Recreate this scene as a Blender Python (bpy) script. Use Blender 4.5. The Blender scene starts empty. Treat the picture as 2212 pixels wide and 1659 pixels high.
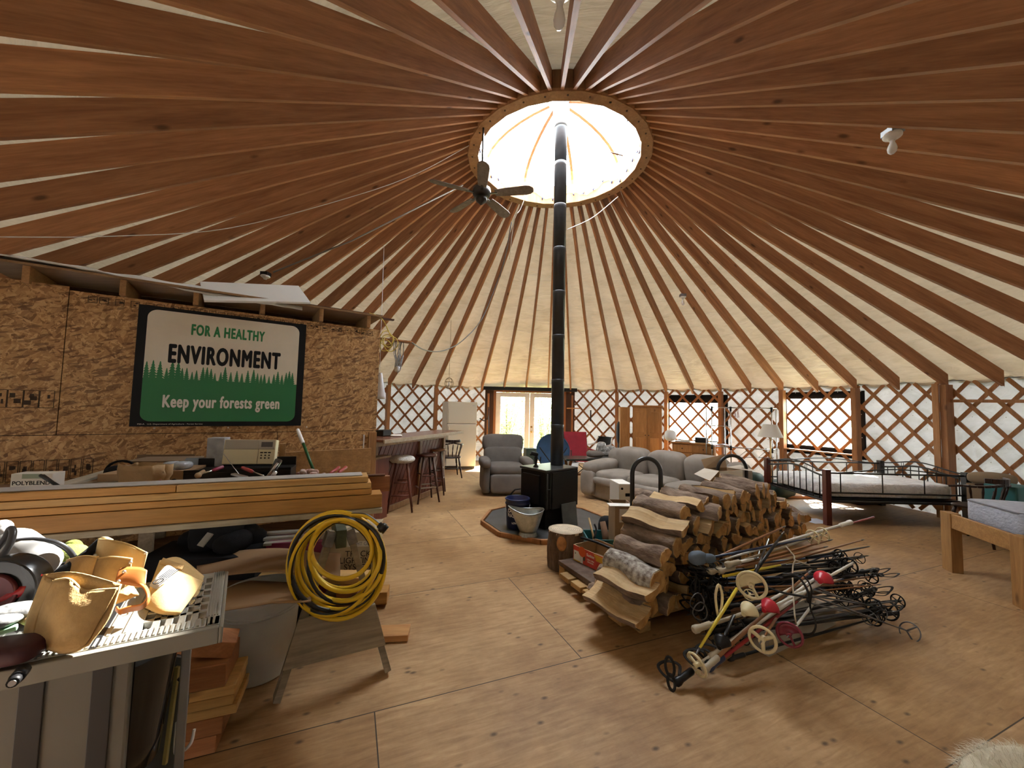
import bpy, math, random
from mathutils import Vector, Matrix, noise
random.seed(7)
PI = math.pi
C = bpy.context.scene.collection
SC = bpy.context.scene

# ------------------------------------------------------------------ camera
FPX, PITCH, ROLL, CAMH = 845.75, 0.06016, -0.02299, 1.55
CX, CY = 0.5706, 5.27                      # centre of the round room
R_TIP, Z_TIP = 6.257, 2.005                # lower tip of each rafter at the eave
R_RING, Z_RING = 1.264, 4.978              # lower outer rim of the skylight ring
R_WALL, Z_WALL = 6.38, 2.17                # fabric wall
N_RAFT, TH0 = 60, -0.65334

_fw = Vector((0, math.cos(PITCH), math.sin(PITCH)))
_up = Vector((0, -math.sin(PITCH), math.cos(PITCH)))
_rt = Vector((1, 0, 0))
_r2 = _rt * math.cos(ROLL) - _up * math.sin(ROLL)
_u2 = _rt * math.sin(ROLL) + _up * math.cos(ROLL)
cam_d = bpy.data.cameras.new('camera')
cam = bpy.data.objects.new('camera', cam_d)
C.objects.link(cam)
cam_d.sensor_fit = 'HORIZONTAL'
cam_d.sensor_width = 36.0
cam_d.lens = FPX / 2212 * 36.0
cam_d.clip_start = 0.02
M = Matrix((( _r2.x, _u2.x, -_fw.x, 0), (_r2.y, _u2.y, -_fw.y, 0), (_r2.z, _u2.z, -_fw.z, CAMH), (0, 0, 0, 1)))
cam.matrix_world = M
SC.camera = cam

# ------------------------------------------------------------------ sky, sun, exposure
w = bpy.data.worlds.new('sky'); SC.world = w
w.use_nodes = True
bg = w.node_tree.nodes['Background']
bg.inputs['Color'].default_value = (0.88, 0.95, 1.0, 1)
bg.inputs['Strength'].default_value = 9.0
sun_d = bpy.data.lights.new('sun', 'SUN')
sun_d.energy = 34
sun_d.angle = 0.012
sun_d.color = (1.0, 0.95, 0.86)
sun = bpy.data.objects.new('sun', sun_d); C.objects.link(sun)
_sd = Vector((0.45, 0.89, 0)).normalized() * math.cos(math.radians(39.5)) + Vector((0, 0, math.sin(math.radians(39.5))))
sun.rotation_euler = _sd.to_track_quat('Z', 'Y').to_euler()
sun.location = (4, 14, 12)
SC.view_settings.view_transform = 'Standard'
SC.view_settings.look = 'None'
SC.view_settings.gamma = 1.0
SC.view_settings.exposure = 1.32
SC.view_settings.use_curve_mapping = False
SC.cycles.max_bounces = 8
SC.cycles.diffuse_bounces = 5
SC.cycles.transparent_max_bounces = 12
SC.cycles.sample_clamp_indirect = 12.0
SC.cycles.caustics_reflective = False
SC.cycles.caustics_refractive = False

# ------------------------------------------------------------------ measuring helpers
def ray(x, y):
    u = (x - 1106) / FPX; v = (829.5 - y) / FPX
    c2, s2 = math.cos(ROLL), math.sin(ROLL)
    xc = u * c2 + v * s2; yc = -u * s2 + v * c2
    c, s = math.cos(PITCH), math.sin(PITCH)
    return Vector((xc, c - yc * s, s + yc * c))
def fl(x, y, z=0.0):
    d = ray(x, y); t = (z - CAMH) / d.z
    return Vector((d.x * t, d.y * t, z))
def at(x, y, Y):
    d = ray(x, y); t = Y / d.y
    return Vector((d.x * t, Y, CAMH + d.z * t))
def onwall(x, y, RR):
    d = ray(x, y)
    a = d.x * d.x + d.y * d.y; b = -2 * (d.x * CX + d.y * CY); c = CX * CX + CY * CY - RR * RR
    t = (-b + math.sqrt(b * b - 4 * a * c)) / (2 * a)
    return Vector((d.x * t, d.y * t, CAMH + d.z * t))
def onplane(x, y, p, n):
    d = ray(x, y); o = Vector((0, 0, CAMH))
    return o + d * ((p - o).dot(n) / d.dot(n))
def pol(r, a, z=0.0):                     # a = azimuth from +Y, clockwise
    return Vector((CX + r * math.sin(a), CY + r * math.cos(a), z))
def azim(p): return math.atan2(p.x - CX, p.y - CY)
def V(*a): return Vector(a)
def lerp(a, b, t): return a + (b - a) * t

# ------------------------------------------------------------------ mesh builder
class MB:
    def __init__(s): s.v = []; s.f = []; s.m = []; s.s = []
    def add(s, vs, fs, mi=0, sm=False, T=None):
        o = len(s.v)
        for p in vs:
            p = Vector(p)
            s.v.append(T @ p if T is not None else p)
        for f in fs:
            s.f.append([o + i for i in f]); s.m.append(mi); s.s.append(sm)
        return s
    def box(s, c, d, R=None, mi=0):
        x, y, z = d[0] / 2, d[1] / 2, d[2] / 2
        vs = [(-x, -y, -z), (x, -y, -z), (x, y, -z), (-x, y, -z), (-x, -y, z), (x, -y, z), (x, y, z), (-x, y, z)]
        T = Matrix.Translation(Vector(c))
        if R is not None:
            if isinstance(R, (int, float)): R = Matrix.Rotation(R, 4, 'Z')
            T = T @ R.to_4x4()
        return s.add(vs, [(0, 3, 2, 1), (4, 5, 6, 7), (0, 1, 5, 4), (1, 2, 6, 5), (2, 3, 7, 6), (3, 0, 4, 7)], mi, False, T)
    def bar(s, a, b, w, h, up=(0, 0, 1), mi=0):
        a = Vector(a); b = Vector(b); d = b - a; L = d.length; x = d / L
        u = Vector(up); y = u.cross(x)
        if y.length < 1e-5: y = Vector((0, 1, 0)).cross(x)
        y.normalize(); z = x.cross(y)
        R = Matrix((x, y, z)).transposed()
        return s.box((a + b) / 2, (L, w, h), R, mi)
    def tube(s, pts, r, n=8, cap=True, closed=False, mi=0, sm=True, flat=1.0):
        P = [Vector(p) for p in pts]; k = len(P)
        rs = r if isinstance(r, (list, tuple)) else [r] * k
        N = None; vs = []
        for i in range(k):
            if closed: t = P[(i + 1) % k] - P[i - 1]
            else: t = P[min(i + 1, k - 1)] - P[max(i - 1, 0)]
            if t.length < 1e-9: t = Vector((0, 0, 1))
            t.normalize()
            if N is None:
                N = t.orthogonal().normalized()
                if abs(t.z) < 0.95: N = Vector((0, 0, 1)).cross(t).normalized()
            else:
                N = N - t * N.dot(t)
                N = N.normalized() if N.length > 1e-6 else t.orthogonal().normalized()
            B = t.cross(N)
            for j in range(n):
                a = 2 * PI * j / n
                vs.append(P[i] + N * math.cos(a) * rs[i] + B * math.sin(a) * rs[i] * flat)
        fs = []
        for i in range(k if closed else k - 1):
            i2 = (i + 1) % k
            for j in range(n):
                fs.append((i * n + j, i * n + (j + 1) % n, i2 * n + (j + 1) % n, i2 * n + j))
        s.add(vs, fs, mi, sm)
        if cap and not closed:
            o = len(s.v) - k * n
            s.f.append([o + j for j in reversed(range(n))]); s.m.append(mi); s.s.append(False)
            s.f.append([o + (k - 1) * n + j for j in range(n)]); s.m.append(mi); s.s.append(False)
        return s
    def lathe(s, prof, n=24, T=None, mi=0, sm=True, cap=True):
        vs = []; fs = []
        for (r, z) in prof:
            for j in range(n):
                a = 2 * PI * j / n
                vs.append((r * math.cos(a), r * math.sin(a), z))
        for i in range(len(prof) - 1):
            for j in range(n):
                fs.append((i * n + j, i * n + (j + 1) % n, (i + 1) * n + (j + 1) % n, (i + 1) * n + j))
        s.add(vs, fs, mi, sm, T)
        if cap:
            o = len(s.v) - len(vs)
            if prof[0][0] > 1e-5: s.f.append([o + j for j in reversed(range(n))]); s.m.append(mi); s.s.append(False)
            if prof[-1][0] > 1e-5:
                q = o + (len(prof) - 1) * n
                s.f.append([q + j for j in range(n)]); s.m.append(mi); s.s.append(False)
        return s
    def prism(s, poly, z0, z1, T=None, mi=0):
        n = len(poly)
        vs = [(x, y, z0) for x, y in poly] + [(x, y, z1) for x, y in poly]
        fs = [tuple(reversed(range(n))), tuple(range(n, 2 * n))] + [(i, (i + 1) % n, n + (i + 1) % n, n + i) for i in range(n)]
        return s.add(vs, fs, mi, False, T)
    def grid(s, fn, nu, nv, mi=0, sm=True, T=None):
        vs = [fn(i / nu, j / nv) for i in range(nu + 1) for j in range(nv + 1)]
        fs = [(i * (nv + 1) + j, (i + 1) * (nv + 1) + j, (i + 1) * (nv + 1) + j + 1, i * (nv + 1) + j + 1) for i in range(nu) for j in range(nv)]
        return s.add(vs, fs, mi, sm, T)
    def sheet(s, fn, nu, nv, th, mi=0, sm=True):      # a grid with thickness th
        vs = [[Vector(fn(i / nu, j / nv)) for j in range(nv + 1)] for i in range(nu + 1)]
        top = []; bot = []
        for i in range(nu + 1):
            for j in range(nv + 1):
                du = vs[min(i + 1, nu)][j] - vs[max(i - 1, 0)][j]
                dv = vs[i][min(j + 1, nv)] - vs[i][max(j - 1, 0)]
                nn = du.cross(dv)
                nn = nn.normalized() if nn.length > 1e-9 else Vector((0, 0, 1))
                top.append(vs[i][j] + nn * th / 2); bot.append(vs[i][j] - nn * th / 2)
        K = len(top); W = nv + 1; fs = []
        for i in range(nu):
            for j in range(nv):
                a, b, c, d = i * W + j, (i + 1) * W + j, (i + 1) * W + j + 1, i * W + j + 1
                fs.append((a, b, c, d)); fs.append((K + d, K + c, K + b, K + a))
        for i in range(nu):
            a, b = i * W, (i + 1) * W; fs.append((b, a, K + a, K + b))
            a, b = i * W + nv, (i + 1) * W + nv; fs.append((a, b, K + b, K + a))
        for j in range(nv):
            a, b = j, j + 1; fs.append((a, b, K + b, K + a))
            a, b = nu * W + j, nu * W + j + 1; fs.append((b, a, K + a, K + b))
        return s.add(top + bot, fs, mi, sm)
    def ball(s, c, r, nu=10, nv=8, mi=0, T=None):
        r = r if isinstance(r, (tuple, list)) else (r, r, r)
        vs = [(0, 0, -1)]; fs = []
        for i in range(1, nv):
            t = -PI / 2 + PI * i / nv
            for j in range(nu):
                a = 2 * PI * j / nu
                vs.append((math.cos(t) * math.cos(a), math.cos(t) * math.sin(a), math.sin(t)))
        vs.append((0, 0, 1)); L = len(vs) - 1
        for j in range(nu): fs.append((0, 1 + (j + 1) % nu, 1 + j))
        for i in range(nv - 2):
            for j in range(nu):
                a = 1 + i * nu
                fs.append((a + j, a + (j + 1) % nu, a + nu + (j + 1) % nu, a + nu + j))
        a = 1 + (nv - 2) * nu
        for j in range(nu): fs.append((a + j, a + (j + 1) % nu, L))
        MM = Matrix.Translation(Vector(c)) @ (T if T is not None else Matrix.Identity(4)) @ Matrix.Diagonal((r[0], r[1], r[2], 1))
        return s.add(vs, fs, mi, True, MM)
    def pillow(s, c, d, R=None, e=0.45, nu=20, nv=12, mi=0):   # rounded soft block (superellipsoid)
        vs = [None]; fs = []
        def sp(a, b): return math.copysign(abs(a) ** b, a)
        vs[0] = (0, 0, -d[2] / 2)
        for i in range(1, nv):
            t = -PI / 2 + PI * i / nv
            for j in range(nu):
                a = 2 * PI * j / nu
                vs.append((d[0] / 2 * sp(math.cos(t), e) * sp(math.cos(a), e), d[1] / 2 * sp(math.cos(t), e) * sp(math.sin(a), e), d[2] / 2 * sp(math.sin(t), e)))
        vs.append((0, 0, d[2] / 2)); L = len(vs) - 1
        for j in range(nu): fs.append((0, 1 + (j + 1) % nu, 1 + j))
        for i in range(nv - 2):
            for j in range(nu):
                a = 1 + i * nu
                fs.append((a + j, a + (j + 1) % nu, a + nu + (j + 1) % nu, a + nu + j))
        a = 1 + (nv - 2) * nu
        for j in range(nu): fs.append((a + j, a + (j + 1) % nu, L))
        T = Matrix.Translation(Vector(c))
        if R is not None:
            if isinstance(R, (int, float)): R = Matrix.Rotation(R, 4, 'Z')
            T = T @ R.to_4x4()
        return s.add(vs, fs, mi, True, T)
    def text(s, body, size, T, bold=0.0, sx=1.0, depth=0.001, mi=0, align='CENTER', space=1.0):
        cu = bpy.data.curves.new('t', 'FONT'); cu.body = body; cu.size = size
        cu.align_x = align; cu.align_y = 'CENTER'; cu.extrude = depth; cu.offset = bold; cu.space_character = space
        cu.resolution_u = 4
        o = bpy.data.objects.new('t', cu)
        me = o.to_mesh()
        S = Matrix.Diagonal((sx, 1, 1, 1))
        s.add([S @ v.co for v in me.vertices], [tuple(p.vertices) for p in me.polygons], mi, False, T)
        o.to_mesh_clear(); bpy.data.objects.remove(o); bpy.data.curves.remove(cu)
        return s
    def xf(s, T):
        s.v = [T @ p for p in s.v]; return s

MW = {}                                    # world matrix of every object made here
def _mesh(name, mb, mats, inv=None):
    me = bpy.data.meshes.new(name)
    vs = [inv @ p for p in mb.v] if inv is not None else mb.v
    me.from_pydata([tuple(p) for p in vs], [], mb.f)
    if not isinstance(mats, (list, tuple)): mats = [mats]
    for m in mats: me.materials.append(m)
    if len(mats) > 1: me.polygons.foreach_set('material_index', mb.m)
    me.polygons.foreach_set('use_smooth', mb.s)
    me.update()
    return me
def _mods(o, bevel=0, sub=0, seg=2):
    if bevel:
        m = o.modifiers.new('bevel', 'BEVEL'); m.width = bevel; m.segments = seg; m.limit_method = 'ANGLE'; m.angle_limit = math.radians(40)
    if sub:
        m = o.modifiers.new('sub', 'SUBSURF'); m.levels = sub; m.render_levels = sub
def tag(o, label=None, cat=None, group=None, kind=None):
    if label: o['label'] = label
    if cat: o['category'] = cat
    if group: o['group'] = group
    if kind: o['kind'] = kind
    return o
def thing(name, label, cat, loc=(0, 0, 0), rz=0, group=None):
    o = bpy.data.objects.new(name, None); C.objects.link(o)
    o.empty_display_size = 0.1
    o.location = loc; o.rotation_euler = (0, 0, rz)
    MW[o.name] = Matrix.Translation(Vector(loc)) @ Matrix.Rotation(rz, 4, 'Z')
    return tag(o, label, cat, group)
def part(name, mb, mats, parent, bevel=0, sub=0, local=True, label=None, kind=None):
    Mw = MW[parent.name]
    me = _mesh(name, mb, mats, None if local else Mw.inverted())
    o = bpy.data.objects.new(name, me); C.objects.link(o); o.parent = parent
    MW[o.name] = Mw; _mods(o, bevel, sub)
    if label: o['label'] = label
    if kind: o['kind'] = kind
    return o
def single(name, mb, mats, label, cat, group=None, bevel=0, sub=0, loc=None, rot=None, kind=None):
    # one mesh, world coordinates in, origin moved to the base centre (or to loc / rot)
    if loc is None:
        xs = [p.x for p in mb.v]; ys = [p.y for p in mb.v]; zs = [p.z for p in mb.v]
        loc = Vector(((min(xs) + max(xs)) / 2, (min(ys) + max(ys)) / 2, min(zs)))
    Mw = Matrix.Translation(Vector(loc))
    if rot is not None: Mw = Mw @ rot.to_4x4()
    me = _mesh(name, mb, mats, Mw.inverted())
    o = bpy.data.objects.new(name, me); C.objects.link(o); o.matrix_world = Mw
    MW[o.name] = Mw.copy(); _mods(o, bevel, sub)
    return tag(o, label, cat, group, kind)
def struct(name, mb, mats, parent=None, bevel=0, label=None):
    me = _mesh(name, mb, mats)
    o = bpy.data.objects.new(name, me); C.objects.link(o)
    MW[o.name] = Matrix.Identity(4)
    if parent: o.parent = parent
    else: o['kind'] = 'structure'
    if label: o['label'] = label
    _mods(o, bevel); return o
def kids(o): return [c for c in bpy.data.objects if c.parent == o]
def copy_tree(o, parent=None, _k=None):
    c = o.copy(); C.objects.link(c)
    if parent: c.parent = parent
    for ch in kids(o): copy_tree(ch, c)
    return c
def place(o, Mw):
    o.matrix_world = Mw; MW[o.name] = Mw.copy()
def frame(p, x, up=(0, 0, 1)):            # matrix with local X along x
    x = Vector(x).normalized(); u = Vector(up); y = u.cross(x)
    if y.length < 1e-5: y = Vector((0, 1, 0)).cross(x)
    y.normalize(); z = x.cross(y)
    M = Matrix((x, y, z)).transposed().to_4x4(); M.translation = Vector(p); return M
def arc(c, r, a0, a1, n, ax1, ax2):
    return [Vector(c) + Vector(ax1) * r * math.cos(lerp(a0, a1, i / n)) + Vector(ax2) * r * math.sin(lerp(a0, a1, i / n)) for i in range(n + 1)]
def spline(P, n=8, closed=False):
    P = [Vector(p) for p in P]; out = []; k = len(P)
    for i in range(k if closed else k - 1):
        p1, p2 = P[i], P[(i + 1) % k]
        p0 = P[i - 1] if (closed or i > 0) else p1 * 2 - p2
        p3 = P[(i + 2) % k] if (closed or i + 2 < k) else p2 * 2 - p1
        for j in range(n):
            t = j / n
            out.append(0.5 * (2 * p1 + (p2 - p0) * t + (2 * p0 - 5 * p1 + 4 * p2 - p3) * t * t + (3 * p1 - p0 - 3 * p2 + p3) * t ** 3))
    if not closed: out.append(P[-1])
    return out
ORD = ['first', 'second', 'third', 'fourth', 'fifth', 'sixth', 'seventh', 'eighth', 'ninth', 'tenth', 'eleventh', 'twelfth', 'thirteenth', 'fourteenth', 'fifteenth', 'sixteenth']

# ------------------------------------------------------------------ materials
def _nt(name):
    m = bpy.data.materials.new(name); m.use_nodes = True
    nt = m.node_tree; b = nt.nodes['Principled BSDF']
    return m, nt, b
def N(nt, typ, **kw):
    n = nt.nodes.new(typ)
    for k, v in kw.items(): setattr(n, k, v)
    return n
def link(nt, a, b): nt.links.new(a, b)
def ramp(nt, stops, interp='LINEAR'):
    r = N(nt, 'ShaderNodeValToRGB'); e = r.color_ramp; e.interpolation = interp
    while len(e.elements) < len(stops): e.elements.new(0.5)
    for el, (p, c) in zip(e.elements, stops):
        el.position = p; el.color = (c[0], c[1], c[2], 1)
    return r
def coords(nt, scale=(1, 1, 1), rnd=True, rot=(0, 0, 0), src='Object'):
    tc = N(nt, 'ShaderNodeTexCoord'); mp = N(nt, 'ShaderNodeMapping')
    mp.inputs['Scale'].default_value = scale; mp.inputs['Rotation'].default_value = rot
    out = tc.outputs[src]
    if rnd:
        oi = N(nt, 'ShaderNodeObjectInfo'); ad = N(nt, 'ShaderNodeVectorMath', operation='ADD')
        ml = N(nt, 'ShaderNodeMath', operation='MULTIPLY'); ml.inputs[1].default_value = 37.0
        link(nt, oi.outputs['Random'], ml.inputs[0]); link(nt, out, ad.inputs[0]); link(nt, ml.outputs[0], ad.inputs[1]); out = ad.outputs[0]
    link(nt, out, mp.inputs['Vector'])
    return mp.outputs['Vector']
def noise_tex(nt, vec, scale, detail=4, rough=0.55, dist=0.0):
    n = N(nt, 'ShaderNodeTexNoise'); n.inputs['Scale'].default_value = scale; n.inputs['Detail'].default_value = detail
    n.inputs['Roughness'].default_value = rough; n.inputs['Distortion'].default_value = dist
    if vec is not None: link(nt, vec, n.inputs['Vector'])
    return n
def bumpn(nt, b, h, strength, dist=0.01):
    bp = N(nt, 'ShaderNodeBump'); bp.inputs['Strength'].default_value = strength; bp.inputs['Distance'].default_value = dist
    link(nt, h, bp.inputs['Height']); link(nt, bp.outputs['Normal'], b.inputs['Normal'])
def mixc(nt, fac, a, b, mode='MIX'):
    m = N(nt, 'ShaderNodeMix', data_type='RGBA', blend_type=mode)
    if isinstance(fac, (int, float)): m.inputs['Factor'].default_value = fac
    else: link(nt, fac, m.inputs['Factor'])
    for key, v in (('A', a), ('B', b)):
        s = [i for i in m.inputs if i.name == key and i.type == 'RGBA'][0]
        if isinstance(v, (tuple, list)): s.default_value = (v[0], v[1], v[2], 1)
        else: link(nt, v, s)
    return [o for o in m.outputs if o.type == 'RGBA'][0]
def mat(name, col, rough=0.6, metal=0.0, var=0.0, vscale=6.0, bump=0.0, bscale=60.0, bdist=0.005, spec=0.5, col2=None, stretch=(1, 1, 1), detail=4):
    m, nt, b = _nt(name)
    b.inputs['Roughness'].default_value = rough; b.inputs['Metallic'].default_value = metal
    b.inputs['Specular IOR Level'].default_value = spec
    b.inputs['Base Color'].default_value = (*col, 1)
    if var or col2 or bump: vec = coords(nt, stretch)
    if var or col2:
        n = noise_tex(nt, vec, vscale, detail)
        c2 = col2 or tuple(min(1, c * (1 + var)) for c in col)
        c1 = col if col2 else tuple(c * (1 - var) for c in col)
        r = ramp(nt, [(0.32, c1), (0.68, c2)]); link(nt, n.outputs['Fac'], r.inputs['Fac'])
        link(nt, r.outputs['Color'], b.inputs['Base Color'])
    if bump:
        n2 = noise_tex(nt, vec, bscale, 3); bumpn(nt, b, n2.outputs['Fac'], bump, bdist)
    return m
def wood(name, ca, cb, axis=0, scale=1.0, rough=0.55, knots=0.5, kcol=(0.05, 0.018, 0.006), spec=0.35, var=0.25, dirt=None):
    m, nt, b = _nt(name)
    b.inputs['Roughness'].default_value = rough; b.inputs['Specular IOR Level'].default_value = spec
    sc = [9 * scale] * 3; sc[axis] = 0.7 * scale
    vec = coords(nt, tuple(sc))
    n = noise_tex(nt, vec, 1.6, 5, 0.6, 0.6)
    r = ramp(nt, [(0.28, ca), (0.72, cb)]); link(nt, n.outputs['Fac'], r.inputs['Fac'])
    n2 = noise_tex(nt, vec, 9, 3, 0.6)
    r2 = ramp(nt, [(0.3, (1 - var,) * 3), (0.7, (1.0,) * 3)]); link(nt, n2.outputs['Fac'], r2.inputs['Fac'])
    col = mixc(nt, 1.0, r.outputs['Color'], r2.outputs['Color'], 'MULTIPLY')
    oi = N(nt, 'ShaderNodeObjectInfo')
    rv = ramp(nt, [(0, (0.78, 0.76, 0.74)), (1, (1.12, 1.1, 1.08))]); link(nt, oi.outputs['Random'], rv.inputs['Fac'])
    col = mixc(nt, 1.0, col, rv.outputs['Color'], 'MULTIPLY')
    if knots:
        sk = [5.5 * scale] * 3; sk[axis] = 2.2 * scale
        kv = coords(nt, tuple(sk))
        vo = N(nt, 'ShaderNodeTexVoronoi'); vo.inputs['Scale'].default_value = 1.0; link(nt, kv, vo.inputs['Vector'])
        rk = ramp(nt, [(0.05, (1, 1, 1)), (0.13, (0, 0, 0))]); link(nt, vo.outputs['Distance'], rk.inputs['Fac'])
        ml = N(nt, 'ShaderNodeMath', operation='MULTIPLY'); ml.inputs[1].default_value = knots
        link(nt, rk.outputs['Color'], ml.inputs[0])
        col = mixc(nt, ml.outputs[0], col, kcol)
    if dirt:
        dv = coords(nt, (1, 1, 1)); dn = noise_tex(nt, dv, 2.2, 5, 0.65)
        rd = ramp(nt, [(0.45, (0, 0, 0)), (0.75, (1, 1, 1))]); link(nt, dn.outputs['Fac'], rd.inputs['Fac'])
        col = mixc(nt, rd.outputs['Color'], col, dirt)
    link(nt, col, b.inputs['Base Color'])
    bumpn(nt, b, n2.outputs['Fac'], 0.15, 0.004)
    return m
# ================================================================== materials of the shell
def floor_mat():
    m, nt, b = _nt('plywood_floor')
    tc = N(nt, 'ShaderNodeTexCoord')
    mp = N(nt, 'ShaderNodeMapping'); mp.vector_type = 'TEXTURE'
    ang = math.radians(22.3)
    # sheet seams run along e1 = (cos, sin); one joint passes through (0, 3.6) and one row line through (0.51, 2.53)
    o1, o2 = 1.40 + 1.22, 2.17
    ox = o1 * math.cos(ang) - o2 * math.sin(ang); oy = o1 * math.sin(ang) + o2 * math.cos(ang)
    mp.inputs['Location'].default_value = (ox, oy, 0); mp.inputs['Rotation'].default_value = (0, 0, ang)
    link(nt, tc.outputs['Object'], mp.inputs['Vector'])
    br = N(nt, 'ShaderNodeTexBrick'); br.offset = 0.5
    br.inputs['Scale'].default_value = 1.0; br.inputs['Brick Width'].default_value = 2.44; br.inputs['Row Height'].default_value = 1.22
    br.inputs['Mortar Size'].default_value = 0.0035; br.inputs['Mortar Smooth'].default_value = 0.3
    br.inputs['Color1'].default_value = (0.25, 0.25, 0.25, 1); br.inputs['Color2'].default_value = (0.85, 0.85, 0.85, 1); br.inputs['Mortar'].default_value = (0.5, 0.5, 0.5, 1)
    link(nt, mp.outputs['Vector'], br.inputs['Vector'])
    st = N(nt, 'ShaderNodeMapping'); st.inputs['Scale'].default_value = (2.2, 16, 1); link(nt, mp.outputs['Vector'], st.inputs['Vector'])
    n1 = noise_tex(nt, st.outputs['Vector'], 2.2, 6, 0.62, 0.5)
    r1 = ramp(nt, [(0.25, (0.30, 0.178, 0.082)), (0.5, (0.405, 0.256, 0.127)), (0.78, (0.50, 0.342, 0.185))]); link(nt, n1.outputs['Fac'], r1.inputs['Fac'])
    # paler worn sheets and darker reddish ones
    rb = ramp(nt, [(0.15, (0.84, 0.77, 0.67)), (0.9, (1.2, 1.24, 1.3))]); link(nt, br.outputs['Color'], rb.inputs['Fac'])
    col = mixc(nt, 1.0, r1.outputs['Color'], rb.outputs['Color'], 'MULTIPLY')
    n2 = noise_tex(nt, mp.outputs['Vector'], 1.1, 7, 0.68)
    r2 = ramp(nt, [(0.36, (0.66, 0.56, 0.46)), (0.64, (1.16, 1.17, 1.18))]); link(nt, n2.outputs['Fac'], r2.inputs['Fac'])
    col = mixc(nt, 1.0, col, r2.outputs['Color'], 'MULTIPLY')
    # knots / football patches and scuffs
    kv = N(nt, 'ShaderNodeMapping'); kv.inputs['Scale'].default_value = (6.5, 11, 1); link(nt, mp.outputs['Vector'], kv.inputs['Vector'])
    vo = N(nt, 'ShaderNodeTexVoronoi'); vo.inputs['Scale'].default_value = 1.0; link(nt, kv.outputs['Vector'], vo.inputs['Vector'])
    rk = ramp(nt, [(0.05, (0.8, 0.8, 0.8)), (0.17, (0, 0, 0))]); link(nt, vo.outputs['Distance'], rk.inputs['Fac'])
    n3 = noise_tex(nt, kv.outputs['Vector'], 0.35, 2); r3 = ramp(nt, [(0.38, (0, 0, 0)), (0.5, (1, 1, 1))]); link(nt, n3.outputs['Fac'], r3.inputs['Fac'])
    mk = mixc(nt, 1.0, rk.outputs['Color'], r3.outputs['Color'], 'MULTIPLY')
    col = mixc(nt, mk, col, (0.06, 0.035, 0.02))
    col = mixc(nt, br.outputs['Fac'], col, (0.045, 0.03, 0.018))
    link(nt, col, b.inputs['Base Color'])
    b.inputs['Roughness'].default_value = 0.55; b.inputs['Specular IOR Level'].default_value = 0.4
    rr = ramp(nt, [(0.3, (0.42,) * 3), (0.7, (0.7,) * 3)]); link(nt, n2.outputs['Fac'], rr.inputs['Fac']); link(nt, rr.outputs['Color'], b.inputs['Roughness'])
    bumpn(nt, b, n1.outputs['Fac'], 0.2, 0.004)
    return m
def fabric_mat(name, col, trans, col2=None, wr=(1.3, 1.3, 7), bs=0.8):
    m, nt, b = _nt(name)
    out = nt.nodes['Material Output']
    vec = coords(nt, (1, 1, 1), rnd=False)
    n = noise_tex(nt, vec, 1.6, 5, 0.6)
    r = ramp(nt, [(0.3, col2 or tuple(c * 0.8 for c in col)), (0.7, col)]); link(nt, n.outputs['Fac'], r.inputs['Fac'])
    link(nt, r.outputs['Color'], b.inputs['Base Color']); b.inputs['Roughness'].default_value = 0.85; b.inputs['Specular IOR Level'].default_value = 0.2
    tl = N(nt, 'ShaderNodeBsdfTranslucent'); link(nt, r.outputs['Color'], tl.inputs['Color'])
    mx = N(nt, 'ShaderNodeMixShader'); mx.inputs[0].default_value = trans
    link(nt, b.outputs[0], mx.inputs[1]); link(nt, tl.outputs[0], mx.inputs[2]); link(nt, mx.outputs[0], out.inputs['Surface'])
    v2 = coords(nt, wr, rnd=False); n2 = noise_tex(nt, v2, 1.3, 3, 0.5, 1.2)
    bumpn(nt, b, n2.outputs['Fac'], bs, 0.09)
    st = ramp(nt, [(0.32, (0.84, 0.82, 0.78)), (0.56, (1, 1, 1))]); link(nt, n2.outputs['Fac'], st.inputs['Fac'])  # crease shading painted into the cloth colour along the wrinkle noise
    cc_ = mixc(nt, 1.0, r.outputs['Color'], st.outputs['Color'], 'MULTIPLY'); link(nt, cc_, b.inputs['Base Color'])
    return m
def clear_mat(name, tint=(1, 1, 1), gloss=0.05, white=0.0):
    m, nt, b = _nt(name); nt.nodes.remove(b); out = nt.nodes['Material Output']
    t = N(nt, 'ShaderNodeBsdfTransparent'); t.inputs['Color'].default_value = (*tint, 1)
    g = N(nt, 'ShaderNodeBsdfGlossy'); g.inputs['Roughness'].default_value = 0.05
    mx = N(nt, 'ShaderNodeMixShader'); mx.inputs[0].default_value = gloss
    link(nt, t.outputs[0], mx.inputs[1]); link(nt, g.outputs[0], mx.inputs[2]); last = mx
    if white:
        tl = N(nt, 'ShaderNodeBsdfTranslucent'); tl.inputs['Color'].default_value = (0.9, 0.93, 0.97, 1)
        m2 = N(nt, 'ShaderNodeMixShader'); m2.inputs[0].default_value = white
        link(nt, mx.outputs[0], m2.inputs[1]); link(nt, tl.outputs[0], m2.inputs[2]); last = m2
    link(nt, last.outputs[0], out.inputs['Surface'])
    return m
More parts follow.
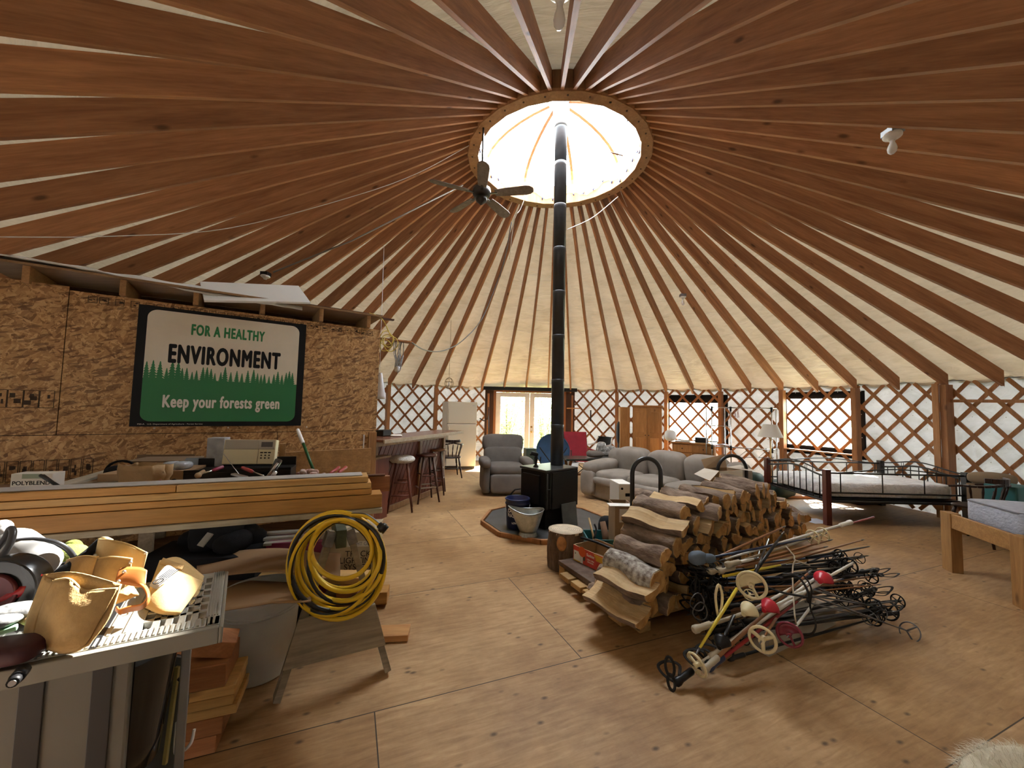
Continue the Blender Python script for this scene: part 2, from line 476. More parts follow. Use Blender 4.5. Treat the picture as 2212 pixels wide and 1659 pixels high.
def osb_mat():
    m, nt, b = _nt('strand_board')
    stops = [(0.0, (0.21, 0.10, 0.036)), (0.12, (0.33, 0.17, 0.062)), (0.6, (0.50, 0.285, 0.115)), (1.0, (0.66, 0.42, 0.20))]
    def dirvec(th, sc):
        v = coords(nt, (1, 1, 1), rnd=False, rot=(0, 0, -ang_of_room))
        r2_ = N(nt, 'ShaderNodeMapping'); r2_.inputs['Rotation'].default_value = (0, th, 0); link(nt, v, r2_.inputs['Vector'])
        s2_ = N(nt, 'ShaderNodeMapping'); s2_.inputs['Scale'].default_value = sc; link(nt, r2_.outputs[0], s2_.inputs['Vector']); return s2_.outputs[0]
    def layer(th, sc, ch):
        vo = N(nt, 'ShaderNodeTexVoronoi'); vo.inputs['Scale'].default_value = 1.0; link(nt, dirvec(th, sc), vo.inputs['Vector'])
        sx = N(nt, 'ShaderNodeSeparateColor'); link(nt, vo.outputs['Color'], sx.inputs[0])
        r = ramp(nt, stops); link(nt, sx.outputs[ch], r.inputs['Fac']); return r.outputs['Color'], sx
    L = []
    for k in range(5):                                   # strand directions in the plane of the wall
        L.append(layer((-1.0, -0.45, 0.05, 0.5, 1.1)[k], (13, 4, 52), k % 3))
    c = L[0][0]
    for k in range(1, 5):
        v = coords(nt, (15 + k, 15 + k, 15 + k), rnd=False, rot=(k, 2 * k, k)); n = noise_tex(nt, v, 1.0, 2, 0.5, 0.6)
        ra = ramp(nt, [(0.52, (0, 0, 0)), (0.54, (1, 1, 1))]); link(nt, n.outputs['Fac'], ra.inputs['Fac'])
        c = mixc(nt, ra.outputs['Color'], c, L[k][0])
    # scattered dark strands
    vo = N(nt, 'ShaderNodeTexVoronoi'); vo.inputs['Scale'].default_value = 1.0; link(nt, dirvec(0.3, (14, 4, 55)), vo.inputs['Vector'])
    sx = N(nt, 'ShaderNodeSeparateColor'); link(nt, vo.outputs['Color'], sx.inputs[0]); rd = ramp(nt, [(0.86, (0, 0, 0)), (0.9, (0.7, 0.7, 0.7))]); link(nt, sx.outputs[1], rd.inputs['Fac'])
    c = mixc(nt, rd.outputs['Color'], c, (0.13, 0.055, 0.02))
    link(nt, c, b.inputs['Base Color']); b.inputs['Roughness'].default_value = 0.6
    bumpn(nt, b, L[0][1].outputs[0], 0.12, 0.003)
    return m
ang_of_room = 0.614
M_FLOOR = floor_mat()
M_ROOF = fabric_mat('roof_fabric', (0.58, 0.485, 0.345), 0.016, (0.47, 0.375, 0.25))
M_WALLF = fabric_mat('wall_fabric', (0.68, 0.68, 0.70), 0.024, (0.50, 0.51, 0.53), wr=(2, 2, 3), bs=0.6)
M_RAFT = wood('rafter_fir', (0.29, 0.122, 0.052), (0.52, 0.25, 0.112), 0, 1.0, 0.6, 0.75)
M_RING = wood('ring_fir', (0.36, 0.16, 0.06), (0.56, 0.29, 0.12), 2, 0.6, 0.5, 0.3)
M_LATT = wood('lattice_fir', (0.32, 0.13, 0.045), (0.50, 0.23, 0.085), 2, 0.8, 0.55, 0.4)
M_POST = wood('post_fir', (0.28, 0.12, 0.045), (0.46, 0.22, 0.09), 2, 1.0, 0.55, 0.6)
M_POSTO = wood('post_pale_fir', (0.42, 0.19, 0.07), (0.60, 0.31, 0.13), 2, 1.0, 0.55, 0.5)
M_DARKWOOD = wood('dark_trim_wood', (0.045, 0.02, 0.012), (0.10, 0.045, 0.025), 2, 1.0, 0.6, 0)
M_TRIM = wood('door_trim_wood', (0.30, 0.12, 0.045), (0.45, 0.20, 0.08), 2, 1.0, 0.5, 0.3)
M_OSB = osb_mat()
M_BLACK = mat('black_paint', (0.007, 0.007, 0.008), 0.45, spec=0.3)
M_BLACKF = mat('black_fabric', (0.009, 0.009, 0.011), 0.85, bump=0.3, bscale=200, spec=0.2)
M_DOORW = mat('door_white', (0.80, 0.78, 0.74), 0.4, var=0.04)
M_GLASS = clear_mat('door_glass', (0.97, 0.99, 0.98), 0.06)
M_VINYL = clear_mat('window_vinyl', (0.95, 0.96, 0.96), 0.05, 0.22)
M_DOME = clear_mat('dome_acrylic', (0.97, 0.98, 1.0), 0.03, 0.45)
M_BRASS = mat('brass', (0.45, 0.29, 0.10), 0.3, 1.0)
M_STEEL = mat('steel', (0.55, 0.56, 0.58), 0.3, 1.0)
M_WHITE = mat('white_plastic', (0.82, 0.82, 0.80), 0.35)
M_BARK = mat('trunk_bark', (0.10, 0.075, 0.05), 0.9, var=0.4, vscale=12)
def leaf_mat(name, col):
    m, nt, b = _nt(name); out = nt.nodes['Material Output']
    b.inputs['Base Color'].default_value = (*col, 1); b.inputs['Roughness'].default_value = 0.5
    tl = N(nt, 'ShaderNodeBsdfTranslucent'); tl.inputs['Color'].default_value = (*[min(1, c * 1.3) for c in col], 1)
    mx = N(nt, 'ShaderNodeMixShader'); mx.inputs[0].default_value = 0.5
    link(nt, b.outputs[0], mx.inputs[1]); link(nt, tl.outputs[0], mx.inputs[2]); link(nt, mx.outputs[0], out.inputs['Surface'])
    return m
M_LEAF = leaf_mat('leaf_yellow_green', (0.36, 0.42, 0.13))
M_LEAF2 = leaf_mat('leaf_grey_green', (0.24, 0.31, 0.17))

# ================================================================== floor, ground
mb = MB(); mb.lathe([(0.001, -0.06), (6.42, -0.06), (6.42, 0.0), (0.001, 0.0)], 96, cap=False, sm=False)
fo = struct('floor', mb.xf(Matrix.Translation((CX, CY, 0))), M_FLOOR)
mb = MB(); mb.lathe([(0.001, -0.5), (45, -0.5), (45, -0.6)], 48, Matrix.Translation((CX, CY, 0)), cap=False)
struct('ground', mb, mat('ground_grass', (0.16, 0.20, 0.06), 0.9, var=0.4, vscale=4))

# ================================================================== fabric roof
SLOPE = (Z_RING - Z_TIP) / (R_TIP - R_RING)
RD = 0.225                                 # plumb depth of a rafter
def roof_z(r): return Z_TIP + RD + (R_TIP - r) * SLOPE + 0.006
mb = MB(); NS = 6; NR = 14
step = 2 * PI / N_RAFT
vs = []; fs = []
for k in range(N_RAFT * NS):
    a = TH0 + step * k / NS; u = (k % NS) / NS
    sag = 0.07 * math.sin(PI * u) ** 0.8
    for i in range(NR + 1):
        t = i / NR; r = lerp(1.2, R_WALL + 0.02, t)
        wob = 0.012 * noise.noise(Vector((math.cos(a) * 9, math.sin(a) * 9, r * 4.0))) if 0 < u < 1 else 0
        p = pol(r, a, roof_z(r) - (sag * (0.35 + 0.65 * t)) * math.sin(PI * min(1, (1 - t) * 6)) ** 0.5 - sag * 0.8 * (t > 0.99) + wob if t < 1 else roof_z(r) - 0.01 - sag * 1.2)
        vs.append(p)
K = N_RAFT * NS
for k in range(K):
    for i in range(NR):
        fs.append((k * (NR + 1) + i, k * (NR + 1) + i + 1, ((k + 1) % K) * (NR + 1) + i + 1, ((k + 1) % K) * (NR + 1) + i))
mb.add(vs, fs, 0, True)
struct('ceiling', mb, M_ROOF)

# ================================================================== walls with lattice
W1 = (onwall(1447, 870, R_WALL), onwall(1552, 954, R_WALL))
W2 = (onwall(1700, 862, R_WALL), onwall(1856, 972, R_WALL))
DR = 6.30
DL, DRr = onwall(1068, 900, DR), onwall(1219, 900, DR)
AD0, AD1 = azim(onwall(1052, 900, DR)), azim(onwall(1238, 900, DR))
Z_DOOR = onwall(1146, 848, DR).z
openings = [(azim(W1[0]), azim(W1[1]), W1[1].z, W1[0].z), (azim(W2[0]), azim(W2[1]), W2[1].z, W2[0].z), (AD0, AD1, 0, Z_DOOR + 0.06),
            (math.radians(190), math.radians(199), 0, 2.05)]
def wall(name, a0, a1, lat=True, bolts=False):
    cuts = sorted({a0, a1} | {x for o in openings for x in o[:2] if a0 < x < a1})
    mb = MB()
    for s0, s1 in zip(cuts, cuts[1:]):
        mid = (s0 + s1) / 2; spans = [(0, Z_WALL)]
        for o in openings:
            if o[0] < mid < o[1]: spans = [q for q in ((0, o[2]), (o[3], Z_WALL)) if q[1] - q[0] > 0.01]
        n = max(1, int((s1 - s0) / 0.03))
        for z0, z1 in spans:
            mb.grid(lambda u, v: pol(R_WALL + 0.015 * noise.noise(Vector((lerp(s0, s1, u) * 14, lerp(z0, z1, v) * 3, 2))) * (0 < u < 1) * (0 < v < 1), lerp(s0, s1, u), lerp(z0, z1, v)), n, 8)
    wo = struct(name, mb, M_WALLF)
    if not lat: return wo
    lb = MB(); bb = MB(); st = 2 * PI / 104; zt, zb = 2.11, 0.03; sw = (zt - zb) * 0.884 / (R_WALL - 0.06)
    def ok(a): return a0 <= a <= a1 and not any(o[2] == 0 and o[0] - 0.005 < a < o[1] + 0.005 for o in openings)
    for k in range(-60, 60):
        for dr, R in ((1, R_WALL - 0.036), (-1, R_WALL - 0.054)):
            c = k * st + (st / 2 if False else 0); seg = 14; pts = []
            for i in range(seg + 1):
                t = i / seg
                pts.append((c + dr * (t - 0.5) * sw, lerp(zb, zt, t)))
            run = []
            for (x0, y0), (x1, y1) in zip(pts, pts[1:]):
                if ok((x0 + x1) / 2): lb.bar(pol(R, x0, y0), pol(R, x1, y1), 0.018, 0.052, up=(-math.cos(x0) * dr, math.sin(x0) * dr, 1))
        if bolts:
            for q in range(12):
                a = k * st + (st / 2 if q % 2 else 0); z = zb + 0.03 + q * (zt - zb) / (sw / st) / 2
                if ok(a) and z < zt: bb.ball(pol(R_WALL - 0.062, a, z), 0.007, 6, 4)
    p = struct('lattice', lb, M_LATT, wo)
    if bolts:
        p2 = struct('lattice_bolts', bb, M_WHITE, wo); p2['kind'] = 'stuff'
    return wo
wall('wall_back', math.radians(-62), math.radians(52))
wall('wall_right', math.radians(52), math.radians(150), True, True)
wall('wall_left', math.radians(-150), math.radians(-62), False)
wall('wall_front', math.radians(150), math.radians(210), False)
# steel cable along the top of the lattice
mb = MB(); mb.tube([pol(R_WALL - 0.045, math.radians(-62 + i * 2), 2.125) for i in range(100)], 0.006, 6)
struct('trim_8', mb, mat('cable_dark', (0.08, 0.08, 0.08), 0.5))

# ================================================================== rafters
eave_names = {0: 'above the pale wall post by the bar', 1: 'second from the left along the visible eave', 2: 'above the post left of the refrigerator', 3: 'just left of above the refrigerator', 4: 'above the left edge of the french doors',
              5: 'over the left leaf of the french doors', 6: 'over the left door leaf just left of the door meeting line', 7: 'left of the stovepipe over the french doors', 8: 'hidden behind the stovepipe at its lower end', 9: 'first to the right of the french doors',
              10: 'above the post beside the red camp chair', 11: 'left of above the pine wardrobe', 12: 'above the post right of the wardrobe', 13: 'over the middle of the left window', 14: 'above the post at the right of the left window', 15: 'right of the left window',
              16: 'above the post left of the right window', 17: 'over the middle of the right window', 18: 'above the post right of the right window', 19: 'between the two rightmost wall posts', 20: 'above the tall post by the black metal bed', 21: 'last with its tip in view at the right'}
def raft_label(k):
    if k in eave_names: return 'brown roof rafter ending ' + eave_names[k]
    if 22 <= k <= 32: return 'brown roof rafter, ' + ORD[k - 22] + ' up the right edge of the photo'
    if 33 <= k <= 41: return 'roof rafter, ' + ORD[41 - k] + ' from the left along the top edge of the photo'
    if 42 <= k <= 47: return 'brown roof rafter, ' + ORD[k - 42] + ' down the left edge of the photo'
    return 'brown roof rafter, ' + ORD[k - 48] + ' from the left rising behind the strand board room'
sd = Vector((R_TIP - R_RING + 0.02, 0, (R_TIP - R_RING + 0.02) * SLOPE)); L = sd.length; cs, sn = sd.x / L, sd.z / L
poly = [(0, 0), (L, 0), (L + RD * sn, RD * cs), (RD * sn, RD * cs)]
rme = None
for k in range(N_RAFT):
    a = TH0 + step * k
    if rme is None:
        mb = MB(); vs = [(x, y, z) for y in (-0.019, 0.019) for x, z in poly]
        mb.add(vs, [(0, 1, 2, 3), (7, 6, 5, 4), (1, 0, 4, 5), (2, 1, 5, 6), (3, 2, 6, 7), (0, 3, 7, 4)])
        rme = _mesh('rafter', mb, M_RAFT)
    o = bpy.data.objects.new('roof_rafter', rme); C.objects.link(o)
    inw = Vector((-math.sin(a), -math.cos(a), 0))
    place(o, frame(pol(R_TIP, a, Z_TIP), inw * cs + Vector((0, 0, sn))))
    tag(o, raft_label(k), 'rafter', 'roof rafters')

# ================================================================== skylight ring, dome
mb = MB(); RI = 1.11
prof = [(R_RING - 0.012, Z_RING - 0.004), (R_RING + 0.004, Z_RING + 0.02), (R_RING + 0.004, Z_RING + 0.31), (RI, Z_RING + 0.31), (RI, Z_RING - 0.004)]
prof.append(prof[0])
mb.lathe(prof, 24, Matrix.Translation((CX, CY, 0)) @ Matrix.Rotation(0.1, 4, 'Z'), sm=False, cap=False)
rg = thing('skylight_ring', 'round wooden compression ring around the bright skylight', 'skylight ring', (CX, CY, Z_RING))
part('ring_body', mb, M_RING, rg, 0.004, local=False)
bm_ = None
for k in range(30):
    a = TH0 + step * (2 * k + 0.5); mb = MB()
    mb.lathe([(0.011, -0.004), (0.011, 0.004)], 10, Matrix.Translation(pol(1.19, a, Z_RING - 0.006)))
    part('bolt', mb, M_DARKWOOD, rg, local=False)
dm = thing('skylight_dome', 'clear acrylic skylight dome with wooden ribs above the ring', 'skylight', (CX, CY, Z_RING + 0.31))
mb = MB(); prof = [(R_RING + 0.03, 0.0)] + [((R_RING + 0.03) * math.cos(t), 0.62 * math.sin(t)) for t in [PI / 2 * i / 9 for i in range(1, 9)]] + [(0.13, 0.61)]
mb.lathe(prof, 36, cap=False)
part('dome_pane', mb, M_DOME, dm)
for k in range(9):
    a = 0.32 + 2 * PI * k / 9; mb = MB()
    pts = [Vector(((R_RING - 0.06) * math.cos(t) * math.sin(a), (R_RING - 0.06) * math.cos(t) * math.cos(a), 0.58 * math.sin(t))) for t in [1.45 * i / 7 for i in range(8)]]
    for p, q in zip(pts, pts[1:]): mb.bar(p, q, 0.045, 0.04)
    part('rib', mb, M_POST, dm)
# little vent latch frame inside the dome
mb = MB(); c0 = at(1330, 332, 4.75) - Vector((CX, CY, Z_RING + 0.31))
ex, ez = Vector((0.92, 0.2, -0.1)).normalized(), Vector((-0.1, 0.75, 0.6)).normalized()
q = [c0 + ex * x + ez * z for x, z in ((-0.09, -0.1), (0.09, -0.02), (0.05, 0.13), (-0.08, 0.06))]
mb.tube(q, 0.007, 6, closed=True); mb.tube([c0 + ez * 0.0, c0 - ez * 0.09], 0.012, 6)
part('vent_latch', mb, M_POST, dm)

# ================================================================== wall posts
pl = {0: 'pale square wall post at the end of the bar', 2: 'brown wall post left of the cream refrigerator', 10: 'wall post by the red camp chair', 12: 'wall post just right of the pine wardrobe',
      14: 'wall post at the right side of the left window', 16: 'wall post between the lamp and the right window', 18: 'wall post at the right side of the right window', 20: 'tall wall post behind the black metal bed foot'}
for k, lab in pl.items():
    a = TH0 + step * k; mb = MB()
    mb.box(pol(R_WALL - 0.145, a, Z_TIP / 2 - 0.002 + 0.03), (0.085, 0.14, Z_TIP + 0.055), -a)
    single('wall_post', mb, M_POSTO if k in (0, 12) else M_POST, lab, 'post', 'wall posts', 0.004)
# pale board nailed to the side of the tall post, and the long board across the lattice to the right
a = TH0 + step * 20; mb = MB()
mb.box(pol(R_WALL - 0.24, a - 0.012, 1.04), (0.085, 0.022, 2.07), -a)
single('nailer_board', mb, M_POSTO, 'pale narrow board fixed to the face of the tall right post', 'board', bevel=0.002)
mb = MB(); p0 = onwall(2032, 866, R_WALL - 0.1); p1 = onwall(2260, 867, R_WALL - 0.1)
mb.bar(p0, p1, 0.02, 0.045)
single('cross_board', mb, M_POST, 'thin horizontal board nailed across the lattice right of the tall post', 'board')

# ================================================================== french doors
dl = Vector((DL.x, DL.y, 0)); dr_ = Vector((DRr.x, DRr.y, 0)); dx = (dr_ - dl).normalized(); dn = Vector((dx.y, -dx.x, 0)); DWID = (dr_ - dl).length
def dpt(x, y, z): return dl + dx * x + dn * y + Vector((0, 0, z))
ang_d = math.atan2(dx.y, dx.x)
do = MB()
for x in (0.0, DWID): do.box(dpt(x, 0, Z_DOOR / 2), (0.07, 0.12, Z_DOOR), ang_d)
do.box(dpt(DWID / 2, 0, Z_DOOR + 0.02), (DWID + 0.07, 0.12, 0.06), ang_d)
door = struct('door_1', do, M_TRIM)
for sgn, x0, x1 in ((0, 0.035, DWID / 2 - 0.003), (1, DWID / 2 + 0.003, DWID - 0.035)):
    wdt = x1 - x0; mb = MB(); st = 0.15 if True else 0.1; zt = Z_DOOR - 0.015
    gx0, gx1 = x0 + 0.14, x1 - 0.14; gz0, gz1 = 0.25, zt - 0.13
    mb.box(dpt((x0 + gx0) / 2, 0.01, (zt + 0.01) / 2), (gx0 - x0, 0.045, zt - 0.01), ang_d)
    mb.box(dpt((x1 + gx1) / 2, 0.01, (zt + 0.01) / 2), (x1 - gx1, 0.045, zt - 0.01), ang_d)
    mb.box(dpt((gx0 + gx1) / 2, 0.01, (zt + gz1) / 2), (gx1 - gx0, 0.045, zt - gz1), ang_d)
    mb.box(dpt((gx0 + gx1) / 2, 0.01, (gz0 + 0.01) / 2), (gx1 - gx0, 0.045, gz0 - 0.01), ang_d)
    for x in (gx0 - 0.012, gx1 + 0.012): mb.box(dpt(x, 0.034, (gz0 + gz1) / 2), (0.02, 0.014, gz1 - gz0 + 0.05), ang_d)
    for z in (gz0 - 0.012, gz1 + 0.012): mb.box(dpt((gx0 + gx1) / 2, 0.034, z), (gx1 - gx0 + 0.05, 0.014, 0.02), ang_d)
    leaf = struct('door_leaf', mb, M_DOORW, door, 0.003)
    g = MB(); g.box(dpt((gx0 + gx1) / 2, 0.0, (gz0 + gz1) / 2), (gx1 - gx0, 0.006, gz1 - gz0), ang_d)
    struct('glass_pane', g, M_GLASS, leaf)
    if sgn == 1:
        k = MB(); Rk = Matrix.Translation(dpt(x0 + 0.06, 0.036, 0.86)) @ Matrix.Rotation(ang_d, 4, 'Z') @ Matrix.Rotation(PI / 2, 4, 'X')
        k.lathe([(0.03, 0.0), (0.03, 0.006), (0.012, 0.01), (0.012, 0.03), (0.027, 0.04), (0.03, 0.055), (0.02, 0.07), (0.001, 0.073)], 16, Rk)
        struct('door_knob', k, M_BRASS, leaf)
        k = MB(); Rk = Matrix.Translation(dpt(x0 + 0.06, 0.036, 1.0)) @ Matrix.Rotation(ang_d, 4, 'Z') @ Matrix.Rotation(PI / 2, 4, 'X')
        k.lathe([(0.028, 0.0), (0.028, 0.012), (0.02, 0.018), (0.001, 0.018)], 16, Rk)
        struct('deadbolt', k, M_BRASS, leaf)
# dark header beam and dark side boards of the door bay
mb = MB(); e0, e1 = onwall(1045, 838, 6.22), onwall(1246, 840, 6.22)
zc = Z_DOOR + 0.09
mb.bar(Vector((e0.x, e0.y, zc)), Vector((e1.x, e1.y, zc)), 0.14, 0.1)
struct('trim_1', mb, M_BLACK, bevel=0.004)
n = 2
for xa, xb in ((1050, 1066), (1222, 1238)):
    p, q = onwall(xa - 3, 900, 6.3), onwall(xb + 3, 900, 6.3); mb = MB()
    mb.bar(Vector((p.x, p.y, Z_DOOR / 2 + 0.04)), Vector((q.x, q.y, Z_DOOR / 2 + 0.04)), 0.05, Z_DOOR + 0.08)
    struct('trim_%d' % n, mb, M_DARKWOOD); n += 1
for xa in (1054, 1236):
    p = onwall(xa, 900, 6.16); mb = MB(); mb.box((p.x, p.y, 0.97), (0.05, 0.09, 1.94), -azim(p))
    struct('trim_%d' % n, mb, M_TRIM, bevel=0.003); n += 1

# ================================================================== windows with black flap frames
def window(n, W, xl, xr, yt, yb):
    a0, a1 = azim(W[0]), azim(W[1]); z0, z1 = W[1].z, W[0].z
    b0, b1 = azim(onwall(xl, 900, R_WALL)), azim(onwall(xr, 900, R_WALL)); c1, c0 = onwall((xl + xr) / 2, yt, R_WALL).z, onwall((xl + xr) / 2, yb, R_WALL).z
    R = R_WALL - 0.012; mb = MB()
    def ringp(u, v): pass
    for (s0, s1, y0, y1) in ((b0, a0, c0, c1), (a1, b1, c0, c1), (a0, a1, z1, c1), (a0, a1, c0, z0)):
        mb.sheet(lambda u, v: pol(R, lerp(s0, s1, u), lerp(y0, y1, v)), 6, 2, 0.012)
    o = struct('window_%d' % n, mb, M_BLACKF)
    g = MB(); g.grid(lambda u, v: pol(R_WALL, lerp(a0, a1, u), lerp(z0, z1, v)), 8, 2)
    struct('vinyl_pane', g, M_VINYL, o)
window(1, W1, 1441, 1573, 853, 962)
window(2, W2, 1690, 1870, 846, 984)
mb = MB(); p, q = onwall(1688, 968, R_WALL - 0.13), onwall(1840, 981, R_WALL - 0.13)
mb.bar(Vector((p.x, p.y, p.z)), Vector((q.x, q.y, p.z)), 0.12, 0.025)
single('window_shelf', mb, M_POSTO, 'narrow pale wooden sill shelf under the right window', 'shelf', bevel=0.002)
# entrance behind the photographer: only its frame
mb = MB()
for a in (190, 199): mb.box(pol(R_WALL, math.radians(a), 1.03), (0.1, 0.1, 2.06), -math.radians(a))
p, q = pol(R_WALL, math.radians(190), 2.08), pol(R_WALL, math.radians(199), 2.08); mb.bar(p, q, 0.12, 0.08)
d2 = struct('door_2', mb, M_TRIM)
mb = MB(); p, q = pol(R_WALL, math.radians(190), 1.02), pol(R_WALL, math.radians(199), 1.02); mb.bar(p, q, 0.045, 2.0); struct('door_leaf', mb, M_DOORW, d2)

# ================================================================== shrubs outside
def shrub(px, dist, h, rad, n, label, m, seed):
    rnd = random.Random(seed)
    a = azim(onwall(px, 900, R_WALL)); base = pol(R_WALL + dist, a, -0.5)
    t = thing('shrub', label, 'shrub', base, 0, 'shrubs outside the windows')
    mb = MB(); lf = MB()
    tips = []
    for b in range(9):
        th = rnd.uniform(0, 2 * PI); rr = rad * rnd.uniform(0.3, 1); hh = h * rnd.uniform(0.6, 1)
        pts = spline([V(0, 0, 0), V(rr * 0.3 * math.cos(th), rr * 0.3 * math.sin(th), hh * 0.45), V(rr * math.cos(th), rr * math.sin(th), hh)], 4)
        mb.tube(pts, [lerp(0.025, 0.006, i / (len(pts) - 1)) for i in range(len(pts))], 5); tips.append(pts)
    for i in range(n):
        pts = rnd.choice(tips); p = pts[rnd.randint(2, len(pts) - 1)] + V(rnd.gauss(0, 0.3), rnd.gauss(0, 0.3), rnd.gauss(0, 0.35)) * rad
        s = rnd.uniform(0.03, 0.065); d = V(rnd.gauss(0, 1), rnd.gauss(0, 1), rnd.gauss(0, 0.6)).normalized(); e = d.cross(V(rnd.gauss(0, 1), rnd.gauss(0, 1), rnd.gauss(0, 1))).normalized()
        lf.add([p - d * s, p + e * s * 0.45, p + d * s, p - e * s * 0.45], [(0, 1, 2, 3)])
    part('stems', mb, M_BARK, t)
    part('foliage', lf, m, t, kind='stuff')
shrub(1105, 1.8, 3.6, 0.75, 3200, 'yellow green shrub outside the left glass door', M_LEAF, 1)
shrub(1178, 2.6, 3.9, 0.75, 3000, 'green shrub outside the right glass door', M_LEAF, 2)
shrub(1140, 5.0, 5.4, 1.5, 4000, 'larger grey green shrub farther behind the french doors', M_LEAF2, 3)
shrub(1500, 2.5, 3.2, 1.3, 2000, 'pale shrub outside the left lattice window', M_LEAF2, 4)
shrub(1740, 2.0, 3.2, 0.7, 1600, 'yellow green shrub outside the left half of the right window', M_LEAF, 5)
shrub(1815, 3.6, 3.2, 1.0, 1800, 'grey green shrub outside the right half of the right window', M_LEAF2, 6)
# ================================================================== strand board room at the left
P_R = at(817, 824, 4.75); P_R.z = 0
P_R = Vector((P_R.x, P_R.y, 0))
P_L = at(136, 780, 3.28); P_L.z = 0
wd = (P_R - P_L).normalized(); wn = Vector((wd.y, -wd.x, 0))         # along the wall, and out of it towards the room
ang_w = math.atan2(wd.y, wd.x)
ZT = 2.46; ZS = 1.235                                                   # sheet top, seam
def wpt(s, out, z): return P_R - wd * s + wn * out + Vector((0, 0, z))    # s = distance left of the room corner
SEAM = (P_R - P_L).length
LW = 3.12
room = thing('plywood_room', 'room of bare strand board sheets under the rafters at the left', 'partition room', P_R)
sheets = [(0, SEAM - 0.003, ZS + 0.003, ZT), (SEAM + 0.003, LW, ZS + 0.003, ZT + 0.03), (0.0, 1.02, 0.02, ZS - 0.003), (1.026, LW, 0.02, ZS - 0.003)]
for s0, s1, z0, z1 in sheets:
    mb = MB(); mb.box(wpt((s0 + s1) / 2, -0.006, (z0 + z1) / 2), (s1 - s0, 0.012, z1 - z0), ang_w)
    part('sheet', mb, M_OSB, room, local=False)
mb = MB(); mb.box(wpt(LW / 2, -0.022, 1.23), (LW, 0.02, 2.42), ang_w); part('seam_backing', mb, mat('seam_dark', (0.03, 0.018, 0.01), 0.9), room, local=False)  # dark sheet added behind the boards so no light comes through the seams
# the end wall turning back from the corner, and a corner stud
mb = MB(); mb.box(P_R - wn * 0.6 + wd * -0.02 + V(0, 0, 1.23), (0.012, 1.2, 2.44), ang_w)
part('sheet', mb, M_OSB, room, local=False)
M_STUD = wood('stud_fir', (0.34, 0.17, 0.065), (0.52, 0.30, 0.13), 2, 1.0, 0.6, 0.4)
mb = MB(); mb.box(wpt(0.045, 0.02, 0.62), (0.09, 0.036, 1.2), ang_w)
part('corner_stud', mb, M_STUD, room, 0.002, local=False)
mb = MB(); mb.box(wpt(0.14, 0.006, 0.98), (0.012, 0.014, 0.42), ang_w)
part('white_strip', mb, M_WHITE, room, local=False)
# printed mill marks on the sheets: rows of little dark stamps
M_INK = mat('board_ink', (0.05, 0.028, 0.015), 0.8)
mb = MB(); rnd = random.Random(3)
def stamp(s, z, w_, h_):
    for dz in (-h_ / 2, h_ / 2): mb.box(wpt(s, 0.001, z + dz), (w_, 0.002, 0.004), ang_w)
    for ds in (-w_ / 2, w_ / 2): mb.box(wpt(s + ds, 0.001, z), (0.004, 0.002, h_), ang_w)
    for k in range(3):
        if rnd.random() < 0.8: mb.box(wpt(s + rnd.uniform(-0.25, 0.25) * w_, 0.001, z + rnd.uniform(-0.25, 0.25) * h_), (w_ * rnd.uniform(0.1, 0.5), 0.002, h_ * rnd.uniform(0.1, 0.3)), ang_w)
s = 0.12
while s < SEAM - 0.1:
    if not (0.9 < s < 0.95): stamp(s, ZT - 0.055, 0.055, 0.055)
    s += rnd.choice((0.07, 0.075, 0.1))
for i in range(5): stamp(SEAM + 0.07 + i * 0.085, 1.53, 0.08, 0.14)
for i in range(9): stamp(SEAM - 0.2 + i * 0.07, 0.95, 0.06, 0.16)
part('mill_stamps', mb, M_INK, room, local=False, kind='stuff')
mb = MB()
for s in (0.75, 1.45, 2.0): mb.lathe([(0.008, 0), (0.006, 0.004), (0.001, 0.004)], 8, Matrix.Translation(wpt(s, 0, ZS + 0.05)) @ Matrix.Rotation(ang_w, 4, 'Z') @ Matrix.Rotation(PI / 2, 4, 'X'))
part('screw_heads', mb, M_WHITE, room, local=False, kind='stuff')
# joist ends, deck edge
M_JOIST = wood('joist_fir', (0.36, 0.19, 0.075), (0.55, 0.33, 0.15), 1, 1.0, 0.6, 0.3)
for px in (57, 267, 425, 569, 695, 797):
    p = onplane(px, 640, P_R + wn * 0.0, wn); s = -(p - P_R).dot(wd)
    mb = MB(); mb.box(wpt(s, -0.25, ZT + 0.075), (0.042, 0.6, 0.14), ang_w)
    part('joist', mb, M_JOIST, room, 0.002, local=False)
mb = MB(); mb.box(wpt(LW / 2, -0.25, ZT + 0.155), (LW, 0.66, 0.02), ang_w)
part('deck', mb, wood('deck_ply', (0.30, 0.17, 0.08), (0.44, 0.28, 0.14), 0, 1, 0.7, 0.1), room, local=False)
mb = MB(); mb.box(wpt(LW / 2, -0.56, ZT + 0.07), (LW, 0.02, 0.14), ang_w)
part('rim_board', mb, wood('rim_wood_dark', (0.10, 0.055, 0.03), (0.2, 0.11, 0.06), 0, 1, 0.7, 0.1), room, local=False)  # darker brown wood than the deck and joists

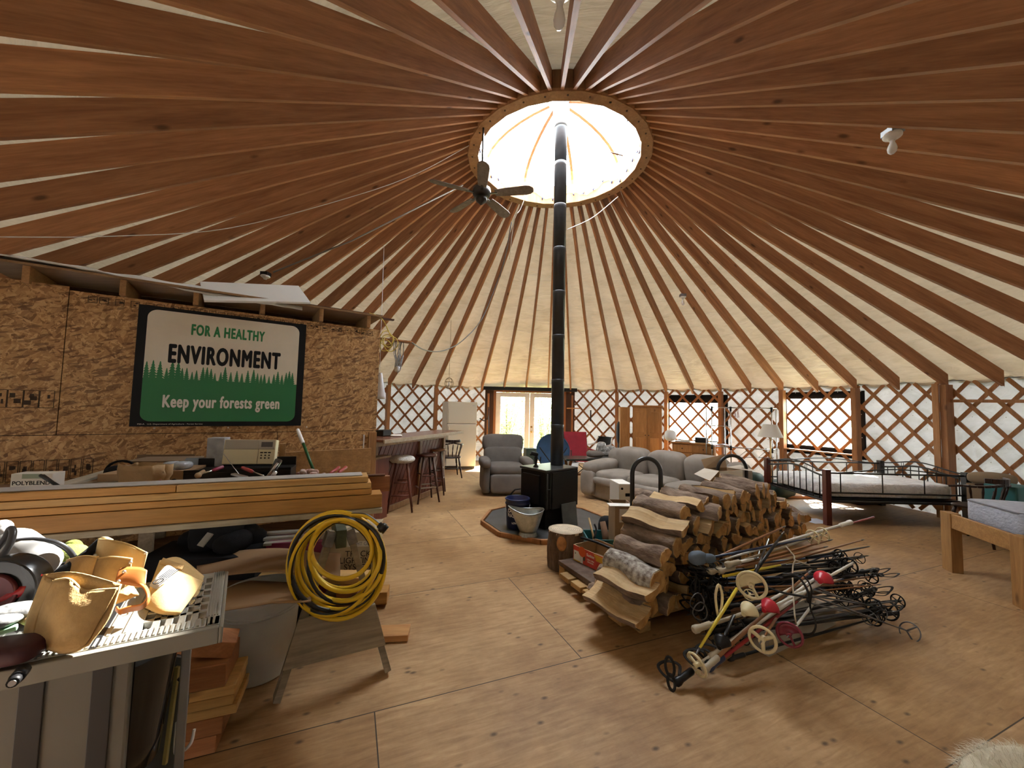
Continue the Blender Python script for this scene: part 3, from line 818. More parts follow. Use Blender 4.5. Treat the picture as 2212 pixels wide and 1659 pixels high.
# ------------------------------------------------------------------ the green and white sign
TL, TR, BL, BR = [onplane(x, y, P_R + wn * 0.012, wn) for x, y in ((299, 656), (661, 702), (280, 922), (651, 919))]
sx = ((TR - TL).length + (BR - BL).length) / 2; sh = ((TL - BL).length + (TR - BR).length) / 2
ctr = (TL + TR + BL + BR) / 4
xax = ((TR - TL) + (BR - BL)).normalized(); yax = wn.cross(xax) * -1
yax = xax.cross(wn) * -1
if yax.z < 0: yax = -yax
TS = Matrix((xax, yax, wn)).transposed().to_4x4(); TS.translation = ctr
sign = thing('forest_sign', 'green, white and black sign about a healthy environment and forests', 'sign', tuple(ctr))
M_SB = mat('sign_black', (0.010, 0.011, 0.014), 0.5, spec=0.2); M_SC = mat('sign_cream', (0.72, 0.66, 0.54), 0.4, var=0.05, vscale=4); M_SG = mat('sign_green', (0.022, 0.19, 0.065), 0.4)
M_SW = mat('sign_white', (0.78, 0.76, 0.70), 0.4); M_SGT = mat('sign_text_green', (0.02, 0.22, 0.07), 0.4)
mb = MB(); mb.box((0, 0, 0), (sx, sh, 0.006)); mb.xf(TS); part('backing', mb, M_SB, sign, 0.001, local=False)
pw, ph = sx * 0.905, sh * 0.93
def rrect(w_, h_, r, n=8):
    out = []
    for cx, cy, a0 in ((w_ / 2 - r, h_ / 2 - r, 0), (-w_ / 2 + r, h_ / 2 - r, PI / 2), (-w_ / 2 + r, -h_ / 2 + r, PI), (w_ / 2 - r, -h_ / 2 + r, 1.5 * PI)):
        for i in range(n + 1): out.append((cx + r * math.cos(a0 + PI / 2 * i / n), cy + r * math.sin(a0 + PI / 2 * i / n)))
    return out
RR = 0.075
off = Matrix.Translation((0, sh * 0.006, 0))
mb = MB(); mb.prism(rrect(pw, ph, RR), 0.003, 0.0042, TS @ off); part('cream_panel', mb, M_SC, sign, local=False)
# treeline polygon
rr = rrect(pw, ph, RR); low = [p for p in rr if p[1] < 0]
yb = -ph * 0.115
mb = MB()
lowpoly = [(-pw / 2, yb)] + low + [(pw / 2, yb)]
mb.prism(lowpoly, 0.0042, 0.0048, TS @ off)
rnd = random.Random(5); x = -pw / 2 + 0.02
while x < pw / 2 - 0.015:
    h_ = ph * rnd.uniform(0.085, 0.15) * (1.25 if x < -pw * 0.28 else 1); wb = h_ * 0.46; pts = []; n = 7
    left = []
    for i in range(n):
        f = i / n; left.append((-wb * (1 - f) * 0.5 - 0.002, f * h_)); left.append((-wb * (1 - f) * 0.28, (f + 0.75 / n) * h_))
    right = [(-a, b) for a, b in reversed(left)]
    tri = [(max(-pw / 2, x + a), yb - 0.03 + b) for a, b in left + [(0, h_)] + right]
    # fan of slices so that every slice is convex
    for i in range(n):
        f = i / n; a0 = wb * (1 - f) * 0.5 + 0.002; a1 = wb * (1 - f) * 0.24
        q = [(-a0, f * h_), (a0, f * h_), (a1 * 0.9, (f + 1.0 / n) * h_), (-a1 * 0.9, (f + 1.0 / n) * h_)]
        mb.prism([(min(pw / 2, max(-pw / 2, x + u)), yb - 0.012 + v_) for u, v_ in q], 0.0042, 0.0047, TS @ off)
    x += rnd.uniform(0.028, 0.05)
part('green_forest', mb, M_SG, sign, local=False)
def stext(body, yc, tall, mt, bold, zz=0.0052, xo=0, name='lettering', sp=1.0, wide=None):
    mb = MB()
    for q_, (ox, oy) in enumerate(((0, 0), (bold, 0), (-bold, 0), (0, bold * 0.6), (0, -bold * 0.6), (bold * 0.7, bold * 0.4), (-bold * 0.7, -bold * 0.4), (bold * 0.7, -bold * 0.4), (-bold * 0.7, bold * 0.4))): mb.text(body, 0.1, Matrix.Translation((ox, oy, q_ * 0.00012)), 0, 1.0, 0.0006, space=sp)
    xs = [p.x for p in mb.v]; ys = [p.y for p in mb.v]; kx = wide / (max(xs) - min(xs)); ky = tall / (max(ys) - min(ys)); mx = (max(xs) + min(xs)) / 2; my = (max(ys) + min(ys)) / 2
    mb.v = [V((p.x - mx) * kx, (p.y - my) * ky, p.z) for p in mb.v]
    mb.xf(TS @ Matrix.Translation((xo, yc, zz)))
    part(name, mb, mt, sign, local=False)
stext('FOR A HEALTHY', sh * 0.335, sh * 0.098, M_SGT, 0.0055, sp=1.16, wide=pw * 0.485)
stext('ENVIRONMENT', sh * 0.115, sh * 0.165, M_SB, 0.0062, sp=1.16, wide=pw * 0.735)
stext('Keep your forests green', -sh * 0.305, sh * 0.14, M_SW, 0.0048, sp=1.12, wide=pw * 0.76)
stext('FSS-A   U.S. Department of Agriculture - Forest Service', -sh * 0.482, sh * 0.014, M_SW, 0.0, 0.0036, -sx * 0.29, wide=sx * 0.34)

# ------------------------------------------------------------------ things lying on the room's deck
ZD = ZT + 0.165
mb = MB()
def tarp(u, v):
    s = lerp(3.25, 0.86, u); z = ZD + 0.02 + 0.05 * (1 - u) * 0 + 0.03 * math.sin(v * PI) * (1 - 0.4 * math.sin(u * 21) ** 2) + 0.012 * noise.noise(V(u * 16, v * 4, 1))
    return wpt(s, 0.06 - v * 0.26 + 0.01 * math.sin(u * 30), z + 0.015 - 0.10 * (1 - v) ** 2.5 * max(0, min(1, (u - 0.15) * 2)) * (0.35 + 0.65 * u))
mb.sheet(tarp, 60, 10, 0.012)
single('folded_tarp', mb, mat('tarp_white', (0.72, 0.73, 0.72), 0.5, bump=0.5, bscale=30), 'long strip of crumpled white sheeting on the edge of the room deck', 'tarp')
qa, qb, qc = at(432, 610, 4.0), at(645, 619, 4.55), at(671, 655, 4.2); qd = qa + (qc - qb)
mb = MB(); mb.sheet(lambda u, v: lerp(lerp(qa, qb, u), lerp(qd, qc, u), v), 2, 2, 0.022, sm=False)
single('white_board', mb, mat('panel_white', (0.74, 0.75, 0.74), 0.4), 'flat white panel lying on top of the strand board room', 'panel', bevel=0.003)
M_MAH = wood('stained_moulding', (0.06, 0.022, 0.015), (0.13, 0.05, 0.03), 0, 1, 0.45, 0)
for i, (s0, s1, o, dz, lab) in enumerate(((1.0, -0.02, 0.0, 0.012, 'shortest of the three dark stained mouldings on the deck corner'), (0.95, -0.2, -0.12, 0.012, 'dark stained moulding sticking out farthest past the deck corner'), (1.1, 0.1, -0.2, 0.036, 'dark stained moulding lying at the back of the three on the deck'))):
    mb = MB(); mb.bar(wpt(s0, o, ZD + dz), wpt(s1, o - 0.02, ZD + dz), 0.05, 0.018)
    single('dark_moulding', mb, M_MAH, lab, 'moulding', 'dark mouldings on the deck')
# yellow cable coil and board with grey wire bundle at the corner
pc = P_R + V(0, 0, 0)
def corner(x, y, out=0.0): return onplane(x, y, P_R - wn * out, wn)
mb = MB()
for k, (cx, cy, r) in enumerate(((838, 736, 0.08), (843, 742, 0.1), (832, 745, 0.075), (835, 730, 0.09))):
    c = corner(cx, cy, 0.05 + 0.02 * k)
    mb.tube([c + wd * r * math.cos(t) * 0.9 + V(0, 0, 1) * r * math.sin(t) + wn * 0.03 * math.sin(2 * t + k) for t in [2 * PI * i / 22 for i in range(22)]], 0.006, 6, closed=True)
c0 = corner(810, 715, 0.05); c1 = corner(845, 728, 0.06)
mb.tube(spline([wpt(0.15, 0.03, ZD + 0.02), wpt(0.0, 0.04, ZD - 0.03), c1], 6), 0.006, 6)
single('yellow_cable_coil', mb, mat('cable_yellow', (0.60, 0.48, 0.10), 0.5), 'thin yellow cable looped over the top corner of the strand board room', 'cable')
mb = MB(); b0, b1 = corner(812, 731, 0.2), corner(887, 736, 0.2); b1.z = b0.z
mb.bar(b0, b1, 0.12, 0.02)
single('cable_board', mb, M_POST, 'small brown board sticking out of the room corner holding grey wires', 'board', bevel=0.002)
mb = MB(); rnd = random.Random(9); bot = corner(858, 800, 0.2)
for k in range(9):
    x0 = corner(848 + k * 3, 738, 0.14 + 0.012 * k); z1 = bot.z - rnd.uniform(-0.05, 0.06)
    x1 = bot + wd * rnd.uniform(-0.04, 0.04) + wn * rnd.uniform(-0.03, 0.03); x1.z = z1
    mb.tube(spline([x0, lerp(x0, x1, 0.5) + wd * rnd.uniform(-0.03, 0.03), x1, x1 + wd * 0.03 + V(0, 0, 0.06), lerp(x0, x1, 0.5) + wd * 0.03], 5), 0.005, 5)
single('grey_wire_bundle', mb, mat('wire_grey', (0.32, 0.34, 0.36), 0.5), 'bundle of grey wires hanging from the small brown board', 'wire bundle')
mb = MB(); p = corner(858, 797, 0.2)
mb.pillow(p, (0.07, 0.05, 0.08), e=0.7)
single('clear_bag', mb, mat('bag_clear', (0.60, 0.62, 0.66), 0.2), 'small clear plastic bag at the end of the hanging grey wires', 'bag')
# long cable from the small board up to the rafters beyond
pts = [corner(885, 737, 0.2), at(920, 757, 6.0), at(960, 757, 6.8), at(1000, 735, 7.4), at(1040, 690, 7.7), at(1070, 620, 7.6), at(1090, 560, 7.2), at(1105, 480, 6.6)]
mb = MB(); mb.tube(spline(pts, 8), 0.010, 6)
single('swag_cable', mb, mat('cable_grey', (0.16, 0.16, 0.16), 0.5), 'grey cable sagging from the room corner up to the rafters', 'cable')
# white hanging cloth at the right edge of the room
mb = MB(); p = at(819, 835, 6.3)
mb.sheet(lambda u, v: p + V((u - 0.5) * 0.16 * (0.5 + v), 0.02 * math.sin(u * 6), 0.22 - v * 0.42), 6, 8, 0.01); mb.tube([p + V(0, 0, 0.2), p + V(-0.02, 0, 2.34)], 0.004, 5)
single('white_cloth', mb, mat('cloth_white', (0.75, 0.77, 0.80), 0.8), 'white cloth showing past the right edge of the strand board wall', 'cloth')
# ================================================================== lumber on sawhorses
M_PINE = wood('lumber_pine', (0.48, 0.23, 0.055), (0.66, 0.36, 0.105), 0, 1.0, 0.5, 0.6)
M_PINE2 = wood('lumber_pine_light', (0.58, 0.32, 0.10), (0.76, 0.50, 0.20), 0, 1.0, 0.5, 0.5)
M_PALE = wood('painted_plank', (0.48, 0.44, 0.34), (0.66, 0.62, 0.50), 0, 1.0, 0.6, 0.15, dirt=(0.22, 0.17, 0.1))
M_RED = wood('red_cedar', (0.30, 0.11, 0.04), (0.46, 0.20, 0.08), 0, 1.2, 0.55, 0.3)
M_GREYW = wood('weathered_wood', (0.22, 0.18, 0.125), (0.42, 0.355, 0.26), 0, 1.0, 0.75, 0.5, dirt=(0.09, 0.08, 0.06))
LR = fl(825, 1108, 0.83); LLf = fl(0, 1178, 0.83)
ld = (LLf - LR).normalized(); lb_ = Vector((-ld.y, ld.x, 0))
if lb_.y < 0: lb_ = -lb_                                     # towards the wall
def lpt(s, back, z): return Vector((LR.x, LR.y, 0)) + ld * s + lb_ * back + Vector((0, 0, z))
def board(name, p, q, wid, thk, m, label, cat='board', group=None, bev=0.003, roll=0.0):
    p = Vector(p); q = Vector(q); x = (q - p)
    Mw = frame((p + q) / 2, x) @ Matrix.Rotation(roll, 4, 'X')
    mb = MB(); mb.box((0, 0, 0), (x.length, wid, thk)); mb.xf(Mw)
    return single(name, mb, m, label, cat, group, bev, loc=Mw.translation, rot=Mw.to_3x3())
def spx(px, back, z):                                        # distance along the lumber for an image column
    best = min((abs((lambda q: 1106 + FPX * q.x / q.y)(lpt(s / 100, back, z)) - px), s / 100) for s in range(-60, 260)); return best[1]
LE = 2.35
g = 'lumber stack on the sawhorses'
def lum(s0, s1, z0, z1, b0, wid, m, label):
    return board('lumber_board', lpt(s0, b0 + wid / 2, (z0 + z1) / 2), lpt(s1, b0 + wid / 2, (z0 + z1) / 2), wid, z1 - z0, m, label, 'board', g)
lum(0.0, LE, 0.832, 0.864, -0.015, 0.17, M_PALE, 'white painted plank at the bottom of the lumber stack on the sawhorse')
lum(0.003, LE, 0.867, 0.955, 0.0, 0.15, M_PINE, 'thick knotty pine timber just above the white plank')
lum(0.07, LE, 0.959, 0.994, 0.0, 0.16, M_PINE, 'pine board second above the white plank in the lumber stack')
lum(0.075, LE, 0.998, 1.034, 0.0, 0.16, M_PINE2, 'pine board under the two end-to-end top boards')
sj = spx(398, 0, 1.05)
lum(0.095, sj - 0.002, 1.038, 1.075, 0.0, 0.16, M_PINE2, 'right one of the two top boards lying end to end')
lum(sj + 0.002, LE, 1.038, 1.075, 0.0, 0.16, M_PINE, 'left one of the two top boards lying end to end')
lum(0.13, LE, 1.077, 1.083, 0.03, 0.12, mat('grey_strip', (0.42, 0.41, 0.40), 0.5, var=0.1), 'thin grey strip lying on top of the lumber stack')
lum(-0.075, 1.3, 0.92, 1.03, 0.24, 0.04, M_RED, 'reddish board on edge sticking out behind the lumber stack')
lum(-0.04, 1.3, 1.033, 1.043, 0.235, 0.05, M_MAH, 'thin dark strip on the reddish board behind the lumber')
lum(0.01, 1.3, 0.832, 0.918, 0.20, 0.14, M_PINE, 'pine timber under the reddish board behind the lumber')

# sawhorses -------------------------------------------------------------------
def sawhorse(fl_, fr_, label):
    fl_ = Vector(fl_); fr_ = Vector(fr_); mid = (fl_ + fr_) / 2; wv = (fr_ - fl_); Wd = wv.length; wv.normalize()
    bv = Vector((-wv.y, wv.x, 0)); rz = math.atan2(wv.y, wv.x)
    t = thing('sawhorse', label, 'sawhorse', mid, rz, 'sawhorses')
    h_ = 0.83; Lb = 0.95; b0 = 0.12                                     # local: x across, y back, z up
    mb = MB(); mb.box((0, Lb / 2 + b0 - 0.08, h_ - 0.05), (0.055, Lb, 0.10)); part('beam', mb, mat('old_green_paint', (0.055, 0.065, 0.035), 0.7, var=0.5, vscale=14), t, 0.003)
    for s in (-1, 1):
        for yb, yt in ((0.0, b0), (Lb + 0.1, Lb - 0.02)):
            mb = MB(); a = V(s * Wd / 2, yb, 0.02); b = V(s * 0.045, yt, h_ - 0.02); d = (b - a).normalized()
            mb.bar(a, b, 0.035, 0.085, up=(0, 1, 0))
            part('leg', mb, M_GREYW, t, 0.002)
            c = a + (b - a) * 0.90; e = a + (b - a) * 0.995; mb = MB(); mb.bar(c + V(s * 0.003, 0, 0), e + V(s * 0.003, 0, 0), 0.05, 0.098, up=(0, 1, 0))
            part('steel_bracket', mb, mat('rusty_steel', (0.18, 0.14, 0.10), 0.35, 0.8, var=0.4, vscale=20), t, 0.002)
    def xs(z): return lerp(Wd / 2, 0.045, z / h_)
    for yb, s in ((-0.028, 1),):
        z0, z1 = 0.17, 0.40; mb = MB()
        y0, y1 = yb + 0.12 * z0, yb + 0.12 * z1
        vs = [(-xs(z0) - 0.03, y0, z0), (xs(z0) + 0.03, y0, z0), (xs(z1) + 0.03, y1, z1), (-xs(z1) - 0.03, y1, z1)]
        vs += [(x, y - 0.02, z) for x, y, z in vs]
        mb.add(vs, [(3, 2, 1, 0), (4, 5, 6, 7), (0, 1, 5, 4), (1, 2, 6, 5), (2, 3, 7, 6), (3, 0, 4, 7)])
        part('spreader_board', mb, M_GREYW, t, 0.002)
    return t
sawhorse(fl(597, 1520), fl(836, 1452), 'weathered wooden sawhorse carrying the yellow cord coil')
# yellow extension cord ---------------------------------------------------------
M_YEL = mat('cord_yellow', (0.72, 0.47, 0.015), 0.4); M_CBLK = mat('cord_black', (0.012, 0.012, 0.013), 0.4)
cord = thing('extension_cord', 'thick yellow and black extension cord coiled over the sawhorse end', 'cord', at(727, 1225, 2.12))
mb = MB()
def loop_pts(cx, cy, rx, ry, tl, Y, n=40, ph=0.0):
    out = []
    for i in range(n):
        a = 2 * PI * i / n + ph; x = rx * math.cos(a); y = ry * math.sin(a)
        xx = x * math.cos(tl) - y * math.sin(tl); yy = x * math.sin(tl) + y * math.cos(tl)
        out.append(at(cx + xx, cy + yy, Y + 0.028 * math.sin(a * 2 + ph * 3) + 0.02 * math.sin(a + cx)))
    return out
def cordtube(mb, pts, r, closed=True, ph=0):
    f0 = len(mb.f); n = 8; mb.tube(pts, r, n, closed=closed, cap=False)
    for k in range(f0, len(mb.f)):
        i, j = divmod(k - f0, n)
        if (j + ph) % n < 3: mb.m[k] = 1
rnd = random.Random(12)
loops = [(727, 1222, 104, 116, 0.12, 2.11), (738, 1186, 66, 64, 0.2, 2.03), (745, 1200, 76, 78, 0.1, 2.05), (748, 1212, 80, 92, 0.3, 2.07), (740, 1210, 88, 88, -0.1, 2.09), (736, 1222, 94, 104, 0.22, 2.13), (724, 1216, 98, 104, 0.35, 2.10), (733, 1219, 92, 98, 0.0, 2.15), (718, 1228, 88, 104, 0.42, 2.07), (730, 1212, 84, 92, 0.55, 2.12), (742, 1196, 72, 76, 0.4, 2.09), (722, 1224, 100, 110, 0.2, 2.16)]
for k, l in enumerate(loops): cordtube(mb, loop_pts(*l, ph=k * 0.7), 0.0115, True, rnd.randint(0, 7))
part('cord_coil', mb, [M_YEL, M_CBLK], cord, local=False)
mb = MB(); p, q = at(800, 1119, 2.06), at(818, 1133, 2.05); e = at(834, 1146, 2.05)
cordtube(mb, spline([at(760, 1112, 2.07), at(785, 1113, 2.06), p, q], 5), 0.011, False)
part('cord_end', mb, [M_YEL, M_CBLK], cord, local=False)
mb = MB(); mb.tube([q, lerp(q, e, 0.3), lerp(q, e, 0.32), lerp(q, e, 0.7), lerp(q, e, 0.72), e], [0.016, 0.018, 0.024, 0.026, 0.022, 0.022], 12)
part('connector', mb, mat('rubber_black', (0.013, 0.013, 0.015), 0.3), cord, local=False)

# ================================================================== workbench against the room wall
M_BENCH = wood('bench_top_wood', (0.16, 0.085, 0.04), (0.28, 0.16, 0.08), 0, 1, 0.7, 0.3)
ZB = 0.86
bench = thing('workbench', 'long brown workbench against the strand board wall behind the lumber', 'workbench', wpt(1.8, 0.4, 0))
mb = MB(); mb.box(wpt(1.9, 0.40, ZB - 0.02), (3.3, 0.72, 0.04), ang_w); part('bench_top', mb, M_BENCH, bench, 0.003, local=False)
for s in (0.32, 1.9, 3.5):
    for o in (0.09, 0.70):
        mb = MB(); mb.box(wpt(s, o, (ZB - 0.04) / 2), (0.085, 0.085, ZB - 0.04), ang_w); part('leg', mb, M_GREYW, bench, 0.003, local=False)
mb = MB(); mb.box(wpt(1.9, 0.4, 0.3), (3.2, 0.6, 0.025), ang_w); part('low_shelf', mb, M_BENCH, bench, local=False)
def bxat(x, y, Y): return at(x, y, Y)
def pbox(mb, x0, x1, y0, y1, Y, depth, yaw=None, mi=0, zb=None):
    # box whose front face covers the image rectangle at depth Y, standing at zb
    a = at(x0, y1, Y); b = at(x1, y1, Y); t = at((x0 + x1) / 2, y0, Y)
    yaw = ang_w if yaw is None else yaw
    z0 = a.z if zb is None else zb
    wv = (b - a).length; c = (a + b) / 2; f = Vector((-math.sin(yaw), math.cos(yaw), 0))
    c = c + f * depth / 2; c.z = (z0 + t.z) / 2
    mb.box(c, (wv, depth, t.z - z0), yaw, mi); return c, (wv, depth, t.z - z0)
YB = 3.05
# carton of grout
t = thing('grout_carton', 'small white carton lettered with a grout name at the left end of the workbench', 'carton', at(63, 1075, 2.62) )
M_CARTW = mat('carton_white', (0.66, 0.64, 0.58), 0.6, var=0.06)
mb = MB(); c, d = pbox(mb, 28, 99, 1023, 1085, 2.6, 0.1, 0.25, zb=ZB + 0.002); part('box', mb, M_CARTW, t, 0.002, local=False)
Tt = Matrix.Translation(c) @ Matrix.Rotation(0.25, 4, 'Z') @ Matrix.Translation((0, -d[1] / 2 - 0.0005, 0.03)) @ Matrix.Rotation(PI / 2, 4, 'X')
mb = MB(); mb.text('POLYBLEND', 0.036, Tt, 0.0006, 1.0, 0.0005); part('lettering', mb, M_SB, t, local=False)
mb = MB(); mb.box((0, 0.045, 0), (0.10, 0.03, 0.001)); mb.xf(Tt); part('green_patch', mb, mat('patch_green', (0.30, 0.36, 0.26), 0.6), t, local=False)
# rods, boards and boxes
mb = MB(); mb.tube([at(88, 1027, 2.55), at(136, 1056, 2.45)], 0.010, 8); mb.tube([at(94, 1027, 2.56), at(128, 1052, 2.46)], 0.008, 8)
single('black_pliers', mb, M_BLACK, 'black tool handles poking out beside the white carton', 'tool')
def tboard(x0, y0, Y0, x1, y1, Y1, wid, thk, m, label, name='bench_board', roll=0.0): return board(name, at(x0, y0, Y0), at(x1, y1, Y1), wid, thk, m, label, 'board', None, 0.002, roll)
tboard(90, 1062, 2.6, 240, 1018, 3.25, 0.10, 0.02, M_PALE, 'pale board slanting up behind the white carton on the bench')
tboard(120, 1058, 2.55, 275, 1036, 2.85, 0.16, 0.02, M_GREYW, 'grey board lying flat on the bench behind the lumber')
t = None
mb = MB(); pbox(mb, 213, 274, 1024, 1065, 2.75, 0.2, 0.2, zb=ZB + 0.002)
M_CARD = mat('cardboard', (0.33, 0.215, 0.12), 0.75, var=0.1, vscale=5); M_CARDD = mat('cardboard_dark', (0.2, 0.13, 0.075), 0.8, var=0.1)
single('cardboard_box', mb, M_CARD, 'low brown cardboard box left of the paper bag on the bench', 'box', bevel=0.002)
mb = MB(); c = at(265, 1010, 3.1)
mb.tube(arc(at(262, 1022, 3.1), 0.10, -0.2, PI + 0.2, 14, (1, 0.3, 0), (0, 0, 0.95)), 0.009, 8); mb.pillow(at(258, 1022, 3.05), (0.17, 0.12, 0.12), 0.2, 0.7)
single('black_hand_bag', mb, M_BLACKF, 'black bag with a round handle behind the paper bag on the bench', 'bag')
mb = MB()
def bagw(u, v):
    a = 2 * PI * u; x = 0.13 * math.copysign(abs(math.cos(a)) ** 0.5, math.cos(a)); y = 0.06 * math.copysign(abs(math.sin(a)) ** 0.5, math.sin(a))
    k = 1 + 0.16 * noise.noise(V(x * 24, y * 24, v * 6)); b = at(312, 1045, 2.6)
    return V(b.x + x * k + 0.02 * v * math.sin(a * 3), b.y + y * k, ZB + 0.002 + v * (0.262 + 0.02 * noise.noise(V(u * 9, 3, 1))))
mb.sheet(bagw, 40, 8, 0.003)
single('paper_bag', mb, mat('kraft_paper', (0.42, 0.28, 0.14), 0.75, var=0.15, bump=0.6, bscale=25, bdist=0.01), 'crumpled open brown paper bag standing behind the lumber', 'bag')
mb = MB(); mb.pillow(at(345, 1030, 2.6), (0.05, 0.05, 0.13), e=0.8)
single('red_print_bag', mb, mat('print_red', (0.50, 0.16, 0.13), 0.4, col2=(0.7, 0.62, 0.55), vscale=40), 'small red and white printed plastic bag beside the paper bag', 'bag')
mb = MB(); c, d = pbox(mb, 352, 404, 1017, 1060, 2.72, 0.28, 0.35, zb=ZB + 0.002)
t = thing('parts_box', 'cardboard box with clear plastic bags on top, right of the paper bag', 'box', (c.x, c.y, ZB))
part('box', mb, M_CARD, t, 0.002, local=False)
mb = MB(); mb.lathe([(0.018, 0), (0.018, 0.001)], 16, Matrix.Translation(c) @ Matrix.Rotation(0.35, 4, 'Z') @ Matrix.Translation((-0.01, -d[1] / 2, 0.03)) @ Matrix.Rotation(PI / 2, 4, 'X')); part('hand_hole', mb, M_BLACK, t, local=False)
mb = MB()
for k in range(4): mb.pillow(at(362 + k * 11, 1010 - (k % 2) * 5, 2.8), (0.12, 0.10, 0.06), 0.5 * k, 0.8)
single('clear_bags', mb, mat('clear_plastic', (0.35, 0.38, 0.42), 0.12, bump=0.7, bscale=30, bdist=0.01), 'crinkled clear plastic packs lying on the cardboard parts box', 'plastic packs')
mb = MB(); mb.box(at(360, 992, 3.35), (0.42, 0.30, 0.012), ang_w - 0.3)
mb.box(at(360, 988, 3.5), (0.42, 0.012, 0.05), ang_w - 0.3)
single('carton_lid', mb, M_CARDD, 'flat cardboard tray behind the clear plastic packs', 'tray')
mb = MB(); mb.box((0, 0, 0), (0.16, 0.36, 0.02)); mb.xf(Matrix.Translation(at(412, 1015, 3.0)) @ Matrix.Rotation(ang_w - 0.2, 4, 'Z') @ Matrix.Rotation(0.35, 4, 'X'))
single('grey_tray', mb, mat('grey_dark', (0.10, 0.105, 0.11), 0.5), 'dark grey tray left of the upright grey speaker', 'tray')
# black toolbox, speaker, radio
tb = thing('toolbox', 'open black toolbox full of tools under the cream radio', 'toolbox', at(520, 1040, 2.95))
mb = MB(); c, d = pbox(mb, 415, 612, 1018, 1070, 2.85, 0.3, ang_w - 0.22, zb=ZB + 0.002); part('body', mb, M_BLACK, tb, 0.006, local=False)
Tb = Matrix.Translation(c) @ Matrix.Rotation(ang_w - 0.22, 4, 'Z'); zt = d[2] / 2
mb = MB(); mb.box((0, 0.13, zt + 0.03), (d[0], 0.015, 0.07)); mb.box((0, -0.145, zt + 0.008), (d[0], 0.01, 0.02)); mb.xf(Tb); part('rim', mb, M_BLACK, tb, 0.003, local=False)
ZTB = c.z + zt
mb = MB(); c, d = pbox(mb, 446, 479, 946, 1008, 3.02, 0.1, 0.25)
sp_ = single('grey_speaker', mb, mat('speaker_grey', (0.36, 0.37, 0.39), 0.6, var=0.2, vscale=14), 'upright grey block standing left of the cream radio', 'speaker', bevel=0.004)
ra = thing('radio', 'cream clock radio with push buttons standing on the black toolbox', 'radio', at(536, 1003, 2.98), 0)
Tr = Matrix.Translation(at(535, 1003, 2.98)) @ Matrix.Rotation(0.2, 4, 'Z') @ Matrix.Rotation(-0.16, 4, 'X')
rw = 0.355; rh = 0.185
M_RC = mat('radio_cream', (0.70, 0.64, 0.42), 0.4); M_RG = mat('radio_greybeige', (0.42, 0.38, 0.31), 0.5, bump=0.2, bscale=300)
mb = MB(); mb.box((0, 0.03, rh / 2), (rw, 0.06, rh)); mb.xf(Tr); part('case', mb, M_RC, ra, 0.006, local=False)
mb = MB(); mb.box((-0.055, -0.002, rh * 0.80), (rw - 0.13, 0.004, rh * 0.36)); mb.box((0.115, -0.002, rh * 0.80), (0.11, 0.004, rh * 0.36)); mb.xf(Tr); part('grille', mb, M_RG, ra, local=False)
mb = MB(); mb.box((0.118, -0.005, rh * 0.80), (0.078, 0.004, rh * 0.2)); mb.xf(Tr); part('display', mb, mat('display_dark', (0.09, 0.08, 0.08), 0.2), ra, local=False)
for j in range(3):
    for i in range(3):
        mb = MB(); mb.box((0.086 + i * 0.027, -0.004, rh * (0.47 - j * 0.11)), (0.018 if j == 0 else 0.009, 0.008, 0.009)); mb.xf(Tr); part('button', mb, M_BLACK, ra, 0.001, local=False)
mb = MB(); mb.box((0.062, -0.0005, rh * 0.5), (0.002, 0.002, rh * 0.98)); mb.box((0, -0.0005, rh * 0.61), (rw * 0.98, 0.002, 0.002)); mb.xf(Tr); part('panel_line', mb, M_SB, ra, local=False)
mb = MB(); mb.tube([at(483, 980, 2.95), at(518, 1027, 2.72)], 0.0022, 5)
single('aerial_wire', mb, M_STEEL, 'thin bright wire leaning in front of the cream radio', 'wire')
def tool(name, a, b, r, m1, c_, r2, m2, label, g=None):
    t = thing(name, label, 'hand tool', (Vector(a) + Vector(b)) / 2, 0, g)
    a = Vector(a); b = Vector(b); c_ = Vector(c_); mb = MB()
    mb.tube([a, lerp(a, b, 0.06), lerp(a, b, 0.8), b], [r * 0.75, r, r, r * 0.6], 10); part('handle', mb, m1, t, local=False)
    mb = MB(); mb.tube([b, c_], r2, 8); part('shank', mb, m2, t, local=False); return t
M_TR = mat('handle_red', (0.34, 0.03, 0.035), 0.35); M_TP = mat('handle_maroon', (0.30, 0.04, 0.09), 0.35)
tool('screwdriver', at(482, 1008, 2.75), at(458, 1017, 2.68), 0.012, M_TP, at(440, 1022, 2.65), 0.006, M_STEEL, 'maroon handled tool lying at the left end of the open toolbox')
tool('chisel', at(523, 1010, 2.78), at(548, 1020, 2.74), 0.012, M_TR, at(570, 1028, 2.7), 0.005, M_STEEL, 'red handled screwdriver in front of the cream radio')
mb = MB(); mb.tube([at(425, 1028, 2.66), at(440, 1018, 2.72)], 0.014, 10); mb.ball(at(428, 1027, 2.66), 0.02)
single('wooden_knob_tool', mb, wood('knob_wood', (0.35, 0.22, 0.12), (0.5, 0.35, 0.2), 0, 1, 0.5, 0), 'small pale wooden knob at the left end of the toolbox', 'hand tool')
mb = MB(); mb.bar(at(503, 1024, 2.72), at(532, 1031, 2.68), 0.03, 0.012); single('steel_scraper', mb, M_STEEL, 'flat shiny scraper blade lying in the toolbox', 'hand tool', bevel=0.001)
mb = MB(); mb.tube([at(583, 1030, 2.75), at(602, 995, 2.85)], [0.018, 0.026], 12); single('flashlight', mb, mat('black_gloss', (0.02, 0.02, 0.022), 0.12), 'black flashlight leaning at the right end of the toolbox', 'flashlight')
mb = MB(); mb.tube([at(577, 1030, 2.72), at(600, 1000, 2.75)], 0.008, 8); mb.tube([at(587, 1031, 2.7), at(596, 1018, 2.72)], 0.014, 10); single('steel_wrench', mb, M_STEEL, 'shiny steel wrench leaning beside the black flashlight', 'hand tool')
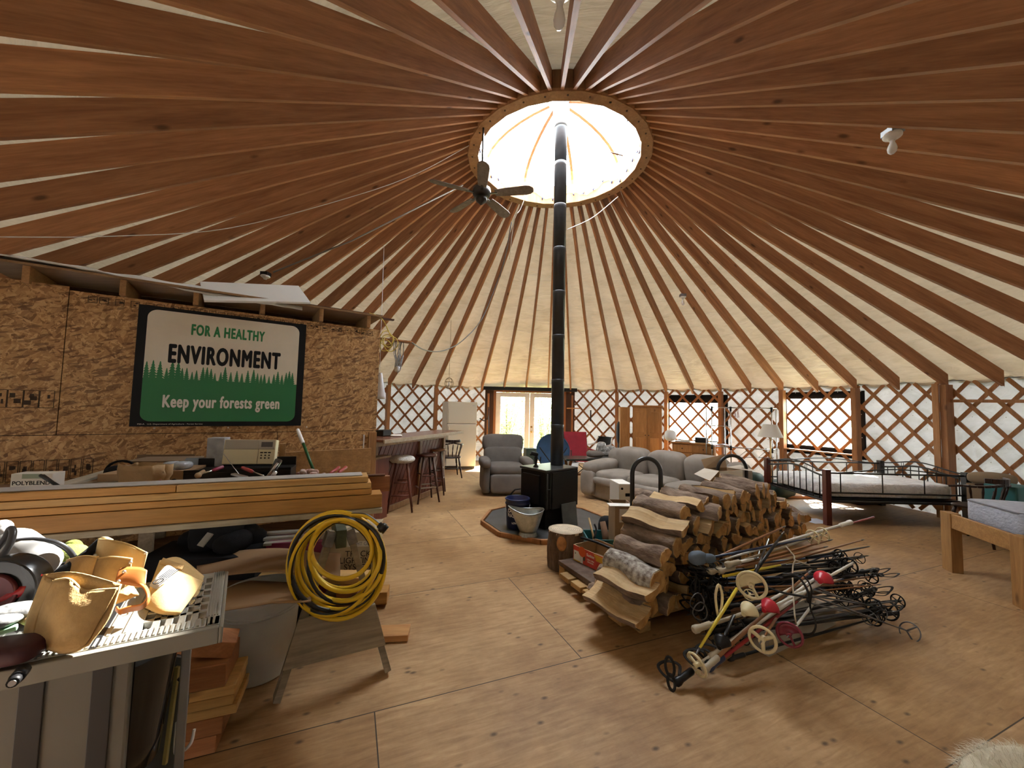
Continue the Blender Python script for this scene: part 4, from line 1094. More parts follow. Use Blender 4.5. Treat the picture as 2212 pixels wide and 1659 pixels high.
# wooden crate end, broom handle, rag, red tools
cr = thing('bench_crate', 'open wooden crate with a wide grained board at the right end of the bench', 'crate', at(705, 1040, 3.55))
M_CRATE = wood('crate_board', (0.32, 0.18, 0.075), (0.52, 0.31, 0.13), 0, 1.3, 0.6, 0.6)
p, q = at(612, 1000, 3.45), at(800, 1000, 3.95)
for (a, b, wz, m_, nm) in ((p, q, 0.25, M_CRATE, 'back_board'),):
    a = Vector((a.x, a.y, 0.99)); b = Vector((b.x, b.y, 0.99)); mb = MB(); mb.bar(a, b, 0.02, wz); part(nm, mb, m_, cr, 0.002, local=False)
for x, y0, Y, wd_ in ((611, 958, 3.4, 0.05),): 
    tt = at(x, y0, Y); mb = MB(); mb.box((tt.x, tt.y, (tt.z + ZB) / 2), (0.045, 0.045, tt.z - ZB), ang_w); part('post', mb, M_CRATE, cr, 0.003, local=False)
mb = MB(); a, b = at(612, 1028, 3.25), at(800, 1028, 3.6); a.z = b.z = 0.90; mb.bar(a, b, 0.02, 0.07); part('front_board', mb, M_CRATE, cr, 0.002, local=False)
bh = thing('broom', 'green handle with a white grip leaning on the wall behind the crate', 'broom', at(680, 1020, 3.5))
mb = MB(); mb.tube([at(678, 1018, 3.42), at(655, 958, 3.60)], 0.0125, 10); part('handle', mb, mat('handle_green', (0.015, 0.10, 0.03), 0.35), bh, local=False)
mb = MB(); a, b = at(655, 958, 3.60), at(643, 928, 3.68); mb.tube([a] + [lerp(a, b, k / 9) for k in range(1, 9)] + [b, b + (b - a) * 0.05], [0.014] + [0.017 if k % 2 else 0.0155 for k in range(1, 9)] + [0.015, 0.006], 10); part('grip', mb, M_WHITE, bh, local=False)
mb = MB(); rnd = random.Random(4)
for k in range(14): mb.pillow(at(640 + rnd.uniform(0, 62), 1022 + rnd.uniform(-6, 10), 3.05 + rnd.uniform(0, 0.1)), (rnd.uniform(0.04, 0.1), rnd.uniform(0.03, 0.06), rnd.uniform(0.02, 0.05)), rnd.uniform(0, 3), 0.8, 10, 6)
single('floral_rag', mb, mat('rag_print', (0.58, 0.48, 0.42), 0.9, col2=(0.30, 0.12, 0.10), vscale=30), 'crumpled pink and white rag in the crate behind the lumber', 'rag')
tool('red_tool', at(733, 1009, 3.3), at(712, 1024, 3.15), 0.014, M_TR, at(705, 1030, 3.1), 0.006, M_STEEL, 'left one of the two red tool handles in the crate', 'red tools in the crate')
tool('red_tool', at(748, 1009, 3.3), at(730, 1022, 3.15), 0.014, M_TR, at(722, 1030, 3.1), 0.006, M_STEEL, 'right one of the two red tool handles in the crate', 'red tools in the crate')

# ================================================================== under the lumber
board('floor_timber', (-1.95, 3.0, 0.07), (-0.93, 3.16, 0.07), 0.14, 0.09, M_PINE, 'pale timber on the floor under the lighting carton', 'board')
board('floor_timber', (-2.0, 2.86, 0.10), (-0.98, 2.92, 0.10), 0.09, 0.20, M_GREYW, 'grey timber on edge on the floor behind the sawhorse', 'board')
board('pale_plank', fl(415, 1246, 0.36) , fl(823, 1246, 0.36), 0.14, 0.04, M_PINE2, 'pale pine plank with a cut end poking out right of the yellow cord', 'board')
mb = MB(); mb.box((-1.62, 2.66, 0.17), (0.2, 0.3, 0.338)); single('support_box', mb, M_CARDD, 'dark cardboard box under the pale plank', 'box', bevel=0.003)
mb = MB(); mb.box((-1.05, 2.72, 0.10), (0.12, 0.14, 0.2)); mb.box((-1.05, 2.70, 0.27), (0.14, 0.12, 0.14)); single('wood_block', mb, M_RED, 'reddish wood blocks under the right end of the pale plank', 'block', bevel=0.003)
tl = thing('lighting_carton', 'tan carton lettered track lighting system behind the yellow cord', 'box', at(745, 1228, 3.0))
mb = MB(); c, d = pbox(mb, 690, 803, 1150, 1226, 2.95, 0.34, 0.12, zb=0.2); part('box', mb, mat('carton_tan', (0.42, 0.35, 0.24), 0.6, var=0.08), tl, 0.003, local=False)
Tt = Matrix.Translation(c) @ Matrix.Rotation(0.12, 4, 'Z') @ Matrix.Translation((d[0] * 0.22, -d[1] / 2 - 0.0008, 0)) @ Matrix.Rotation(PI / 2, 4, 'X')
mb = MB()
for k, tx in enumerate(('TRACK', 'LIGHTING', 'SYSTEM')): mb.text(tx, 0.06, Tt @ Matrix.Translation((0, 0.045 - 0.048 * k, 0)), 0.0, 0.95, 0.0005)
part('lettering', mb, M_SB, tl, local=False)
mb = MB(); mb.box((0.02, 0.118, 0), (0.2, 0.04, 0.001)); mb.xf(Tt); part('white_label', mb, M_CARTW, tl, local=False)
mb = MB(); mb.text('LIGHT GUY', 0.036, Tt @ Matrix.Translation((0.02, 0.118, 0.001)), 0.0, 0.9, 0.0005); part('label_text', mb, mat('text_grey', (0.2, 0.2, 0.25), 0.6), tl, local=False)
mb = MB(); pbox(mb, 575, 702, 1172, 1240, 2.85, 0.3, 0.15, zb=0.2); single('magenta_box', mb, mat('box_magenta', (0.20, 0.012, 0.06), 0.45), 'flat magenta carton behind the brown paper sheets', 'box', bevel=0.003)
for k, (x0, x1, y) in enumerate(((565, 720, 1147), (570, 720, 1158), (570, 715, 1169))):
    mb = MB(); a, b = at(x0, y + 6, 2.95 + k * -0.06), at(x1, y, 3.1 - k * 0.06); b.z = a.z; mb.bar(a, b, 0.05, 0.018)
    single('lamp_fixture', mb, mat('fixture_%d' % k, (0.42, 0.42, 0.38), 0.3, 0.3), ('top', 'middle', 'lowest')[k] + ' of the three long metal light fixtures stacked under the lumber', 'light fixture', 'light fixtures under the lumber', 0.002)
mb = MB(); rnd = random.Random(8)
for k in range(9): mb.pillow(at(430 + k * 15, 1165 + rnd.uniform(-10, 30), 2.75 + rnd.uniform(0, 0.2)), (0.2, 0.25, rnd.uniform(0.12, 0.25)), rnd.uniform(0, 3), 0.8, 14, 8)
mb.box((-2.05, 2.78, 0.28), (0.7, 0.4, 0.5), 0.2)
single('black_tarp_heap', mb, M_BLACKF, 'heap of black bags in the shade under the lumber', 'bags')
mb = MB(); mb.bar(at(432, 1180, 2.5), at(455, 1152, 2.55), 0.06, 0.008); single('grey_flap', mb, mat('flap_grey', (0.35, 0.34, 0.3), 0.5), 'small grey flap catching light under the lumber', 'flap')
# brown paper sheets draped over the white bin
M_KRAFT = mat('kraft_sheet', (0.30, 0.175, 0.085), 0.7, var=0.12, vscale=3)
def kraft(u, v):
    p = at(lerp(425, 735, u), 1222 + 20 * (v - 0.5) * 2 - 22 * math.sin(PI * min(1, u * 1.15)) * (1 - v) + 7 * math.sin(5 * u + v * 2), lerp(2.72, 2.38, v)); return p
mb = MB(); mb.sheet(kraft, 24, 10, 0.004); single('kraft_paper_sheet', mb, M_KRAFT, 'upper curled sheet of brown paper left of the yellow cord', 'paper sheet', 'brown paper sheets')
def kraft2(u, v):
    p = at(lerp(330, 672, u), lerp(1262, 1338, v) - 8 * math.sin(PI * u) - 52 * v * u * u + 14 * max(0, u - 0.75) * 4 * v, lerp(2.5, 2.03, v)); return p
mb = MB(); mb.sheet(kraft2, 24, 10, 0.004); single('kraft_paper_sheet', mb, M_KRAFT, 'lower sheet of brown paper lying over the white bin', 'paper sheet', 'brown paper sheets')
cb = fl(515, 1500); cbin = V(cb.x - 0.03, cb.y + 0.2, 0)
wb = thing('plastic_bin', 'round off-white plastic bin behind the aluminium saw table', 'bin', cbin)
M_BIN = mat('bin_plastic', (0.55, 0.55, 0.50), 0.45, var=0.06)
mb = MB(); mb.lathe([(0.001, 0.001), (0.165, 0.001), (0.175, 0.012), (0.205, 0.42), (0.216, 0.43), (0.216, 0.45), (0.205, 0.455), (0.2, 0.44), (0.172, 0.02), (0.001, 0.014)], 36); part('body', mb, M_BIN, wb)
mb = MB()
for z in (0.36, 0.375): mb.lathe([(0.199 + z * 0.006, z - 0.003), (0.205 + z * 0.006, z), (0.199 + z * 0.006, z + 0.003)], 36, cap=False)
part('bands', mb, M_BIN, wb)
mb = MB(); c, d = pbox(mb, 600, 655, 1290, 1425, 2.62, 0.3, 0.3, zb=0.0); single('black_crate', mb, M_BLACK, 'black box on the floor behind the sawhorse legs', 'box', bevel=0.006)
mb = MB(); p = fl(590, 1440); mb.box(p + V(0, 0.05, 0.05), (0.05, 0.03, 0.1), 0.3); mb.box(p + V(0.015, 0.04, 0.09), (0.08, 0.03, 0.025), 0.3); mb.box(p + V(0.0, 0.04, 0.03), (0.07, 0.03, 0.02), 0.3)
single('white_clamp', mb, M_WHITE, 'small white plastic clamp on the floor beside the bin', 'clamp', bevel=0.003)
board('floor_offcut', fl(765, 1372, 0.022), fl(884, 1366, 0.022), 0.14, 0.04, wood('offcut_orange', (0.50, 0.22, 0.07), (0.66, 0.36, 0.14), 0, 1, 0.5, 0.6), 'short orange pine offcut lying on the floor right of the sawhorse', 'board')
# stack of cedar timbers at the lower left
e0 = fl(411, 1640); e1 = fl(500, 1618)
cd = (e1 - e0).normalized(); cb_ = Vector((-cd.y, cd.x, 0))
def cpt(s, b, z): return e1 + cd * s + cb_ * b + V(0, 0, z)
zz = 0.0
specs = [(0.075, -0.02, M_RED, 'reddish timber at the bottom of the offcut stack beside the saw stand'), (0.075, 0.0, M_RED, 'reddish timber second from the bottom of the offcut stack'), (0.042, 0.05, M_PINE2, 'pale board third from the bottom of the offcut stack'), (0.042, 0.035, M_PINE2, 'pale board in the middle of the offcut stack'), (0.042, 0.04, M_PINE2, 'pale board just below the top timber of the offcut stack'), (0.10, 0.0, M_RED, 'thick reddish timber on top of the offcut stack')]
for th, s, m_, lab in specs:
    board('stacked_timber', cpt(s - 0.67, 0.11, zz + th / 2), cpt(s - 0.04, 0.11, zz + th / 2), 0.22, th - 0.002, m_, lab, 'timber', 'offcut stack by the saw stand', 0.003); zz += th
mb = MB(); mb.box((0, 0, 0), (0.16, 0.13, 0.07)); mb.xf(Matrix.Translation(cpt(-0.11, 0.10, zz + 0.05)) @ Matrix.Rotation(0.5, 4, 'Z') @ Matrix.Rotation(0.3, 4, 'Y')); single('wood_offcut', mb, M_RED, 'short tilted reddish block on top of the offcut stack', 'block', bevel=0.003)
# ================================================================== aluminium saw table at the lower left
M_ALU = mat('cast_aluminium', (0.52, 0.53, 0.50), 0.42, 0.85, var=0.08, bump=0.15, bscale=120)
M_ALUP = mat('dull_aluminium', (0.22, 0.205, 0.17), 0.55, 0.2, var=0.08, vscale=3)
ZTAB = 0.875
FR_, BR_, FL_ = fl(474, 1346, ZTAB), fl(487, 1233, ZTAB), fl(0, 1441, ZTAB)
tx = (FL_ - FR_); tx.z = 0; LT = tx.length + 0.45; tx.normalize(); ty = BR_ - FR_; ty.z = 0; DT = ty.length; ty.normalize()
def tp(s, b, z=0.0): return FR_ + tx * s + ty * b + V(0, 0, z)
saw = thing('table_saw', 'aluminium table saw at the lower left with a slotted top', 'table saw', (tp(0.5, DT / 2).x, tp(0.5, DT / 2).y, 0))
def slab(mb, s0, s1, b0, b1, z0, z1):
    vs = [tp(s, b, z) for z in (z0, z1) for s, b in ((s0, b0), (s1, b0), (s1, b1), (s0, b1))]
    mb.add(vs, [(0, 1, 2, 3), (7, 6, 5, 4), (4, 5, 1, 0), (5, 6, 2, 1), (6, 7, 3, 2), (7, 4, 0, 3)])
mb = MB()
G = 0.19                                                   # slotted end
slab(mb, G, LT, 0, DT, -0.02, 0)
slab(mb, 0, 0.035, 0, DT, -0.02, 0); slab(mb, 0, G, 0, 0.055, -0.02, 0); slab(mb, 0, G, DT - 0.05, DT, -0.02, 0)
nr, ncx = 6, 5
for i in range(1, ncx): s = lerp(0.035, G, i / ncx); slab(mb, s - 0.009, s + 0.009, 0.05, DT - 0.045, -0.02, 0)
for j in range(1, nr): b = lerp(0.055, DT - 0.05, j / nr); slab(mb, 0.03, G, b - 0.009, b + 0.009, -0.02, 0)
part('table_top', mb, M_ALU, saw, 0.0015, local=False)
mb = MB()
for k in range(46): s = 0.012 + k * 0.0125; slab(mb, s, s + 0.006, 0.004, 0.05, 0, 0.0035)
for k in range(5): s = 0.006 + k * 0.007; slab(mb, s, s + 0.003, 0.06, DT - 0.004, 0, 0.003)
for k in range(14): s = G + 0.03 + k * 0.035; slab(mb, s, s + 0.008, 0.055, DT - 0.01, 0, 0.003)
part('ribs', mb, M_ALU, saw, local=False, kind='stuff')
mb = MB(); slab(mb, 0.0, LT, -0.022, 0.0, -0.05, -0.002); slab(mb, -0.01, 0.0, -0.022, DT, -0.05, -0.002); part('apron', mb, M_ALUP, saw, 0.003, local=False)
mb = MB(); slab(mb, G + 0.08, G + 0.096, -0.0, DT, 0.0005, 0.001); part('mitre_slot', mb, M_BLACK, saw, local=False)
for px in (38,):
    p = at(px, 1462, 0.98); nrm = -ty; mb = MB(); mb.tube([p + ty * 0.03, p + nrm * 0.006], 0.014, 12); mb.tube([p + nrm * 0.006, p + nrm * 0.025], 0.011, 12); part('rail_knob', mb, M_BLACK, saw, local=False)
    mb = MB(); mb.tube([p + nrm * 0.025, p + nrm * 0.028], 0.007, 10); part('knob_cap', mb, M_STEEL, saw, local=False)
# body under the table
M_BODY = mat('saw_body_grey', (0.155, 0.142, 0.115), 0.55, 0.1, var=0.08, vscale=3); M_STRIPE = mat('saw_body_dark', (0.035, 0.032, 0.03), 0.55)
mb = MB(); slab(mb, 0.2, LT, 0.03, DT - 0.02, -0.875 + 0.15, -0.05); part('cabinet', mb, M_BODY, saw, 0.006, local=False)
mb = MB()
for s, w_ in ((0.236, 0.043), (0.368, 0.047), (0.55, 0.05)): slab(mb, s, s + w_, 0.024, 0.032, -0.72, -0.06)
part('dark_ribs', mb, M_STRIPE, saw, 0.002, local=False)
mb = MB()
for s, b in ((0.22, 0.06), (LT - 0.05, 0.06), (0.22, DT - 0.06), (LT - 0.05, DT - 0.06)): slab(mb, s, s + 0.035, b - 0.0175, b + 0.0175, -0.875 + 0.001, -0.70)
part('stand_feet', mb, M_STRIPE, saw, local=False)
mb = MB()
def duct(u, v):
    a = lerp(-0.2, 1.75, u); r = 0.10; z = lerp(-0.055, -0.42, v)
    return tp(0.205 - r * math.sin(a) * (1 - 0.35 * v), 0.16 - r * math.cos(a) + 0.01, z)
mb.sheet(duct, 14, 6, 0.006); part('blade_shroud', mb, mat('gloss_black', (0.012, 0.012, 0.013), 0.12), saw, local=False)
mb = MB(); pq = [at(x, y, 1.42) for x, y in ((374, 1420), (398, 1424), (392, 1560), (372, 1668), (312, 1676), (306, 1606), (340, 1568), (362, 1500))]; pv = pq + [p + ty * 0.02 for p in pq]
mb.add(pv, [tuple(range(8)), tuple(reversed(range(8, 16)))] + [(i, (i + 1) % 8, 8 + (i + 1) % 8, 8 + i) for i in range(8)]); slab(mb, 0.075, 0.1, 0.17, 0.20, -0.80, -0.06); part('side_bracket', mb, mat('bracket_grey', (0.20, 0.205, 0.2), 0.45, 0.4, var=0.1), saw, 0.003, local=False)
mb = MB(); mb.bar(at(384, 1440, 1.41), at(356, 1650, 1.41), 0.010, 0.012); part('yellow_edge', mb, mat('edge_yellow', (0.50, 0.42, 0.16), 0.5), saw, local=False)
mb = MB(); mb.tube(spline([at(386, 1466, 1.39), at(401, 1480, 1.38), at(403, 1520, 1.38), at(388, 1556, 1.39)], 6), 0.006, 6); mb.tube(spline([at(390, 1462, 1.4), at(398, 1505, 1.39), at(386, 1556, 1.4)], 6), 0.006, 6); part('wound_cord', mb, M_CBLK, saw, local=False)
mb = MB(); mb.tube(spline([at(382, 1560, 1.39), at(378, 1622, 1.38), at(390, 1626, 1.38), at(412, 1606, 1.38), at(420, 1575, 1.39)], 6), 0.005, 6); part('wire_hook', mb, M_WHITE, saw, local=False)

# ------------------------------------------------------------------ leather tool belt
M_HIDE = mat('suede_hide', (0.50, 0.32, 0.13), 0.85, var=0.2, vscale=14, bump=0.6, bscale=90, bdist=0.004)
M_HIDE2 = mat('suede_light', (0.66, 0.46, 0.20), 0.85, var=0.15, vscale=9, bump=0.25, bscale=220, bdist=0.002)
M_TANL = mat('tan_leather', (0.38, 0.13, 0.03), 0.4, var=0.15, vscale=9)
belt = thing('tool_belt', 'worn suede tool belt with pouches lying on the aluminium saw table', 'tool belt', tp(0.45, 0.2))
def patch(rows, bulge=0.0, th=0.006, n=6):
    # rows of image points with depth (x, y, Y); smooth surface through them
    R = [spline([at(*q) for q in row], n) for row in rows]
    cols = [spline([r[j] for r in R], n) for j in range(len(R[0]))]
    nu, nv = len(cols) - 1, len(cols[0]) - 1
    mb = MB(); mb.sheet(lambda u, v: cols[int(round(u * nu))][int(round(v * nv))] + V(0, -bulge * math.sin(PI * u) * math.sin(PI * v), bulge * 0.4 * math.sin(PI * u) * math.sin(PI * v)), nu, nv, th); return mb, cols
def pouchpart(name, rows, m_, bulge=0.01, th=0.006, rim=None):
    mb, cols = patch(rows, bulge, th); o = part(name, mb, m_, belt, local=False)
    if rim:
        mb = MB(); mb.tube([c[0] for c in cols], 0.004, 6); q = part('piping', mb, rim, o, local=False)
    return o
# big front pouch: pocket front, back panel, gusset
pouchpart('back_panel', [[(96, 1240, 1.135), (165, 1236, 1.138), (262, 1262, 1.135)], [(62, 1330, 1.103), (150, 1330, 1.100), (235, 1335, 1.103)], [(50, 1378, 1.083), (140, 1412, 1.074), (190, 1395, 1.078)]], M_HIDE, 0.0, 0.006)
pouchpart('large_pouch', [[(118, 1254, 1.118), (150, 1252, 1.114), (180, 1276, 1.113), (214, 1275, 1.115), (254, 1272, 1.125)], [(92, 1310, 1.098), (128, 1315, 1.090), (165, 1318, 1.089), (200, 1320, 1.093), (232, 1312, 1.105)], [(78, 1360, 1.083), (110, 1372, 1.077), (150, 1374, 1.074), (182, 1368, 1.078), (212, 1345, 1.093)], [(70, 1385, 1.075), (100, 1400, 1.070), (140, 1410, 1.067), (176, 1400, 1.071), (196, 1378, 1.080)]], M_HIDE, 0.018, 0.007, M_HIDE2)
pouchpart('side_gusset', [[(118, 1254, 1.118), (108, 1250, 1.127), (98, 1244, 1.135)], [(84, 1330, 1.090), (70, 1325, 1.098), (62, 1330, 1.103)], [(72, 1384, 1.075), (60, 1380, 1.078), (52, 1376, 1.083)]], M_HIDE, 0.0, 0.006)
pouchpart('corner_flap', [[(40, 1318, 1.16), (66, 1320, 1.15), (92, 1330, 1.14)], [(28, 1340, 1.13), (58, 1352, 1.11), (82, 1362, 1.10)]], mat('hide_dark', (0.24, 0.13, 0.05), 0.8, var=0.2), 0.006, 0.006)
# upright pouch: rolled back with nail pocket
pouchpart('upright_pouch', [[(214, 1166, 1.432), (236, 1168, 1.410), (275, 1176, 1.393), (318, 1196, 1.404)], [(208, 1200, 1.432), (236, 1204, 1.399), (275, 1208, 1.382), (312, 1222, 1.399)], [(200, 1262, 1.415), (232, 1268, 1.382), (270, 1272, 1.366), (300, 1270, 1.388)]], M_HIDE2, 0.012, 0.007, M_HIDE2)
pouchpart('nail_pocket', [[(212, 1206, 1.343), (245, 1204, 1.328), (285, 1208, 1.333)], [(202, 1240, 1.333), (240, 1243, 1.312), (280, 1243, 1.323)], [(198, 1266, 1.328), (235, 1270, 1.312), (268, 1270, 1.323)]], M_HIDE, 0.012, 0.006, M_HIDE2)
pouchpart('folded_pocket', [[(146, 1210, 1.373), (180, 1202, 1.362), (212, 1204, 1.362)], [(136, 1232, 1.353), (170, 1238, 1.333), (204, 1240, 1.337)], [(130, 1254, 1.337), (165, 1262, 1.317), (200, 1262, 1.328)]], M_HIDE, 0.012, 0.006, M_HIDE2)
pouchpart('rolled_cuff', [[(214, 1163, 1.48), (228, 1160, 1.45), (244, 1166, 1.46)], [(212, 1175, 1.47), (228, 1178, 1.43), (240, 1184, 1.44)]], M_HIDE2, 0.004, 0.006)
# right pouch lying flat with a stamped label
pouchpart('flat_pouch_back', [[(345, 1212, 1.60), (388, 1206, 1.62), (440, 1246, 1.55)], [(326, 1262, 1.44), (380, 1275, 1.42), (430, 1282, 1.42)], [(312, 1308, 1.33), (360, 1322, 1.30), (405, 1322, 1.31)]], M_HIDE2, 0.0, 0.006)
pouchpart('flat_pouch', [[(350, 1224, 1.50), (390, 1238, 1.47), (438, 1256, 1.46)], [(332, 1268, 1.38), (378, 1280, 1.34), (420, 1284, 1.36)], [(316, 1304, 1.31), (352, 1318, 1.275), (392, 1322, 1.275)], [(314, 1312, 1.31), (352, 1325, 1.275), (388, 1328, 1.285)]], M_HIDE2, 0.016, 0.006, M_HIDE2)
pouchpart('pencil_slot', [[(353, 1206, 1.57), (372, 1214, 1.54), (398, 1222, 1.52)], [(345, 1218, 1.53), (368, 1226, 1.50), (392, 1232, 1.49)]], M_HIDE, 0.008, 0.006)
mb, cols = patch([[(334, 1250, 1.392), (360, 1222, 1.455), (384, 1232, 1.43)], [(322, 1265, 1.37), (340, 1272, 1.35), (358, 1255, 1.378)]], 0.012, 0.002)
lb = part('stamped_label', mb, mat('label_grey', (0.48, 0.48, 0.47), 0.6), belt, local=False)
mb = MB(); pc_ = at(342, 1256, 1.345); T2 = frame(pc_, at(366, 1240, 1.39) - at(336, 1262, 1.335), (0, -0.6, 0.8))
mb.lathe([(0.012, 0), (0.015, 0), (0.015, 0.001), (0.012, 0.001), (0.012, 0)], 18, T2, cap=False)
for k in range(5): mb.box((0.045, 0.016 - k * 0.008, 0), (0.05, 0.003, 0.001)); 
n5 = 5 * 8; mb.v[-n5:] = [T2 @ p for p in mb.v[-n5:]]
part('stamp_print', mb, M_SB, lb, local=False)
# hammer holster: tan leather strap with rivets and loop
pouchpart('holster_strap', [[(252, 1250, 1.27), (262, 1228, 1.30), (300, 1226, 1.31), (318, 1232, 1.31)], [(250, 1262, 1.26), (265, 1262, 1.265), (300, 1268, 1.27), (314, 1266, 1.28)]], M_TANL, 0.006, 0.005)
pouchpart('holster_loop', [[(300, 1262, 1.27), (312, 1272, 1.255), (318, 1290, 1.235), (305, 1305, 1.225), (280, 1310, 1.215), (258, 1316, 1.205), (252, 1310, 1.21)], [(308, 1258, 1.29), (320, 1275, 1.275), (322, 1298, 1.25), (308, 1315, 1.235), (284, 1320, 1.225), (262, 1326, 1.21), (250, 1318, 1.215)]], M_TANL, 0.0, 0.005, None)
for x, y, Y in ((268, 1235, 1.283), (256, 1256, 1.252), (314, 1195, 1.40), (282, 1215, 1.315), (206, 1200, 1.40)):
    mb = MB(); mb.ball(at(x, y, Y), 0.0055, 10, 6); part('rivet', mb, mat('rivet_steel', (0.6, 0.58, 0.55), 0.3, 0.9), belt, local=False)
pouchpart('belt_strap', [[(244, 1290, 1.25), (262, 1275, 1.27), (285, 1262, 1.30)], [(238, 1308, 1.23), (262, 1300, 1.24), (300, 1284, 1.27)]], M_HIDE, 0.0, 0.006)
# ------------------------------------------------------------------ circular saw, strap, glove and bits at the left edge
M_SAWR = mat('saw_red', (0.33, 0.012, 0.02), 0.35); M_SAWG = mat('saw_light_grey', (0.34, 0.34, 0.34), 0.4)
cs_ = thing('circular_saw', 'red and grey circular saw at the far left of the saw table', 'power saw', at(30, 1330, 1.25))
mb = MB(); mb.tube([at(20, 1172, 1.42), at(30, 1180, 1.40), at(85, 1218, 1.34), at(92, 1222, 1.33)], [0.05, 0.062, 0.058, 0.04], 20); part('motor_housing', mb, M_SAWG, cs_, local=False)
mb = MB(); c = at(10, 1268, 1.2); mb.tube([c + V(0.0, 0.03, 0), c + V(0.02, -0.035, 0)], [0.09, 0.09], 28); part('blade_guard', mb, mat('guard_black', (0.015, 0.015, 0.016), 0.25), cs_, 0.004, local=False)
mb = MB(); mb.tube([c + V(0.02, -0.037, 0), c + V(0.022, -0.046, 0)], [0.055, 0.05], 24); part('blade_hub', mb, mat('hub_maroon', (0.10, 0.02, 0.025), 0.3, 0.3), cs_, local=False)
mb, cols = patch([[(-30, 1290, 1.22), (30, 1262, 1.22), (80, 1240, 1.26)], [(-30, 1322, 1.18), (30, 1290, 1.17), (90, 1258, 1.22)]], 0.01, 0.03); part('base_shoe', mb, M_SAWR, cs_, local=False)
mb = MB(); mb.tube(spline([at(62, 1240, 1.22), at(72, 1238, 1.21), at(82, 1250, 1.21)], 4), 0.014, 10); part('trigger_guard', mb, mat('bright_red', (0.55, 0.03, 0.03), 0.3), cs_, local=False)
mb = MB(); mb.tube(spline([at(-20, 1178, 1.33), at(60, 1166, 1.36), at(110, 1170, 1.38), at(140, 1182, 1.40), at(156, 1198, 1.42), at(168, 1220, 1.44)], 6), 0.009, 8)
mb.tube(spline([at(-25, 1205, 1.25), at(10, 1165, 1.26), at(22, 1142, 1.27), at(28, 1150, 1.26), at(20, 1178, 1.24), at(0, 1206, 1.22), at(-30, 1240, 1.2)], 6), 0.009, 8); part('power_cord', mb, mat('cord_darkgrey', (0.06, 0.062, 0.07), 0.3), cs_, local=False)
mb = MB(); mb.ball(at(3, 1142, 1.4), 0.03, 10, 8); mb.ball(at(8, 1150, 1.38), 0.02, 10, 8); part('cord_boot', mb, M_SAWG, cs_, local=False)
mb, cols = patch([[(200, 1180, 1.46), (212, 1166, 1.47), (218, 1176, 1.46)], [(150, 1215, 1.36), (160, 1222, 1.35), (172, 1232, 1.36)], [(112, 1240, 1.30), (122, 1252, 1.285), (138, 1258, 1.30)], [(86, 1262, 1.25), (96, 1278, 1.235), (115, 1290, 1.24)]], 0.004, 0.008)
st_ = single('black_strap', mb, M_BLACKF, 'black webbing strap running across the saw table beside the tool belt', 'strap')
mb = MB(); mb.pillow(at(88, 1292, 1.27), (0.13, 0.10, 0.10), 0.4, 0.7)
mb.pillow(at(120, 1250, 1.40), (0.14, 0.10, 0.10), 0.4, 0.7); single('black_strap_pouch', mb, M_BLACKF, 'black cloth pouch under the webbing strap on the saw table', 'pouch')
mb = MB(); mb.pillow(at(140, 1216, 1.52), (0.13, 0.12, 0.13), 0.3, 0.75); mb.pillow(at(122, 1240, 1.48), (0.09, 0.1, 0.1), 0.8, 0.75); mb.pillow(at(155, 1195, 1.56), (0.06, 0.06, 0.10), 0.2, 0.8)
single('green_glove', mb, mat('wool_green', (0.16, 0.19, 0.03), 0.95, var=0.3, vscale=30, bump=0.8, bscale=120), 'fuzzy olive green glove behind the black strap', 'glove')
mb = MB(); mb.pillow(at(28, 1322, 1.13), (0.10, 0.08, 0.04), 0.5, 0.8); mb.pillow(at(5, 1338, 1.10), (0.08, 0.08, 0.03), 0.2, 0.8)
single('striped_cloth', mb, mat('cloth_stripe', (0.05, 0.055, 0.06), 0.8, col2=(0.3, 0.3, 0.29), vscale=60), 'crumpled grey cloth at the left edge of the saw table', 'cloth')
mb = MB(); mb.bar(at(-20, 1371, 1.07), at(38, 1354, 1.10), 0.02, 0.012); single('green_pencil', mb, mat('pale_green', (0.30, 0.60, 0.36), 0.4), 'pale green stick lying at the left edge of the saw table', 'stick', bevel=0.002)
mb = MB(); mb.pillow(fl(18, 1405, ZTAB + 0.03), (0.14, 0.10, 0.045), 0.3, 0.5); single('maroon_case', mb, mat('maroon_plastic', (0.05, 0.007, 0.012), 0.6), 'dark maroon case at the front left of the saw table', 'case')
mb = MB(); p = fl(70, 1412, ZTAB + 0.012); mb.bar(p + V(-0.06, -0.03, 0), p + V(0.03, 0.09, 0.0), 0.03, 0.02); single('black_bar', mb, M_BLACK, 'black bar lying beside the large suede pouch', 'bar', bevel=0.003)
# ================================================================== bar, stools, refrigerator
B0, B1 = fl(832, 1108), fl(956, 1058)
bd = (B1 - B0).normalized(); bn = Vector((bd.y, -bd.x, 0)); ang_b = math.atan2(bd.y, bd.x); BL = (B1 - B0).length
def bpt(s, o, z): return B0 + bd * s + bn * o + V(0, 0, z)
M_BARRED = wood('bar_red_boards', (0.13, 0.032, 0.02), (0.24, 0.07, 0.04), 2, 1.0, 0.4, 0.2)
M_BARFR = wood('bar_frame_wood', (0.30, 0.17, 0.085), (0.46, 0.29, 0.16), 2, 1.0, 0.5, 0.2)
M_BARTOP = wood('bar_top_wood', (0.12, 0.045, 0.03), (0.22, 0.09, 0.06), 0, 1.0, 0.25, 0.1, spec=0.6)
bar = thing('bar_counter', 'tall wooden bar counter with slanted reddish boards and an overhanging top', 'bar counter', tuple(bpt(BL / 2, -0.2, 0)))
mb = MB(); mb.box(bpt(BL / 2 - 0.2, 0.03, 1.075), (BL + 0.65, 0.55, 0.03), ang_b); part('counter_top', mb, M_BARTOP, bar, 0.003, local=False)
